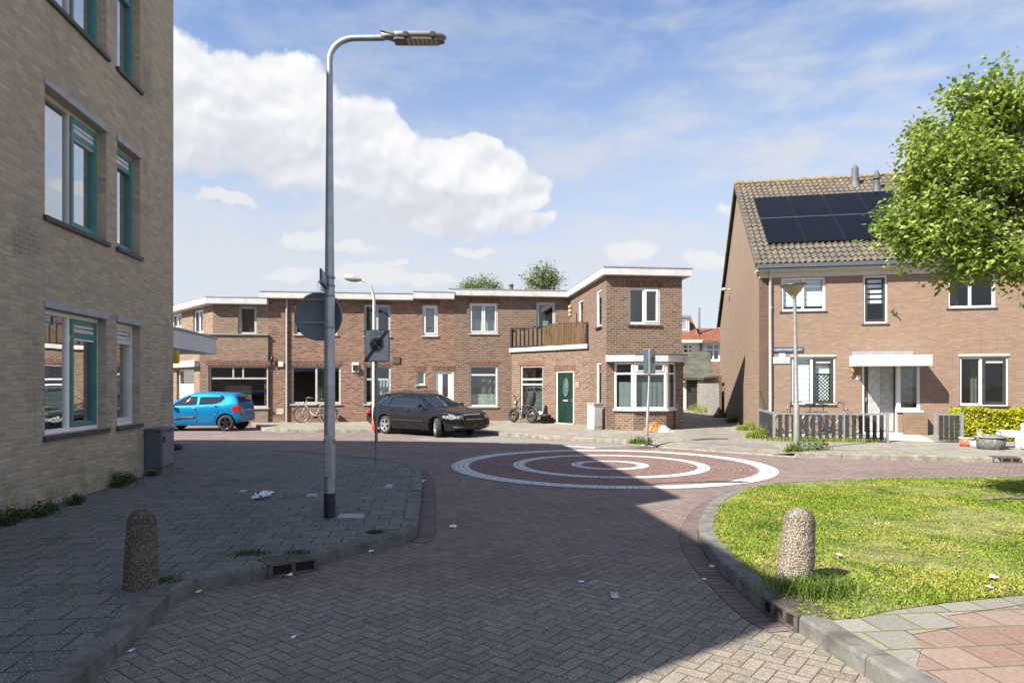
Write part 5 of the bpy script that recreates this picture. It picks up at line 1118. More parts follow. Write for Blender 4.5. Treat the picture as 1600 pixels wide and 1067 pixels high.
# pale service cabinet by the corner house
q = G(934, 671, .12); f = Fac((q.x - .14, q.y + .1), (1, 0)); CB = thing('utility_cabinet', 'pale concrete utility cabinet beside the green shrub and corner house wall', 'cabinet', tuple(q)); zt = zl(630, q.dot(FW))
w = 19 / FPX * q.dot(FW); mb = MB(Matrix.Translation(q) @ Matrix.Rotation(R(24), 4, 'Z')); mb.box((-w * .46, -.02, -.0), (w * .46, .36, zt - .17)); mb.build('body', plain('pale_box', (.50, .49, .46), .8, var=.15, scale=5, dirt=(.33, .32, .30)), CB, .02)
mb = MB(mb.M); mb.box((-w * .5, -.04, zt - .168), (w * .5, .39, zt - .115)); mb.build('lid', plain('grey_lid', (.30, .30, .29), .7), CB, .02)
mb = MB(mb.M); mb.box((-w * .38, -.03, .12), (w * .40, -.018, zt - .28)); mb.build('door', plain('pale_box_door', (.56, .55, .52), .7, var=.12, scale=7), CB, .006)
# ================================================================ fences and front garden
fd = F_; fc = camloc((1209.5 - CX) / FPX * 19.8, 19.8)
FF = Fac(fc[:2], fd[:]); 
def slatfence(name, lab, fac, posts, L, z0, z1, nsl, sw, parts=None):
    t = thing(name, lab, 'fence', tuple(fac.M @ Vector((L / 2, 0, .12))), 'low slatted garden fences')
    for p in posts: fbox(fac, p - .035, p + .035, -.035, .035, .08, z1 + .03).build('post', M_POST, t, .004)
    fbox(fac, 0, L, -.02, .02, z1 - .05, z1).build('rail', M_POST, t); fbox(fac, 0, L, -.018, .018, z0 + .03, z0 + .07).build('rail', M_POST, t)
    for k in range(nsl):
        c = .07 + (L - .14) * (k + .5) / nsl; fbox(fac, c - sw / 2, c + sw / 2, .021, .042, z0 + random.uniform(0, .012), z1 - .052).build('slat', M_PLANK, t)
    return t
Lf = FF.fp(1386.5, 600)[0]; ft = EYE - 44.5 / FPX * 19.8; fb = .17
slatfence('slatted_fence', 'long low fence of charcoal slats behind the bowl lamp post', FF, [0, FF.fp(1320, 600)[0], Lf], Lf, fb, ft, 16, .105)
FS = Fac((fc + Vector((B_[0], B_[1], 0)) * 2.6)[:2], (-B_[0], -B_[1])); slatfence('slatted_fence', 'short side fence of charcoal slats next to the house gable', FS, [.03, 1.35], 2.55, fb, ft, 12, .13)
q = camloc((1461.5 - CX) / FPX * 19.2, 19.2); F2 = Fac(q[:2], fd[:]); L2 = F2.fp(1503, 600)[0]
slatfence('slatted_fence', 'narrow fence panel of charcoal slats between the path and the hedge', F2, [0, L2], L2, fb, ft, 4, .11)
sheet('path', [P(1386, 688, .12), P(1462, 690, .12), P(1430, 676, .12), P(1352, 676, .12)], .1205, plain('pale_slabs', (.42, .40, .37), .9, var=.1))
gd = [fc[:2], (fc + Vector((*fd, 0)) * Lf)[:2], (fc + Vector((*fd, 0)) * Lf + Vector((*B_, 0)) * 3)[:2], (fc + Vector((*B_, 0)) * 3)[:2]]
sheet('garden_paving', gd, .1215, plain('garden_slabs', (.34, .32, .28), .9, var=.2, dirt=(.22, .23, .12)))
# handrail stick leaning on the gable corner
st = thing('leaning_pole', 'thin black pole leaning on the gable corner above the side fence', 'pole', tuple(hc)); mb = MB(); pA, pB = at(1187, 610, 22.4), at(1199, 646, 21.6); mb.cyl(pA, pB + (pB - pA) * .9, .022, 8); mb.build('rod', M_BLACK, st)
# ================================================================ bicycles
M_TYRE = plain('tyre_rubber', (.022, .022, .022), .8); M_CHROME = plain('bike_chrome', (.24, .24, .24), .35, metal=.7); M_SADDLE = plain('saddle', (.025, .022, .02), .5)
M_TRIMB = plain('dark_guard', (.04, .04, .042), .5)
def torus(mb, c, Rr, r, n=36, m=8, mi=0):
    pts = []
    for k in range(n + 1): t = 2 * math.pi * k / n; pts.append((c[0] + Rr * math.cos(t), c[1], c[2] + Rr * math.sin(t)))
    mb.tube(pts, r, m, mi, caps=False)
def bicycle(lab, loc, rotz, frame, kind='city', lean=0, group=None, guard=None):
    t = thing('bicycle', lab, 'bicycle', loc, group, rotz); t.rotation_euler = (R(lean), 0, rotz)
    W = .35 if kind != 'fat' else .31; tr = .022 if kind != 'fat' else .068; wb = .56 if kind != 'fat' else .56
    for s in (-1, 1):
        m = MB(); torus(m, (s * wb, 0, W), W - tr, tr); w = m.build('wheel', M_TYRE, t)
        m = MB(); torus(m, (s * wb, 0, W), W - tr * 2, .012 if kind != 'fat' else .03)
        for k in range(12 if kind != 'fat' else 5):
            a = k * (2 * math.pi / (12 if kind != 'fat' else 5)); m.tube([(s * wb, (.02 if k % 2 else -.02), W), (s * wb + math.cos(a) * (W - tr * 2), 0, W + math.sin(a) * (W - tr * 2))], .0035 if kind != 'fat' else .02, 4, caps=False)
        m.cyl((s * wb, -.05, W), (s * wb, .05, W), .03, 10); m.build('rim', M_CHROME if kind != 'fat' else M_BLACK, w)
        if kind != 'fat':
            m = MB(); a0, a1 = (R(20), R(185)) if s < 0 else (R(15), R(150)); m.tube([(s * wb + (W + .03) * math.cos(a), 0, W + (W + .03) * math.sin(a)) for a in np.linspace(a0, a1, 12)], .018, 6); m.build('mudguard', guard or M_CHROME, w)
    hx, hz = wb - .20, .98; bbx, bbz = -.02, .28; sx, sz = -.24, .95
    m = MB()
    if kind == 'city':
        m.tube([(wb, .0, W), (wb - .05, .0, W + .15), (hx + .03, 0, .75), (hx, 0, hz)], .017, 8)
        m.tube([(hx + .02, 0, .72), (.16, 0, .42), (bbx, 0, bbz)], .022, 8); m.tube([(hx + .03, 0, .66), (.15, 0, .33), (bbx, 0, bbz - .0)], .018, 8); m.tube([(bbx, 0, bbz), (sx, 0, sz - .12)], .02, 8)
        for y in (-.05, .05): m.tube([(bbx, y * .4, bbz), (-wb, y, W)], .012, 6); m.tube([(sx + .05, y * .4, .72), (-wb, y, W)], .011, 6)
    elif kind == 'fat':
        for y in (-.07, .07): m.tube([(wb, y, W), (hx + .05, y * .9, .62)], .02, 8)
        m.tube([(hx + .06, 0, .60), (hx, 0, .90)], .025, 8); m.tube([(hx + .04, 0, .62), (.05, 0, .58), (-.30, 0, .62)], .035, 8); m.tube([(hx + .05, 0, .56), (bbx, 0, bbz)], .035, 8); m.tube([(bbx, 0, bbz), (-.20, 0, .62)], .03, 8)
        for y in (-.07, .07): m.tube([(bbx, y * .5, bbz), (-wb, y, W)], .018, 6); m.tube([(-.22, y * .5, .6), (-wb, y, W)], .016, 6)
    m.build('frame', frame, t)
    m = MB()
    if kind == 'city': m.tube([(hx - .20, -.28, hz + .06), (hx - .06, -.25, hz + .08), (hx + .03, -.1, hz + .06), (hx + .0, 0, hz + .0), (hx + .03, .1, hz + .06), (hx - .06, .25, hz + .08), (hx - .20, .28, hz + .06)], .012, 8)
    else: m.tube([(hx - .14, -.33, 1.12), (hx - .04, -.2, 1.10), (hx, -.06, .92), (hx, .06, .92), (hx - .04, .2, 1.10), (hx - .14, .33, 1.12)], .014, 8)
    hb = m.build('handlebar', M_CHROME if kind == 'city' else M_BLACK, t); m = MB()
    for y in (-1, 1):
        p = (hx - .21, y * .285, hz + .06) if kind == 'city' else (hx - .15, y * .335, 1.12); m.cyl((p[0] - .06, p[1], p[2]), (p[0] + .06, p[1] - y * .02, p[2]), .019, 8)
    m.build('grip', M_BLACK, hb)
    m = MB()
    if kind == 'city': m.lathe([(.0, .05), (.09, .035), (.11, 0), (.09, -.05), (0, -.06)], (sx - .06, 0, sz + .02), 12); m.box((sx, -.03, sz - .02), (sx + .16, .03, sz + .05)); m.cyl((sx, 0, sz - .15), (sx, 0, sz), .014, 8)
    else: m.tube([(.05, 0, .68), (-.2, 0, .70), (-.5, 0, .72), (-.6, 0, .74)], [.05, .085, .095, .05], 10)
    m.build('saddle', M_SADDLE, t, .012)
    m = MB(); m.lathe([(0, -.012), (.10, -.012), (.10, .012), (0, .012)], (bbx, -.06, bbz), 18, 0, 'Y'); m.beam((bbx, -.09, bbz), (bbx + .14, -.09, bbz - .09), .025, .015); m.beam((bbx, .09, bbz), (bbx - .14, .09, bbz + .09), .025, .015); m.box((bbx + .1, -.18, bbz - .105), (bbx + .18, -.09, bbz - .08)); m.box((bbx - .18, .09, bbz + .08), (bbx - .1, .18, bbz + .105)); m.build('crankset', M_BLACK, t)
    m = MB()
    if kind == 'city':
        for y in (-.05, 0, .05): m.beam((-wb - .22, y, .74), (-wb + .22, y, .74), .012, .012)
        for x in (-.2, 0, .2): m.beam((-wb + x, -.07, .735), (-wb + x, .07, .735), .012, .01)
        for y in (-.06, .06): m.beam((-wb, y, W), (-wb - .12, y, .74), .01, .01)
        m.build('carrier', M_BLACK, t); m = MB(); m.lathe([(0, .05), (.035, .04), (.05, 0), (.04, -.03), (0, -.04)], (hx + .10, 0, .84), 10, 0, 'X'); m.build('headlight', M_CHROME, t)
        m = MB(); m.box((-wb - .25, -.03, .66), (-wb - .22, .03, .70)); m.build('tail_light', plain('red_lens', (.35, .02, .02), .3), t); m = MB(); m.tube([(-.12, .03, .25), (-.22, .12, .0)], .01, 6); m.build('kickstand', M_BLACK, t)
    else:
        m.box((-.30, -.07, .34), (.02, .07, .54)); m.build('battery', M_BLACK, t, .02); m = MB(); m.lathe([(0, .06), (.07, .05), (.085, 0), (.05, -.06)], (hx + .12, 0, .82), 12, 0, 'X'); m.build('headlight', M_CHROME, t); m = MB(); m.tube([(-.02, .04, .25), (-.06, .2, .0)], .014, 6); m.build('kickstand', M_BLACK, t)
        m = MB(); m.tube([(-wb + (W + .05) * math.cos(a), 0, W + (W + .05) * math.sin(a)) for a in np.linspace(R(10), R(170), 10)], .05, 6); m.build('mudguard', M_BLACK, t)
    return t
p = G(486, 658, .12); bicycle('white step-through city bicycle leaning against the wide terrace window', (p.x + .35, YR - .55, .115), R(180), plain('bike_white', (.36, .355, .34), .35), lean=5, guard=M_TRIMB)
M_DKB = plain('bike_black', (.03, .03, .032), .35)
pc = HF.M @ Vector((1.25, .75, .12)); bicycle('black city bicycle with pale tyres parked behind the long slatted fence', tuple(pc), -TH + R(180), M_DKB, lean=4)
pc = HF.M @ Vector((1.95, 1.45, .12)); bicycle('second dark bicycle behind the fence, nearer to the house door', tuple(pc), -TH + R(6), plain('bike_grey', (.16, .16, .17), .35, metal=.4), lean=-4)
p = G(829, 659, .12); bk = bicycle('black fat-tyre moped bicycle on its stand before the extension window', tuple(EF.M @ Vector((EF.fp(836, 600)[0], .75, .115))), R(180) - math.atan2(-EF.F.y, EF.F.x), plain('moped_grey', (.05, .048, .05), .35, metal=.3), kind='fat', lean=3)
mb = MB(); mb.tube([(-.50, -.0, .78), (-.56, 0, 1.0), (-.60, 0, 1.32)], [.12, .15, .09], 12); mb.build('child_seat', M_SADDLE, bk)
bt = thing('door_tub', 'small black tub standing left of the green front door', 'tub', tuple(EF.M @ Vector((EF.fp(862, 600)[0], .35, .115)))); x, YEb = bt.location.x, bt.location.y; mb = MB(); mb.lathe([(0, 0), (.2, 0), (.23, .3), (.25, .3), (.24, .34), (0, .36)], (x, YEb, .12), 16); mb.build('bin', M_BLACK, bt); mb = MB(); mb.lathe([(.0, .36), (.22, .345), (.20, .37), (0, .39)], (x, YEb, .12), 16); mb.build('lid', plain('tub_lid', (.03, .035, .03), .4), bt)
mb = MB()
# ================================================================ builder's things on the right pavement
def on(px, py, z=.12): return G(px, py, z)
q = on(1510, 697); B1 = thing('bucket', 'orange-red plastic bucket with white rim beside the narrow fence', 'bucket', tuple(q)); r_ = 10.2 / FPX * q.dot(FW); h_ = 14 / FPX * q.dot(FW)
mb = MB(); mb.lathe([(0, .0), (r_ * .84, 0), (r_ * .97, h_ * .86), (r_ * .9, h_ * .86), (r_ * .8, .05), (0, .05)], q, 24); mb.build('tub', plain('orange_plastic', (.62, .12, .06), .5, var=.25, scale=6, dirt=(.60, .50, .48)), B1)
mb = MB(); mb.lathe([(r_ * .90, h_ * .84), (r_ * 1.03, h_ * .84), (r_ * 1.03, h_), (r_ * .92, h_)], q, 24); mb.build('rim', M_WHITE, B1); mb = MB(); mb.tube([q + Vector((-r_ * 1.02, 0, h_ * .9)), q + Vector((-r_ * .6, -r_ * .9, h_ * .62)), q + Vector((r_ * .6, -r_ * .9, h_ * .62)), q + Vector((r_ * 1.02, 0, h_ * .9))], .006, 5); mb.build('handle', M_ALU, B1)
q = on(1526, 698.5); B2_ = thing('paint_tray', 'small white plastic tub half hidden behind the mortar tub', 'tub', tuple(q)); mb = MB(); mb.lathe([(0, 0), (.15, 0), (.17, .16), (.15, .16), (.14, .02), (0, .02)], q, 16); mb.build('tub', M_WHITE, B2_)
q = on(1548, 701); B3 = thing('mortar_tub', 'round black mortar tub splashed with cement and filled with rubble', 'tub', tuple(q)); r_ = 21.5 / FPX * q.dot(FW); h_ = 20 / FPX * q.dot(FW)
mb = MB(); mb.lathe([(0, 0), (r_ * .80, 0), (r_ * .86, .02), (r_ * .95, h_ * .9), (r_ * .90, h_ * .9), (r_ * .85, h_ * .7), (0, h_ * .7)], q, 28); mb.build('tub', plain('splashed_rubber', (.10, .10, .10), .8, var=.3, scale=9, dirt=(.42, .42, .40)), B3)
mb = MB(); mb.lathe([(r_ * .93, h_ * .88), (r_ * 1.03, h_ * .90), (r_ * 1.03, h_ * .98), (r_ * .93, h_ * 1.0)], q, 28); mb.build('rim', plain('tub_rim', (.24, .24, .24), .7), B3)
mb = MB()
for k in range(26):
    a = random.uniform(0, 6.28); rr = r_ * .78 * random.random() ** .5; s = random.uniform(.03, .085); mb.M = Matrix.Translation((q.x + rr * math.cos(a), q.y + rr * math.sin(a), q.z + h_ * .85 + random.uniform(0, .1) * (1 - rr / r_))) @ Matrix.Rotation(random.uniform(0, 3), 4, 'Z') @ Matrix.Rotation(random.uniform(-.6, .6), 4, 'X'); mb.box((-s, -s * .7, -s * .4), (s, s * .7, s * .4))
mb.build('rubble', plain('rubble_grey', (.20, .19, .18), .9, var=.4, scale=10), B3)
tr_ = thing('trowel', 'grey trowel handle sticking up from the mortar tub', 'trowel', tuple(q)); mb = MB(); mb.M = Matrix.Translation((q.x - r_ * .8, q.y, q.z + h_ * .8)) @ Matrix.Rotation(-YAW, 4, 'Z') @ Matrix.Rotation(R(-14), 4, 'Y'); mb.box((-.05, -.01, 0), (.05, .01, .24)); mb.build('blade', plain('trowel_grey', (.38, .37, .35), .6), tr_, .004); mb = MB(mb.M); mb.cyl((0, 0, .2), (0, 0, .30), .016, 8); mb.build('handle', M_WOOD, tr_)
q = on(1575, 699); M_STOOL = plain('stool_plastic', (.42, .42, .40), .5, var=.08, scale=6, dirt=(.34, .33, .30)); ST = thing('step_stool', 'white plastic step stool between the mortar tub and the white bag', 'stool', tuple(q)); ds = q.dot(FW); w = 14.5 / FPX * ds; h_ = 27 / FPX * ds; SM = Matrix.Translation(q) @ Matrix.Rotation(-TH - R(8), 4, 'Z')
mb = MB(SM); mb.box((-w * .92, -.17, h_ - .035), (w * .92, .17, h_)); mb.build('seat', M_STOOL, ST, .012)
for s in (-1, 1):
    mb = MB(SM); A = lambda x0, x1, y0, y1, z0, z1: mb.add([(x0, y0, z0), (x1, y0, z0), (x1, y1, z0), (x0, y1, z0), (x0 * .88, y0 * .9, z1), (x1 * .88, y0 * .9, z1), (x1 * .88, y1 * .9, z1), (x0 * .88, y1 * .9, z1)], [(0, 3, 2, 1), (4, 5, 6, 7), (0, 1, 5, 4), (1, 2, 6, 5), (2, 3, 7, 6), (3, 0, 4, 7)])
    A(s * w, s * (w - .03), -.19, -.10, 0, h_ - .036); A(s * w, s * (w - .03), .10, .19, 0, h_ - .036); A(s * w, s * (w - .03), -.10, .10, h_ * .55, h_ - .036); A(s * w, s * (w - .03), -.10, .10, h_ * .12, h_ * .25)
    A(s * w, s * (w - .13), -.19, -.16, 0, h_ - .036); mb.build('leg', M_STOOL, ST)
mb = MB(SM); mb.box((-w * .8, -.175, h_ * .62), (w * .8, -.155, h_ - .037)); mb.build('apron', M_STOOL, ST)
q = on(1604, 702); PB = MB(); rr = [.06, .16, .19, .17, .14, .10, .13, .05]; hs_ = [0, .03, .15, .3, .42, .52, .62, .66]; vs, fs = [], []
for i, (r0_, h0_) in enumerate(zip(rr, hs_)):
    for k in range(14): a = k / 14 * 6.283; e = 1 + .22 * math.sin(k * 2.4 + i * 1.7); vs.append((q.x + (.75 * r0_ * e * math.cos(a)) - .10 * h0_, q.y + .6 * r0_ * e * math.sin(a), q.z + h0_))
for i in range(len(rr) - 1):
    for k in range(14): fs.append((i * 14 + k, i * 14 + (k + 1) % 14, (i + 1) * 14 + (k + 1) % 14, (i + 1) * 14 + k))
fs += [tuple(range(14))[::-1], tuple(range(98, 112))]; PB.add(vs, fs, 0, False); tag(PB.build('plastic_bag', plain('white_sack', (.50, .50, .50), .7, var=.12, scale=9)), 'crumpled white plastic sack standing before the hedge by the step stool', 'bag')
# ================================================================ drains
def drain(px, py, ang, lab, L=.5, z=.125, nb=3, off=0.0):
    c = G(px, py, 0); M = Matrix.Translation((c.x, c.y, 0)) @ Matrix.Rotation(ang, 4, 'Z')      # x along the kerb, -y to the road
    t = thing('storm_drain', lab, 'drain', (c.x, c.y, 0), 'kerb inlets')
    m = MB(M); m.box((-L / 2, -.012, .104), (L / 2, .30, .129)); m.box((-L / 2, -.018, -.02), (L / 2, .0, .028)); m.box((-L / 2, -.018, .028), (-L / 2 + .04, .0, .102)); m.box((L / 2 - .04, -.018, .028), (L / 2, .0, .102)); fr = m.build('frame', M_IRON, t, .004)
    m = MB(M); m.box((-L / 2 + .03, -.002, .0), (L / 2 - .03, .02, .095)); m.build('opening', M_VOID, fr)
    for k in range(1, nb): x = -L / 2 + L * k / nb; m = MB(M); m.box((x - .018, -.020, .02), (x + .018, .004, .108)); m.build('bar', M_IRON, fr)
    m = MB(M)
    for i in range(12):
        for j in range(7): m.box((-L / 2 + .035 + i * (L - .07) / 12, .02 + j * .038, .129), (-L / 2 + .035 + (i + .6) * (L - .07) / 12, .02 + j * .038 + .024, .133))
    m.build('lid_studs', M_IRON, t)
    return t
a0, a1 = G(485, 893, 0), G(430, 902.5, 0); drain(458, 897.5, math.atan2((a0 - a1).y, (a0 - a1).x), 'rusty kerb drain with scraps of paper on the shaded pavement edge', .46, nb=2)
a0, a1 = G(1194, 958, 0), G(1243, 986, 0); drain(1219, 972, math.atan2((a0 - a1).y, (a0 - a1).x) + math.pi, 'rusty kerb drain at the edge of the sunny lawn', .44)
a0, a1 = G(1555, 722.8, 0), G(1592, 724, 0); drain(1573, 723.3, math.atan2((a1 - a0).y, (a1 - a0).x), 'rusty kerb drain in front of the white step stool', .55)
mh = sheet('manhole_cover', [P(1107, 684.5, .12), P(1137, 684.2, .12), P(1139, 686.5, .12), P(1107, 686.8, .12)], .1225, M_IRON, None); tag(mh, 'dark rusty manhole cover in the pale paving near the alley', 'manhole cover')
# ================================================================ cars
M_CARGLASS = pbr('car_glass', lambda n: {'Base Color': (.012, .018, .024), 'Roughness': .02, 'Specular IOR Level': .55})
M_CHR = plain('chrome', (.62, .62, .63), .18, metal=.9, var=.05); M_RIM = plain('alloy', (.52, .52, .52), .3, metal=.75, var=.08); M_TRIM = plain('black_trim', (.014, .014, .015), .55)
M_LAMP = pbr('headlamp', lambda n: {'Base Color': n.mix(n.voro(n.coord('Object'), 16).step(.2, .5), (.45, .47, .48), (.12, .13, .14)), 'Roughness': .08, 'Coat Weight': .8})
M_RED = plain('red_lamp', (.42, .012, .012), .15, coat=.7); M_PLATE = plain('yellow_plate', (1.0, .66, .02), .45, var=.05)
def interp(tab, x): return float(np.interp(x, [a for a, _ in tab], [b for _, b in tab]))
def smoothtab(tab, k=8):
    out = []
    for a, b in zip(tab, tab[1:]):
        pass
    return [tuple(p) for p in rounded(tab, k)]
class Car:
    def __init__(s, lab, paint, L, W, H, top, belt, zbot, axles, wr, noseW, tailW, label_cat='car', wheelw=.19):
        s.t = thing('parked_car', lab, 'car', (0, 0, 0), 'cars parked along the kerb', 0.0); s.L, s.W, s.H = L, W, H; top = smoothtab(top); 
        xs = sorted(set([0, .01, .03, .06, .1, .15, .2] + list(np.linspace(.25, L - .3, 60)) + [L - .24, L - .18, L - .13, L - .09, L - .05, L - .025, L - .008, L])); ring = []
        for x in xs:
            zt = interp(top, x); zb = interp(zbot, x); bl = min(interp(belt, x), zt - .05)
            k = 1.0
            if x < .75: k -= tailW * ((.75 - x) / .75) ** 2.6
            if x > L - .95: k -= noseW * ((x - L + .95) / .95) ** 2.2
            w = W / 2 * k; g = max(0, min(1, (zt - bl - .05) / .38)); we = .90 + (.70 - .90) * g      # roof edge half width
            mid = min(.58, bl - .1)
            pr = [(0, zb), (.70 * w, zb), (.92 * w, zb + .02), (.965 * w, zb + .10), (.985 * w, zb + (mid - zb) * .6), (w, mid), (.995 * w, mid + (bl - mid) * .5), (.965 * w, bl - .03), (.94 * w, bl)]
            ze = zt - (.02 + .075 * g)
            for q in (.33, .66, 1): pr.append(((.94 + (we - .94) * q ** 1.15) * w, bl + (ze - bl) * q))
            pr += [((we - .07) * w, ze + (zt - ze) * .55), (we * .62 * w, zt - .012), (we * .3 * w, zt - .003), (0, zt)]
            ring.append([(x, y, z) for y, z in pr] + [(x, -y, z) for y, z in pr[-2:0:-1]])
        n = len(ring[0]); mb = MB(); vs = [p for r in ring for p in r]; fs = []
        for i in range(len(xs) - 1):
            for k in range(n): fs.append((i * n + k, (i + 1) * n + k, (i + 1) * n + (k + 1) % n, i * n + (k + 1) % n))
        mb.add(vs, fs, 0, True); mb.add(ring[0], [tuple(range(n))], 0, True); mb.add(ring[-1], [tuple(range(n))[::-1]], 0, True)
        tmp = mb.build('tmp', [paint, M_TRIM]); bm = bmesh.new(); bm.from_mesh(tmp.data); bmesh.ops.remove_doubles(bm, verts=bm.verts, dist=.0005); bmesh.ops.recalc_face_normals(bm, faces=bm.faces); bm.to_mesh(tmp.data); bm.free()
        cut = MB()
        for ax in axles:
            for sd in (-1, 1):
                cut.cyl((ax, sd * (W / 2 + .1), wr + .005), (ax, sd * (W / 2 - .30), wr + .005), wr + .055, 40)
        co = cut.build('cut', M_TRIM); bm = bmesh.new(); bm.from_mesh(co.data); bmesh.ops.remove_doubles(bm, verts=bm.verts, dist=.0005); bmesh.ops.recalc_face_normals(bm, faces=bm.faces); bm.to_mesh(co.data); bm.free(); m = tmp.modifiers.new('b', 'BOOLEAN'); m.object = co; m.solver = 'EXACT'; m.operation = 'DIFFERENCE'
        try: m.material_mode = 'TRANSFER'
        except Exception: pass
        dg = bpy.context.evaluated_depsgraph_get(); me = bpy.data.meshes.new_from_object(tmp.evaluated_get(dg)); bpy.data.objects.remove(tmp); bpy.data.objects.remove(co)
        for p in me.polygons: p.use_smooth = True
        me.set_sharp_from_angle(angle=R(42))
        s.body = link('body', me, s.t); s.bvh = BVHTree.FromPolygons([v.co for v in me.vertices], [p.vertices for p in me.polygons]); s.axles, s.wr = axles, wr; s.ww = wheelw
    def patch(s, name, poly, axis, mat, off=.004, thick=.0, grid=.06, parent=None, bvh=None, smooth=True):
        """a panel: outline drawn in the side ('L','R': x,z), front/rear ('F','B': y,z) or top ('T': x,y) elevation, wrapped on the body"""
        bm = bmesh.new(); vs = [bm.verts.new((a, b, 0)) for a, b in poly]; bm.faces.new(vs)
        for ax in (0, 1):
            lo, hi = min(p[ax] for p in poly), max(p[ax] for p in poly); c = lo + grid
            while c < hi: bmesh.ops.bisect_plane(bm, geom=bm.verts[:] + bm.edges[:] + bm.faces[:], plane_co=(c if ax == 0 else 0, c if ax == 1 else 0, 0), plane_no=(1, 0, 0) if ax == 0 else (0, 1, 0)); c += grid
        D = {'L': Vector((0, -1, 0)), 'R': Vector((0, 1, 0)), 'F': Vector((-1, 0, 0)), 'B': Vector((1, 0, 0)), 'T': Vector((0, 0, -1))}[axis]; ok = True
        for v in bm.verts:
            a, b = v.co.x, v.co.y
            o = Vector((a, -D.y * 5, b)) if axis in 'LR' else Vector((-D.x * 9, a, b)) if axis in 'FB' else Vector((a, b, 5))
            hit, nn, _, _ = s.bvh.ray_cast(o, D)
            if hit is None: v.tag = True; continue
            if nn.dot(D) > 0: nn = -nn
            v.co = hit + nn * off
        bmesh.ops.delete(bm, geom=[v for v in bm.verts if v.tag], context='VERTS')
        for f in bm.faces: f.smooth = smooth
        bmesh.ops.recalc_face_normals(bm, faces=bm.faces); me = bpy.data.meshes.new(name); bm.to_mesh(me); bm.free()
        if not me.polygons: return None
        if sum((p.normal.dot(-D)) * p.area for p in me.polygons) < 0: me.flip_normals()
        me.materials.append(mat); o = link(name, me, parent or s.t)
        if thick: q = o.modifiers.new('t', 'SOLIDIFY'); q.thickness = thick; q.offset = 1.0
        return o
    def line(s, name, pts, axis, w, mat, off=.003, parent=None):
        """a narrow strip along a polyline of an elevation"""
        pts = [Vector(p) for p in pts]; left, right = [], []
        for i, p in enumerate(pts):
            d = (pts[min(i + 1, len(pts) - 1)] - pts[max(i - 1, 0)]).normalized(); nn = Vector((-d.y, d.x)) * w / 2; left.append(tuple(p + nn)); right.append(tuple(p - nn))
        return s.patch(name, left + right[::-1], axis, mat, off, grid=.08, parent=parent)
    def wheel(s, ax, sd, spokes, rimmat, steer=0.0, dark=None):
        y = sd * (s.W / 2 - s.ww / 2 - .015); wr = s.wr
        M = Matrix.Translation((ax, y, wr)) @ Matrix.Rotation(steer, 4, 'Z'); w2 = s.ww / 2
        m = MB(M); m.lathe([(wr * .66, -w2 * .9), (wr * .9, -w2), (wr * .98, -w2 * .75), (wr, -w2 * .3), (wr, w2 * .3), (wr * .98, w2 * .75), (wr * .9, w2), (wr * .66, w2 * .9)], (0, 0, 0), 40, 0, 'Y'); o = m.build('wheel', M_TYRE, s.t)
        m = MB(M); k = sd; m.lathe([(wr * .68, k * w2 * .92), (wr * .62, k * w2 * .9), (wr * .60, k * w2 * .3)], (0, 0, 0), 36, 0, 'Y')
        for i in range(spokes):
            a = 2 * math.pi * i / spokes + .3; c, sn = math.cos(a), math.sin(a)
            m.beam((c * wr * .1, k * w2 * .70, sn * wr * .1), (c * wr * .63, k * w2 * .84, sn * wr * .63), wr * (.20 if spokes <= 5 else .10), .03, up=(0, 1, 0))
        m.lathe([(0, k * w2 * .80), (wr * .16, k * w2 * .78), (wr * .17, k * w2 * .6)], (0, 0, 0), 16, 0, 'Y'); m.build('rim', rimmat, o)
        m = MB(M); m.lathe([(0, k * w2 * .25), (wr * .62, k * w2 * .25)], (0, 0, 0), 24, 0, 'Y'); m.build('brake_disc', M_TRIM, o)
        return o
    def mirror(s, x, z, sd, mat):
        y = sd * s.W / 2 * .95; m = MB(); m.tube([(x - .02, y, z - .02), (x, y + sd * .10, z + .0)], .025, 6); m.lathe([(0, -.09), (.06, -.06), (.075, 0), (.065, .05), (0, .06)], (x, y + sd * .16, z + .03), 12, 0, 'X'); return m.build('wing_mirror', mat, s.t)
def paint(name, col, metal=.35):
    return pbr(name, lambda n: {'Base Color': n.mix(n.noise(n.coord('Object'), 2.0, 4, .6).step(.5, .8) * .25, col, tuple(min(1, c * 1.1 + .004) for c in col)), 'Metallic': metal, 'Roughness': .45, 'Specular IOR Level': .05, 'Coat Weight': .85, 'Coat Roughness': .015})
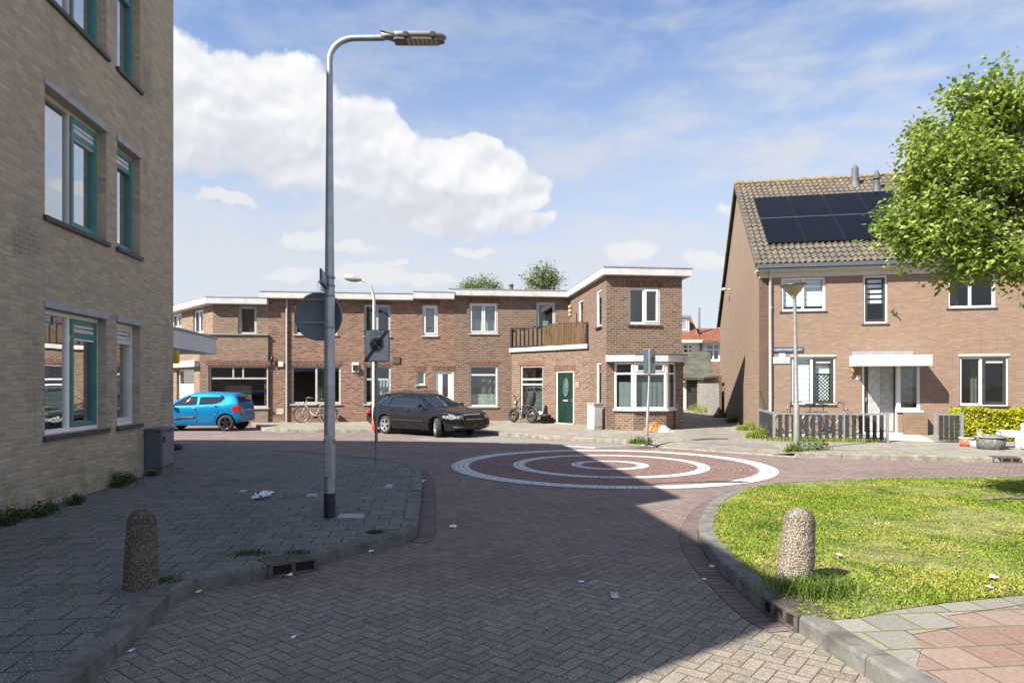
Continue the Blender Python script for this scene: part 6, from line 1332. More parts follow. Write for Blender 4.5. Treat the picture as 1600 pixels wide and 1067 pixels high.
# ---- black estate car
K = Car('black estate car parked with turned front wheels before the orange house', paint('black_paint', (.006, .006, .008), .0), 4.57, 1.77, 1.47,
        [(0, .60), (.03, .74), (.06, .96), (.14, 1.06), (.34, 1.30), (.50, 1.405), (.9, 1.455), (1.6, 1.47), (2.2, 1.455), (2.55, 1.40), (2.85, 1.26), (3.45, .985), (3.7, .945), (4.1, .885), (4.36, .83), (4.47, .785), (4.535, .72), (4.56, .66), (4.57, .59)],
        [(0, .9), (.3, .98), (1.5, .96), (3.4, .93), (4.57, .9)], [(0, .36), (.35, .24), (.6, .2), (3.9, .2), (4.3, .22), (4.57, .30)], (1.06, 3.64), .32, .16, .07)
for sd, ax in ((1, 'L'), (-1, 'R')):
    K.patch('side_window', [(2.20, .985), (3.02, .965), (3.07, 1.0), (2.62, 1.27), (2.42, 1.345), (2.20, 1.375)], ax, M_CARGLASS, .004); K.patch('side_window', [(1.30, 1.0), (2.13, .985), (2.13, 1.38), (1.75, 1.395), (1.42, 1.39)], ax, M_CARGLASS, .004)
    K.patch('side_window', [(.42, 1.05), (1.20, 1.005), (1.32, 1.385), (.9, 1.365), (.62, 1.30)], ax, M_CARGLASS, .004)
    d = K.patch('door', [(2.165, .36), (3.10, .36), (3.16, .62), (3.14, .955), (2.165, .975)], ax, K.body.data.materials[0], .0035); K.patch('handle', [(2.22, .83), (2.46, .825), (2.46, .865), (2.22, .87)], ax, K.body.data.materials[0], .022, .01, parent=d)
    d = K.patch('door', [(1.50, .36), (2.145, .36), (2.145, .978), (1.25, .992), (1.25, .80), (1.36, .68)], ax, K.body.data.materials[0], .0035); K.patch('handle', [(1.36, .85), (1.60, .845), (1.60, .885), (1.36, .89)], ax, K.body.data.materials[0], .022, .01, parent=d)
    [K.line('door_seam', q_, ax, .016, M_TRIM, .0045) for q_ in ([(3.12, .36), (3.17, .62), (3.15, .95)], [(2.155, .36), (2.155, .97), (2.165, 1.38)], [(1.48, .36), (1.34, .68), (1.24, .80), (1.24, .99)])]
    K.patch('side_trim', [(1.45, .50), (3.14, .50), (3.14, .535), (1.45, .54)], ax, M_TRIM, .012, .008); K.line('window_trim', [(.4, 1.035), (1.25, .992), (2.15, .975), (3.12, .95)], ax, .018, M_TRIM, .006)
    K.patch('headlight', [(3.98, .66), (4.30, .60), (4.42, .615), (4.38, .74), (4.12, .80), (3.97, .78)], ax, M_LAMP, .006)
    K.patch('tail_light', [(.02, .70), (.26, .72), (.20, .98), (.10, 1.0), (.04, .93)], ax, M_RED, .006); K.wheel(1.06, sd, 5, M_RIM); K.wheel(3.64, sd, 5, M_RIM, R(-34)); K.mirror(3.02, 1.0, sd, K.body.data.materials[0])
    rr_ = MB(); rr_.tube([(.65, sd * .60, 1.44), (.75, sd * .60, 1.485), (2.1, sd * .60, 1.495), (2.25, sd * .60, 1.455)], .018, 6); rr_.build('roof_rail', M_TRIM, K.t)
K.patch('windscreen', [(-.64, 1.0), (.64, 1.0), (.66, 1.04), (.56, 1.37), (-.56, 1.37), (-.66, 1.04)], 'F', M_CARGLASS, .004, grid=.05)
K.patch('headlight', [(.50, .60), (.80, .63), (.84, .70), (.80, .77), (.52, .72)], 'F', M_LAMP, .006, grid=.03); K.patch('headlight', [(-.50, .60), (-.80, .63), (-.84, .70), (-.80, .77), (-.52, .72)], 'F', M_LAMP, .006, grid=.03)
gr = K.patch('grille', [(-.42, .60), (.42, .60), (.45, .74), (-.45, .74)], 'F', M_TRIM, .006, grid=.04); K.line('grille_trim', [(-.47, .735), (-.3, .752), (.3, .752), (.47, .735)], 'F', .03, M_CHR, .010, gr); K.line('grille_trim', [(-.47, .73), (-.44, .60), (.44, .60), (.47, .73)], 'F', .018, M_CHR, .009, gr)
K.patch('number_plate', [(-.26, .455), (.26, .455), (.26, .565), (-.26, .565)], 'F', M_PLATE, .012, .008, grid=.06); K.patch('air_intake', [(-.52, .30), (.52, .30), (.50, .43), (-.50, .43)], 'F', M_TRIM, .006, grid=.05)
for s_ in (-1, 1): K.patch('fog_light', [(s_ * .56, .34), (s_ * .78, .36), (s_ * .78, .44), (s_ * .56, .43)], 'F', M_LAMP, .007, grid=.04)
K.line('bonnet_seam', [(-.62, .80), (-.4, .765), (.4, .765), (.62, .80)], 'F', .014, M_TRIM, .005)
K.patch('rear_window', [(-.55, 1.06), (.55, 1.06), (.5, 1.36), (-.5, 1.36)], 'B', M_CARGLASS, .004); K.patch('number_plate', [(-.26, .70), (.26, .70), (.26, .81), (-.26, .81)], 'B', M_PLATE, .01, .006)
ra_, fa_ = G(604, 677.5), G(683.5, 683.2); hd_ = (fa_ - ra_).normalized(); ang = math.atan2(hd_.y, hd_.x); nr_ = Vector((-hd_.y, hd_.x, 0))     # contact points of the near (right) side wheels
org = ra_ + nr_ * (.885 - .11) - hd_ * 1.06; K.t.location = (org.x, org.y, 0); K.t.rotation_euler = (0, 0, ang)
# ---- blue hatchback
BP = paint('blue_paint', (.005, .155, .36), .3)
A = Car('bright blue small hatchback with black wheels parked before the wide shop window', BP, 3.50, 1.60, 1.47,
        [(0, .66), (.015, .82), (.04, .98), (.09, 1.08), (.20, 1.30), (.29, 1.39), (.43, 1.43), (.95, 1.46), (1.45, 1.465), (1.85, 1.43), (2.15, 1.32), (2.78, 1.0), (2.95, .945), (3.2, .87), (3.38, .77), (3.46, .62), (3.5, .42)],
        [(0, 1.06), (.4, 1.02), (1.1, .96), (2.7, .90), (3.5, .85)], [(0, .34), (.3, .24), (.5, .2), (2.9, .19), (3.25, .22), (3.5, .28)], (.53, 2.89), .305, .16, .08)
for sd, ax in ((1, 'L'), (-1, 'R')):
    A.patch('side_window', [(1.62, .97), (2.52, .93), (2.58, .965), (2.12, 1.25), (1.92, 1.345), (1.62, 1.375)], ax, M_CARGLASS); A.patch('side_window', [(.60, 1.20), (.72, 1.07), (.92, 1.005), (1.53, .975), (1.53, 1.375), (1.05, 1.375), (.68, 1.32)], ax, M_CARGLASS)
    d = A.patch('door', [(1.60, .32), (2.50, .32), (2.58, .60), (2.58, .92), (1.60, .955)], ax, BP, .0035); A.patch('handle', [(1.66, .82), (1.84, .81), (1.84, .86), (1.66, .87)], ax, M_CHR, .02, .01, parent=d)
    d = A.patch('door', [(.98, .32), (1.575, .32), (1.575, .957), (1.05, .98), (.80, 1.10), (.76, .80), (.88, .62)], ax, BP, .0035); A.patch('handle', [(.86, .90), (1.04, .89), (1.04, .94), (.86, .95)], ax, M_TRIM, .02, .01, parent=d)
    [A.line('door_seam', q_, ax, .016, M_TRIM, .0045) for q_ in ([(2.52, .32), (2.60, .60), (2.60, .92)], [(1.587, .32), (1.587, .955)], [(.96, .32), (.86, .62), (.75, .80), (.79, 1.1)])]
    A.patch('side_trim', [(.95, .56), (2.40, .44), (2.55, .455), (2.55, .48), (.95, .62)], ax, M_TRIM, .012, .008); A.wheel(.53, sd, 5, plain('black_alloy', (.03, .03, .032), .3, metal=.5)); A.wheel(2.89, sd, 5, M_TRIM); A.mirror(2.50, .97, sd, M_TRIM)
    A.patch('tail_light', [(.0, .72), (.20, .70), (.30, .80), (.24, 1.02), (.08, 1.06), (.02, .98)], ax, M_RED, .007); A.patch('headlight', [(2.98, .72), (3.28, .66), (3.36, .72), (3.15, .83), (2.98, .86)], ax, M_LAMP, .006)
A.patch('rear_window', [(-.54, 1.08), (.54, 1.08), (.57, 1.12), (.5, 1.37), (-.5, 1.37), (-.57, 1.12)], 'B', M_CARGLASS, .004, grid=.05)
for s_ in (-1, 1): A.patch('tail_light', [(s_ * .52, .72), (s_ * .74, .72), (s_ * .72, 1.02), (s_ * .62, 1.05), (s_ * .55, .9)], 'B', M_RED, .007, grid=.04)
A.patch('number_plate', [(-.26, .70), (.26, .70), (.26, .81), (-.26, .81)], 'B', M_PLATE, .012, .006); [A.line('hatch_seam', q_, 'B', .016, M_TRIM, .005) for q_ in ([(-.56, .62), (.56, .62)], [(-.56, .62), (-.5, 1.06)], [(.56, .62), (.5, 1.06)])]
A.patch('rear_bumper_trim', [(-.6, .36), (.6, .36), (.6, .44), (-.6, .44)], 'B', M_TRIM, .006)
A.patch('windscreen', [(-.58, .99), (.58, .99), (.5, 1.36), (-.5, 1.36)], 'F', M_CARGLASS)
ra_ = G(353.5, 673.5); hd_ = Vector((-.992, .12, 0)).normalized(); nl = Vector((-hd_.y, hd_.x, 0)); org = ra_ - nl * (.80 - .10) - hd_ * .53; A.t.location = (org.x, org.y, 0); A.t.rotation_euler = (0, 0, math.atan2(hd_.y, hd_.x))

# ================================================================ plants
def inpoly(pts, poly):
    x, y = pts[:, 0], pts[:, 1]; ins = np.zeros(len(pts), bool); n = len(poly)
    for i in range(n):
        x1, y1 = poly[i]; x2, y2 = poly[(i + 1) % n]; c = ((y1 > y) != (y2 > y)); ins ^= c & (x < (x2 - x1) * (y - y1) / (y2 - y1 + 1e-12) + x1)
    return ins
def meshnp(name, V, F, mat, parent=None):
    me = bpy.data.meshes.new(name); nv, nf = len(V), len(F); k = F.shape[1]
    me.vertices.add(nv); me.vertices.foreach_set('co', V.astype(np.float32).ravel()); me.loops.add(nf * k); me.loops.foreach_set('vertex_index', F.astype(np.int32).ravel())
    me.polygons.add(nf); me.polygons.foreach_set('loop_start', np.arange(0, nf * k, k, dtype=np.int32)); me.update(calc_edges=True); me.validate(); me.materials.append(mat); return link(name, me, parent)
def blades(P3, h, w, lean=.6):
    """one bent two-triangle strip per point"""
    n = len(P3); a = RNG.random(n) * 6.283; d = np.stack([np.cos(a), np.sin(a), np.zeros(n)], 1); s = np.stack([-d[:, 1], d[:, 0], np.zeros(n)], 1)
    l = (RNG.random(n) * lean)[:, None]; h = h[:, None]; w = w[:, None]; up = np.array([0, 0, 1.0])
    m = P3 + up * h * .6 + d * l * h * .35; t = P3 + up * h * (1 - l * .45) + d * l * h
    V = np.stack([P3 - s * w / 2, P3 + s * w / 2, m + s * w * .4, m - s * w * .4, t], 1).reshape(-1, 3); b = (np.arange(n) * 5)[:, None]
    F = np.concatenate([b + [0, 1, 2], b + [0, 2, 3], b + [3, 2, 4]], 0); return V, F
def fbm(x, y, s, seed=0):
    v = np.zeros_like(x); a = 1.0; r = np.random.default_rng(seed)
    for o in range(4):
        ph = r.random(6) * 6.28; k = s * 1.9 ** o; v += a * (np.sin(x * k * 1.1 + ph[0] + 1.7 * np.sin(y * k * .7 + ph[1])) + np.sin(y * k * 1.2 + ph[2] + 1.5 * np.sin(x * k * .8 + ph[3]))) / 2; a *= .6
    return v
M_WEED = leafmat('weed_leaves', [(.055, .10, .018), (.09, .16, .025), (.13, .21, .035), (.07, .12, .02)], .3, .5)
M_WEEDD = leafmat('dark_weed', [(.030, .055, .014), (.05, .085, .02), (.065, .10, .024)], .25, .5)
M_LIME = leafmat('lime_leaves', [(.20, .26, .03), (.30, .36, .04), (.14, .22, .03), (.36, .36, .05)], .35, .5)
def leaves(C, r, n, size, flat=.6, seed=None, droop=.3, aspect=.55):
    """n folded leaves in a dome / ball around C; r=(rx,ry,rz)"""
    d = RNG.normal(size=(n, 3)); d /= np.linalg.norm(d, axis=1)[:, None]; rad = RNG.random(n) ** .45
    P0 = np.array(C) + d * rad[:, None] * np.array(r); return leafquads(P0, size, d, droop, aspect)
def leafquads(P0, size, d=None, droop=.3, aspect=.55, upz=1.0):
    n = len(P0); a = RNG.random(n) * 6.283; ax = np.stack([np.cos(a), np.sin(a), RNG.normal(size=n) * .45 - droop], 1)
    if d is not None: ax = ax + d * .5
    ax /= np.linalg.norm(ax, axis=1)[:, None]; up = np.stack([RNG.normal(size=n) * .55, RNG.normal(size=n) * .55, np.ones(n) * upz], 1); s = np.cross(ax, up); s /= np.linalg.norm(s, axis=1)[:, None] + 1e-9; nn = np.cross(s, ax)
    L = (size * (.6 + .8 * RNG.random(n)))[:, None]; w = L * aspect
    V = np.stack([P0, P0 + ax * L * .45 + s * w * .5 + nn * L * .08, P0 + ax * L - nn * L * .10, P0 + ax * L * .45 - s * w * .5 + nn * L * .08], 1).reshape(-1, 3); b = (np.arange(n) * 4)[:, None]
    F = np.concatenate([b + [0, 1, 2], b + [0, 2, 3]], 0); return V, F
M_LAWN = leafmat('grass_blades', [(.14, .215, .02), (.18, .26, .026), (.225, .30, .035), (.155, .235, .022)], .3, .6,
                 [((.31, .32, .05), .44, .70, .8), ((.38, .345, .11), .53, .70, 2.2), ((.085, .16, .016), .54, .68, 1.7)])
bb = np.array(GPOLY); lo, hi = bb.min(0), bb.max(0); hi[0] = min(hi[0], 12.0)
npt = 420000; Q = lo + (hi - lo) * RNG.random((npt, 2)); Q = Q[inpoly(Q, GPOLY)]
f = fbm(Q[:, 0], Q[:, 1], 1.5, 3); dist = np.hypot(Q[:, 0], Q[:, 1]); keep = RNG.random(len(Q)) < np.clip(.52 + .35 * f, .12, 1) * np.clip(9.5 / dist, .5, 1); Q = Q[keep]; f = f[keep]; dist = dist[keep]
hgt = .010 + .018 * RNG.random(len(Q)) * np.clip(1 + f, .3, 2.2); V, F = blades(np.c_[Q, np.full(len(Q), .117)], hgt, .006 + .005 * RNG.random(len(Q)) + .0006 * dist, 1.5)
cl = Q[RNG.random(len(Q)) < .14]; fc_ = fbm(cl[:, 0], cl[:, 1], 2.3, 8); cl = cl[fc_ > -.1]
Vc, Fc = leafquads(np.c_[cl, .120 + .022 * RNG.random(len(cl))], .020, None, -.1, .9)
tag(meshnp('grass', np.concatenate([V, Vc]), np.concatenate([np.c_[F], Fc + len(V)]), M_LAWN), kind='stuff')
def join(parts):
    Vs, Fs, o = [], [], 0
    for V, F in parts: Vs.append(V); Fs.append(F + o); o += len(V)
    return np.concatenate(Vs), np.concatenate(Fs)
def weed(name, lab, pts, n, h, r, size, mat, grass=0, group=None):
    """low plant: leaf mound (+ grass blades) over one or more spots"""
    parts = []
    for (x, y, z, k) in pts:
        m = max(4, int(n * k)); parts.append(leaves((x, y, z + h * k * .35), (r * k, r * k, h * k * .55), m, size)); V, F = parts[-1]; V[:, 2] = np.maximum(V[:, 2], z + .002)
        if grass: q = np.c_[x + RNG.normal(size=grass) * r * k * .7, y + RNG.normal(size=grass) * r * k * .5, np.full(grass, z)]; parts.append(blades(q, (.4 + .8 * RNG.random(grass)) * h * k * 1.2, np.full(grass, .009), 1.1))
    tris = join(parts); return tag(meshnp(name, *tris, mat), lab, 'plant', group)
# weeds along the apartment wall
for (px, py, sz, lab) in ((12, 815, 1.0, 'weed clump at the wall foot, leftmost by the frame edge'), (62, 803, .9, 'small weed at the brick wall foot below the wide window'), (113, 786, .7, 'low weed along the brick wall between two bigger clumps'), (185, 757, 1.25, 'bushy weed at the wall foot below the narrow window'), (232, 741, 1.0, 'weed clump growing against the dark grey cabinet'), (272, 702, .9, 'weed tuft at the far corner of the apartment block')):
    q = G(px, py, .115); q.x = max(q.x, -5.0) if px < 250 else q.x
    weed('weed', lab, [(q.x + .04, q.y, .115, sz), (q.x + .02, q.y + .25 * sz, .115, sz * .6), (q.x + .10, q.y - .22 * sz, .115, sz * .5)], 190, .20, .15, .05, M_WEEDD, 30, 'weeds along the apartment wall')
for (px, py, sz, nm, lab, m, gr) in (
        (545, 655, .6, 'weed', 'weed tuft left of the drainpipe foot', M_WEED, 20), (570, 655, .5, 'weed', 'weed tuft at the wall behind the street lamp', M_WEED, 20),
        (398, 655, 1.3, 'weed', 'green weed below the wide shop window, left one', M_WEED, 40), (416, 654, 1.4, 'weed', 'green weed below the wide shop window, right one', M_WEED, 40),
        (770, 656, 1.2, 'weed', 'weed growing below the lace film window', M_WEED, 60), (748, 656, .8, 'weed', 'grassy tuft between the black car and the lace film window', M_WEED, 60), (790, 656, .7, 'weed', 'grassy tuft at the start of the terrace extension wall', M_WEED, 50),
        (918, 662, 1.1, 'weed', 'grassy weed between the green door and the pale cabinet', M_WEED, 70), (975, 671, .8, 'weed', 'grass tuft under the bay window', M_WEED, 60), (1004, 669, .7, 'weed', 'yellow flowering weed behind the sign post at the bay', M_LIME, 40),
        (1000, 693, .9, 'weed', 'grass tuft around the foot of the leaning sign post', M_WEED, 90), (1036, 668, .9, 'weed', 'weed in the bay corner beside the orange rag', M_LIME, 30),
        (1262, 703, 1.5, 'weed', 'leafy weed at the foot of the bowl lamp post', M_WEED, 40), (1240, 705, .6, 'weed', 'low grass left of the bowl lamp post foot', M_WEED, 60),
        (1190, 684, 1.5, 'weed', 'yellowish grass patch at the house gable and side fence', M_LIME, 160), (1172, 672, 1.4, 'weed', 'grass strip along the foot of the gable wall', M_LIME, 120), (1150, 660, 1.3, 'weed', 'grass strip at the shadow edge of the gable', M_WEED, 120), (1128, 652, 1.3, 'weed', 'green weeds at the far end of the gable wall', M_WEED, 90),
        (1106, 645, 2.6, 'weed', 'bright green plants along the wooden alley fence', M_LIME, 60), (1092, 641, 2.2, 'weed', 'bright green plants at the fence end before the shed', M_LIME, 40)):
    q = G(px, py, .12); weed(nm, lab, [(q.x, q.y, .12, sz), (q.x + .25 * sz, q.y + .05, .12, sz * .7), (q.x - .22 * sz, q.y + .02, .12, sz * .6)], 110, .26, .2, .07, m, gr, 'weeds in the paving')
# tufts along the fence foot
for k, (px, lab) in enumerate(((1225, 'grass tuft below the slatted fence, nearest the corner post'), (1262, 'grass tuft below the slatted fence right of the lamp post'), (1300, 'grass tuft below the slatted fence left of the middle post'), (1345, 'grass tuft below the slatted fence right of the middle post'))):
    w = FF.fp(px, 600)[0]; q = FF.M @ Vector((w, .06, .12)); weed('weed', lab, [(q.x, q.y, .12, .9), (q.x + .3, q.y - .1, .12, .8), (q.x - .3, q.y + .1, .12, .7)], 40, .16, .28, .05, M_LIME, 120, 'weeds in the paving')
q = G(952, 668, .12); weed('shrub', 'leafy green shrub between the pale cabinet and the bay window', [(q.x, q.y, .12, 1.0), (q.x + .35, q.y - .1, .12, .8), (q.x - .2, q.y - .15, .12, .7), (q.x + .15, q.y + .05, .4, .7)], 420, .75, .36, .085, M_WEED, 10)
# long grass at the sunny bollard, moss tufts on dark pavement
q = G(1262, 925, .12); V, F = blades(np.c_[q.x + RNG.normal(size=900) * .17 + .02, q.y + RNG.normal(size=900) * .12, np.full(900, .118)], .07 + .12 * RNG.random(900), np.full(900, .007), 1.4); tag(meshnp('grass_tuft', V, F, leafmat('tuft', [(.05, .10, .016), (.08, .14, .02), (.14, .19, .03)], .3)), 'long dark green grass tuft at the foot of the sunny bollard', 'grass tuft')
for px, py, s_, lab in ((256, 908, .09, 'mossy tuft right of the shaded bollard'), (392, 864, .09, 'flat moss patch on the dark paving left of the drain'), (466, 864, .07, 'flat moss patch on the dark paving above the drain lid'), (588, 831, .05, 'tiny moss patch near the kerb right of the tall lamp')):
    q = G(px, py, .12); n = 260; V, F = blades(np.c_[q.x + RNG.normal(size=n) * s_, q.y + RNG.normal(size=n) * s_ * .7, np.full(n, .114)], .015 + .035 * RNG.random(n), np.full(n, .008), 1.3); tag(meshnp('moss_tuft', V, F, M_WEEDD), kind='stuff')
# clipped hedge
hq = camloc((1505 - CX) / FPX * 19.6, 19.6); HGF = Fac(hq[:2], F_[:]); HGL = 4.2; hz = EYE - 37 / FPX * 19.6
HG = thing('hedge', 'clipped yellow-green hedge below the right window', 'hedge', tuple(HGF.M @ Vector((2, -.3, .12))))
n = 21000; L3 = np.stack([RNG.random(n) * HGL, -RNG.random(n) ** 1 * .8, .15 + RNG.random(n) * (hz - .2)], 1)
face = RNG.integers(0, 4, n); L3[face == 0, 1] = -RNG.random((face == 0).sum()) * .10; L3[face == 1, 2] = hz - .06 - RNG.random((face == 1).sum()) * .08; L3[face == 2, 0] = RNG.random((face == 2).sum()) * .10; L3[face == 3, 1] = -RNG.random((face == 3).sum()) * .14
L3[:, 1] += .05 * np.sin(L3[:, 0] * 3.1 + L3[:, 2] * 4) ; L3[:, 2] += .05 * np.sin(L3[:, 0] * 4.3) * (L3[:, 2] > hz - .3)
Mx = np.array(HGF.M)[:3, :3]; W3 = L3 @ Mx.T + np.array(HGF.M)[:3, 3]; V, F = leafquads(W3, .085, None, .1, .62, .1); meshnp('foliage', V, F, leafmat('hedge_leaves', [(.26, .30, .012), (.40, .41, .012), (.50, .46, .015), (.14, .20, .012), (.44, .43, .02)], .3), HG)
mb = MB()
for k in range(12): p = HGF.M @ Vector((.2 + k * .35, -.4, .1)); mb.tube([p, p + Vector((random.uniform(-.1, .1), random.uniform(-.1, .1), .4)), p + Vector((random.uniform(-.2, .2), random.uniform(-.2, .2), .8))], [.02, .015, .006], 5)
mb.build('stems', M_TREEBARK, HG)
# ---- trees
def tree(lab, base, H, blobs, nleaf, lsize, mat, trunk_r, twig=14, droop=.35, group=None, spread=.32, name='tree', nbr=60, clump=.26):
    """trunk and limbs reach into the crown's blobs; leaves hang in clumps along the twigs"""
    T = thing(name, lab, 'tree', tuple(base), group); base = Vector(base); rnd = random.Random(len(lab)); mb = MB()
    ctr = sum((Vector(b[0]) for b in blobs), Vector()) / len(blobs); fork = base.lerp(Vector((ctr.x, ctr.y, base.z)), .3); fork.z = min(b[0][2] - b[1][2] for b in blobs) * .85 + .15 * ctr.z
    mb.tube([base, base.lerp(fork, .5) + Vector((.04, .03, 0)), fork, fork.lerp(ctr, .6), ctr + Vector((0, 0, .3 * H * .2))], [trunk_r * 1.25, trunk_r, trunk_r * .8, trunk_r * .55, trunk_r * .25], 12)
    tips = []
    for c, r in [(Vector(b[0]), b[1]) for b in blobs]:
        st = fork.lerp(ctr, rnd.uniform(.1, .8)); mid = st.lerp(c, .5) + Vector((rnd.uniform(-.1, .1), rnd.uniform(-.1, .1), rnd.uniform(.0, .15))) * H * .12
        mb.tube([st, mid, c], [trunk_r * .45, trunk_r * .3, trunk_r * .16], 7)
        k = max(4, int(nbr * (r[0] * r[1] * r[2]) ** .5 / sum((b[1][0] * b[1][1] * b[1][2]) ** .5 for b in blobs)))
        for _ in range(k):
            d = Vector((rnd.gauss(0, 1), rnd.gauss(0, 1), rnd.gauss(.15, .9))).normalized(); e = c + Vector((d.x * r[0], d.y * r[1], d.z * r[2])) * rnd.uniform(.55, 1.02); s0 = mid.lerp(c, rnd.uniform(.3, 1)); m2 = s0.lerp(e, .55) + Vector((rnd.uniform(-1, 1), rnd.uniform(-1, 1), rnd.uniform(0, 1))) * .06 * H * .3
            mb.tube([s0, m2, e], [trunk_r * .13, trunk_r * .08, trunk_r * .03], 5, caps=False); tips += [(s0, m2, e)]
    mb.build('trunk', M_TREEBARK, T)
    P0 = []; per = max(1, nleaf // (len(tips) * twig))
    for s0, m2, e in tips:
        for q in range(twig):
            t = .25 + .85 * rnd.random() ** .7; p = s0.lerp(m2, t * 2) if t < .5 else m2.lerp(e, (t - .5) * 2); p = p + Vector((rnd.gauss(0, 1), rnd.gauss(0, 1), rnd.gauss(-.1, .8))) * spread * H * .12
            for _ in range(per): P0.append(p + Vector([max(-1.5, min(1.5, rnd.gauss(0, 1))) for _k in range(3)]) * clump * lsize * 3)
    V, F = leafquads(np.array(P0), lsize, None, droop, .58); meshnp('crown', V, F, mat, T); return T
def cam3(px, py, d): q = ray(px, py) * d; return (q.x, q.y, EYE + q.z)
def blob(px, py, d, rx, ry, rd=None): s = d / FPX; return (cam3(px, py, d), (rx * s, (rd or rx) * s, ry * s))
M_TREE = leafmat('tree_leaves', [(.11, .18, .03), (.21, .305, .05), (.295, .395, .08), (.39, .475, .16), (.15, .235, .035)], .42, .38)
M_TREED = leafmat('far_leaves', [(.09, .13, .035), (.14, .19, .05), (.19, .25, .075)], .3, .55)
D = 8.7
tree('leafy green street tree overhanging the lawn and hiding part of the tiled roof', camloc(8.1, 9.3, .11), 6.2,
     [blob(1475, 215, D, 55, 50), blob(1425, 262, D - .2, 38, 38), blob(1530, 150, D, 60, 45), blob(1585, 150, D - .2, 65, 40), blob(1410, 345, D - .3, 28, 45), blob(1440, 385, D - .3, 50, 22), blob(1560, 190, D, 75, 55), blob(1500, 250, D - .3, 85, 60), blob(1440, 345, D, 55, 62), blob(1490, 355, D - .5, 85, 62), blob(1590, 270, D - .5, 85, 85), blob(1580, 385, D - .6, 90, 48), blob(1530, 400, D, 85, 42), blob(1680, 230, D + .3, 120, 110), blob(1690, 370, D, 110, 70), blob(1640, 420, D - .4, 70, 35), blob(1425, 285, D, 35, 40), blob(1640, 170, D + .4, 80, 60), blob(1800, 290, D + .6, 130, 130)],
     39000, .078, M_TREE, .13, 11, .45, nbr=260, spread=.075, clump=.50)
tree('sparse leafy tree behind the flat roof, left of the chimney pipe', camloc((748 - CX) / FPX * 62, 62), 12, [blob(748, 446, 62, 26, 16), blob(725, 452, 62, 20, 12), blob(772, 450, 62, 18, 13), blob(748, 462, 62, 40, 14)], 3800, .20, M_TREED, .22, 7, .1, 'trees behind the flat roofs', .09, nbr=70, clump=.5)
tree('taller open-crowned tree behind the flat roof, right of the chimney pipe', camloc((850 - CX) / FPX * 58, 58), 13, [blob(848, 425, 58, 22, 15), blob(830, 438, 58, 15, 12), blob(866, 440, 58, 20, 12), blob(848, 452, 58, 26, 12)], 2800, .19, M_TREED, .2, 7, .1, 'trees behind the flat roofs', .09, nbr=64, clump=.5)
# ================================================================ litter
def scrap(px, py, w, h, lab, mat, z=.0, name='paper_scrap', seed=0, cr=.25):
    q = G(px, py, z); d = q.dot(FW); rnd = random.Random(seed + px); s = w / 2 / FPX * d; s2 = max(.02, h / 2 * d * d / (FPX * EYE) * .8); nx = 6; vs, fs = [], []
    for i in range(nx):
        for j in range(nx):
            u, v = i / (nx - 1) * 2 - 1, j / (nx - 1) * 2 - 1; e = 1 - .28 * rnd.random() * (abs(u) > .9 or abs(v) > .9)
            p = q + RT * (u * s * e) + FW * (v * s2 * e); vs.append((p.x, p.y, z + .004 + abs(rnd.gauss(0, 1)) * cr * min(s, s2)))
    for i in range(nx - 1):
        for j in range(nx - 1): a = i * nx + j; fs.append((a, a + nx, a + nx + 1, a + 1))
    m = MB(); m.add(vs, fs); return tag(m.build(name, mat), lab, 'litter', 'scraps of litter on the ground')
M_PAPB = plain('paper_blue', (.62, .66, .75), .8); M_LEAFB = plain('dry_leaf', (.45, .28, .10), .8)
scrap(411, 777, 20, 12, 'largest white paper scrap on the dark pavement left of the lamp', M_PAPB, .117, cr=.5)
for px, py, w, h, lab, m, z in ((447, 899, 26, 9, 'crumpled paper in front of the kerb drain opening', M_PAPB, .0), (708, 823, 12, 4, 'pale scrap on the red road bricks right of the tall lamp', M_PAPB, 0), (960, 931, 15, 13, 'square pinkish card on the grey road bricks', plain('pink_card', (.50, .42, .40), .8), 0), (458, 996, 8, 6, 'small white scrap on the grey bricks at lower left', M_PAPER, 0), (502, 963, 6, 7, 'small tan leaf on the grey bricks', M_LEAFB, 0), (578, 861, 12, 5, 'white scrap below the kerb near the pavement corner', M_PAPER, 0), (1112, 885, 9, 4, 'white scrap beside the lawn kerb', M_PAPER, 0), (205, 1017, 7, 8, 'small scrap in the left gutter', M_PAPB, 0), (661, 752, 5, 5, 'small white scrap by the pavement corner curve', M_PAPER, 0), (908, 909, 10, 3, 'bluish scrap on the seam of red and grey bricks', M_PAPB, 0), (310, 925, 9, 4, 'small scrap at the kerb bend by the shaded bollard', M_PAPB, 0), (1100, 905, 7, 3, 'thin pale sliver in the shaded road by the lawn kerb', M_PAPER, 0),
        (1311, 867, 8, 5, 'small white scrap in the lawn right of the bollard', M_PAPER, .15), (1552, 902, 14, 5, 'white scrap in the lawn at far right', M_PAPER, .15), (1545, 917, 6, 6, 'tiny white scrap in the lawn at right, nearest the path', M_PAPER, .15)): scrap(px, py, w, h, lab, m, z)
for px0, px1, py0, py1, lab in ((526, 570, 802, 809, 'pale paving tile beside the tall lamp post foot'), (478, 497, 770.5, 775, 'pale striped tile on the dark pavement behind the lamp'), (372, 386, 765, 768.5, 'pale tile on the dark pavement near the apartment wall'), (600, 614, 756, 762, 'pale tile on the dark pavement near the far curve')):
    o = sheet('paving_tile', [P(px0, py1, .118), P(px1 - 2, py1, .118), P(px1, py0, .118), P(px0 + 5, py0, .118)], .1185, plain('pale_tile', (.34, .345, .34), .9, var=.12, scale=12), None); tag(o, lab, 'paving tile')

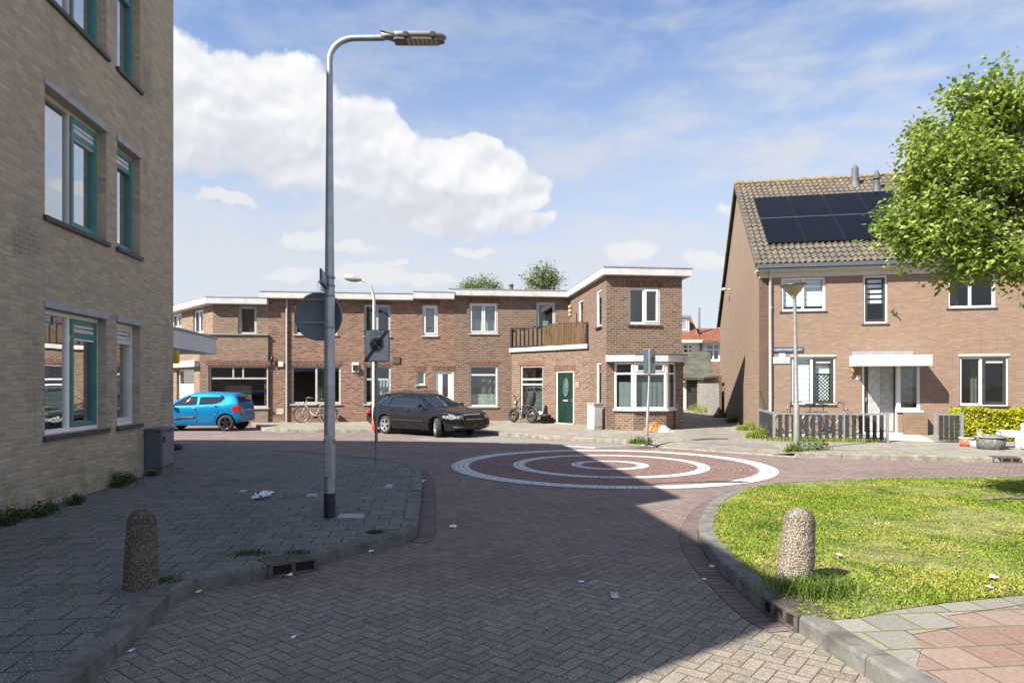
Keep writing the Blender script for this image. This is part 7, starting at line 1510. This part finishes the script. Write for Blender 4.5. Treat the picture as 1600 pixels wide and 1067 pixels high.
q = G(1022, 674.5, .12); rg_ = thing('rag_bundle', 'orange and white crumpled cloth bundle on the pavement before the bay window', 'cloth bundle', tuple(q)); sc_ = q.dot(FW) / FPX
def heap(cx, cy, rx, ry, h, nm, m, seed):
    rnd = random.Random(seed); n = 13; vs, fs = [], []
    for i in range(n):
        for j in range(n):
            u, v = i / (n - 1) * 2 - 1, j / (n - 1) * 2 - 1; d = math.hypot(u, v); e = max(0, 1 - d ** 1.6); vs.append((cx + u * rx * (1 + .12 * rnd.gauss(0, 1)), cy + v * ry * (1 + .1 * rnd.gauss(0, 1)), .12 + max(0, e * h * (.75 + .45 * rnd.random())) + .004))
    for i in range(n - 1):
        for j in range(n - 1): a = i * n + j; fs.append((a, a + n, a + n + 1, a + 1))
    mm = MB(); mm.add(vs, fs); mm.build(nm, m, rg_)
heap(q.x + .02, q.y + .12, 17 * sc_, .26, .33, 'orange_cloth', plain('orange_cloth', (.36, .14, .04), .9, var=.3, scale=5, dirt=(.36, .31, .25)), 1); heap(q.x + 14 * sc_, q.y + .02, 15 * sc_, .25, .20, 'white_cloth', plain('white_cloth', (.42, .43, .46), .9, var=.1), 4)
# twig in the lawn
tw = G(1585, 782, .14); mb = MB(); mb.tube([tw + Vector((-.45, .1, .0)), tw + Vector((-.1, .04, .04)), tw + Vector((.25, 0, .02)), tw + Vector((.6, -.1, .06))], [.012, .018, .02, .014], 6); tag(mb.build('fallen_branch', M_TREEBARK), 'grey fallen branch lying in the grass at the far right', 'branch')

# ================================================================ sky, sun, camera
w = bpy.data.worlds.new('World'); sc.world = w; w.use_nodes = True; nt = w.node_tree; nt.nodes.clear(); n = N(nt)
sky = n.node('ShaderNodeTexSky', sky_type='NISHITA'); sky.sun_disc = False; sky.sun_elevation = SUN_EL; sky.sun_rotation = R(240); sky.air_density = 1.0; sky.dust_density = .6; sky.ozone_density = 1.6
dirv = n.coord('Generated'); dx, dy, dz = n.xyz(dirv); DEG = 57.29578
az = dx.atan2(dy) * DEG; hor = (dx * dx + dy * dy).sqrt(); el = dz.atan2(hor) * DEG
nv = n.vec(az * .1, el * .1, 0.0)
wv = n.vec(az * .055, el * .16, 4.0)
b1 = n.noise(nv, 1.1, 9, .62); b2 = n.noise(n.vec(az * .1, el * .1, 9.0), 1.1, 9, .62)
aw = az + (b1 - .5) * 7.0; ew = el + (b2 - .5) * 5.5
def sph(px, py): u = (px - CX) / FPX; return math.degrees(math.atan(u) + YAW), math.degrees(math.atan((HY - py) / FPX * math.cos(math.atan(u))))
def blobs(lst):
    d = None
    for px, py, rx, ry in lst:
        a, e = sph(px, py); a2, _ = sph(px + rx, py); _, e2 = sph(px, py - ry); sx, sy = 1 / max(.3, abs(a2 - a)), 1 / max(.2, abs(e2 - e))
        qx = (aw - a) * sx; qy = (ew - e) * sy; v = 1.0 - (qx * qx + qy * qy); d = v if d is None else d.max(v)
    return d
big = blobs([(250, 150, 130, 125), (360, 170, 110, 100), (450, 195, 110, 100), (560, 240, 100, 95), (640, 275, 90, 75), (735, 265, 75, 62), (795, 285, 55, 55), (690, 335, 135, 32), (810, 345, 48, 24), (460, 255, 110, 55), (300, 250, 90, 40), (40, 190, 300, 150)])
sml = blobs([(465, 376, 62, 18), (550, 386, 50, 15), (355, 318, 55, 13), (570, 428, 66, 24), (460, 428, 54, 18), (745, 383, 46, 10), (612, 406, 18, 8), (982, 380, 52, 25), (1098, 406, 42, 20), (650, 440, 80, 13), (1150, 330, 40, 10), (1500, 430, 120, 26), (120, 400, 160, 40)])
fine = n.noise(nv, 2.6, 12, .66)
def billow(ox, oy):      # cauliflower lobes
    v = None
    wx = (b2 - .5) * .5; wy = (b1 - .5) * .5
    for sc_, k in ((1.15, .5), (2.7, .32), (6.0, .18)):
        q = (1.0 - n.voro(n.vec(az * .1 + wx + ox, el * .12 + wy + oy, sc_), sc_)) * k; v = q if v is None else v + q
    return v
bl = billow(0.0, 0.0); bl2 = billow(.035, -.075)
a_, e0_ = sph(300, 235); _, e1_ = sph(700, 360); a1_, _ = sph(760, 360)      # the bank's flat base is tilted
base = ew - (e0_ + (az - a_) * ((e1_ - e0_) / (a1_ - a_)))
dB = big + (bl - .55) * 1.25 + (fine - .5) * .55
crisp = base.step(-2.0, 3.5)
mB = dB.step(-.04, .24) * crisp + dB.step(-.10, .75) * (1.0 - crisp)
dS = sml + (bl - .55) * 1.3 + (fine - .5) * .5
mS = dS.step(-.05, .55) * .80
# scattered fair-weather cumulus over the rest of the sky dome (seen only in reflections)
oth = n.noise(n.vec(az * .03, el * .07, 2.0), 1.3, 7, .6).step(.56, .66) * ((az - YAW * DEG).abs().gt(43.0))
cir = n.noise(wv, 1.5, 8, .6, .15); lowh = 1.0 - el.step(4.0, 32.0)
cirr = cir.step(.36, .72) * (.38 + az.step(4.0, 40.0) * .28) + lowh * .80 + .02
# cloud tone: bright tops, blue-grey undersides
relief = (bl - bl2) * 1.5
tone = relief + base.step(-3.0, 7.0) * .40 + n.noise(nv, .8, 5, .6) * .55 + (fine - .5) * .35 - .19
ccol = n.ramp(tone, [(.10, (4.25, 4.45, 4.85)), (.34, (4.95, 5.08, 5.35)), (.52, (5.75, 5.8, 5.9)), (.75, (6.3, 6.3, 6.25))])
skyc = n.mix(1.0, S(n, sky.outputs[0]), SKYTINT, 'MULTIPLY')
c = n.mix(cirr.min(.85), skyc, (4.6, 4.7, 4.85)); c = n.mix(mS, c, n.mix(.6, ccol, (5.8, 5.7, 5.6))); c = n.mix(oth * .9, c, (5.2, 5.3, 5.4)); c = n.mix(mB, c, ccol)
bg = n.node('ShaderNodeBackground'); n.put(bg.inputs[0], c); bg.inputs[1].default_value = SKYK
o = n.node('ShaderNodeOutputWorld'); nt.links.new(bg.outputs[0], o.inputs[0])
sl = bpy.data.lights.new('sun', 'SUN'); sl.energy = SUNK; sl.angle = R(.53); sl.color = (1.0, .93, .82)
so = bpy.data.objects.new('sun', sl); COL.objects.link(so)
ld = Vector((math.sin(SUN_AZ) * math.cos(SUN_EL), math.cos(SUN_AZ) * math.cos(SUN_EL), -math.sin(SUN_EL))); so.rotation_euler = ld.to_track_quat('-Z', 'Y').to_euler(); so.location = (-20, -12, 25)
cd = bpy.data.cameras.new('camera'); cam = bpy.data.objects.new('camera', cd); COL.objects.link(cam); sc.camera = cam
cam.location = (0, 0, EYE); cam.rotation_euler = (R(90), 0, -YAW); cd.sensor_width = 36; cd.lens = FPX / 1600 * 36; cd.shift_y = (HY - 533.5) / 1600; cd.clip_end = 2000; cd.clip_start = .05
sc.view_settings.view_transform = 'Standard'; sc.view_settings.look = 'None'; sc.view_settings.gamma = 1.0; sc.view_settings.exposure = EXPO
sc.cycles.max_bounces = 8; sc.cycles.transparent_max_bounces = 12; sc.cycles.diffuse_bounces = 4; sc.cycles.glossy_bounces = 4; sc.cycles.sample_clamp_indirect = 6
sc.render.resolution_x, sc.render.resolution_y = 1024, 682
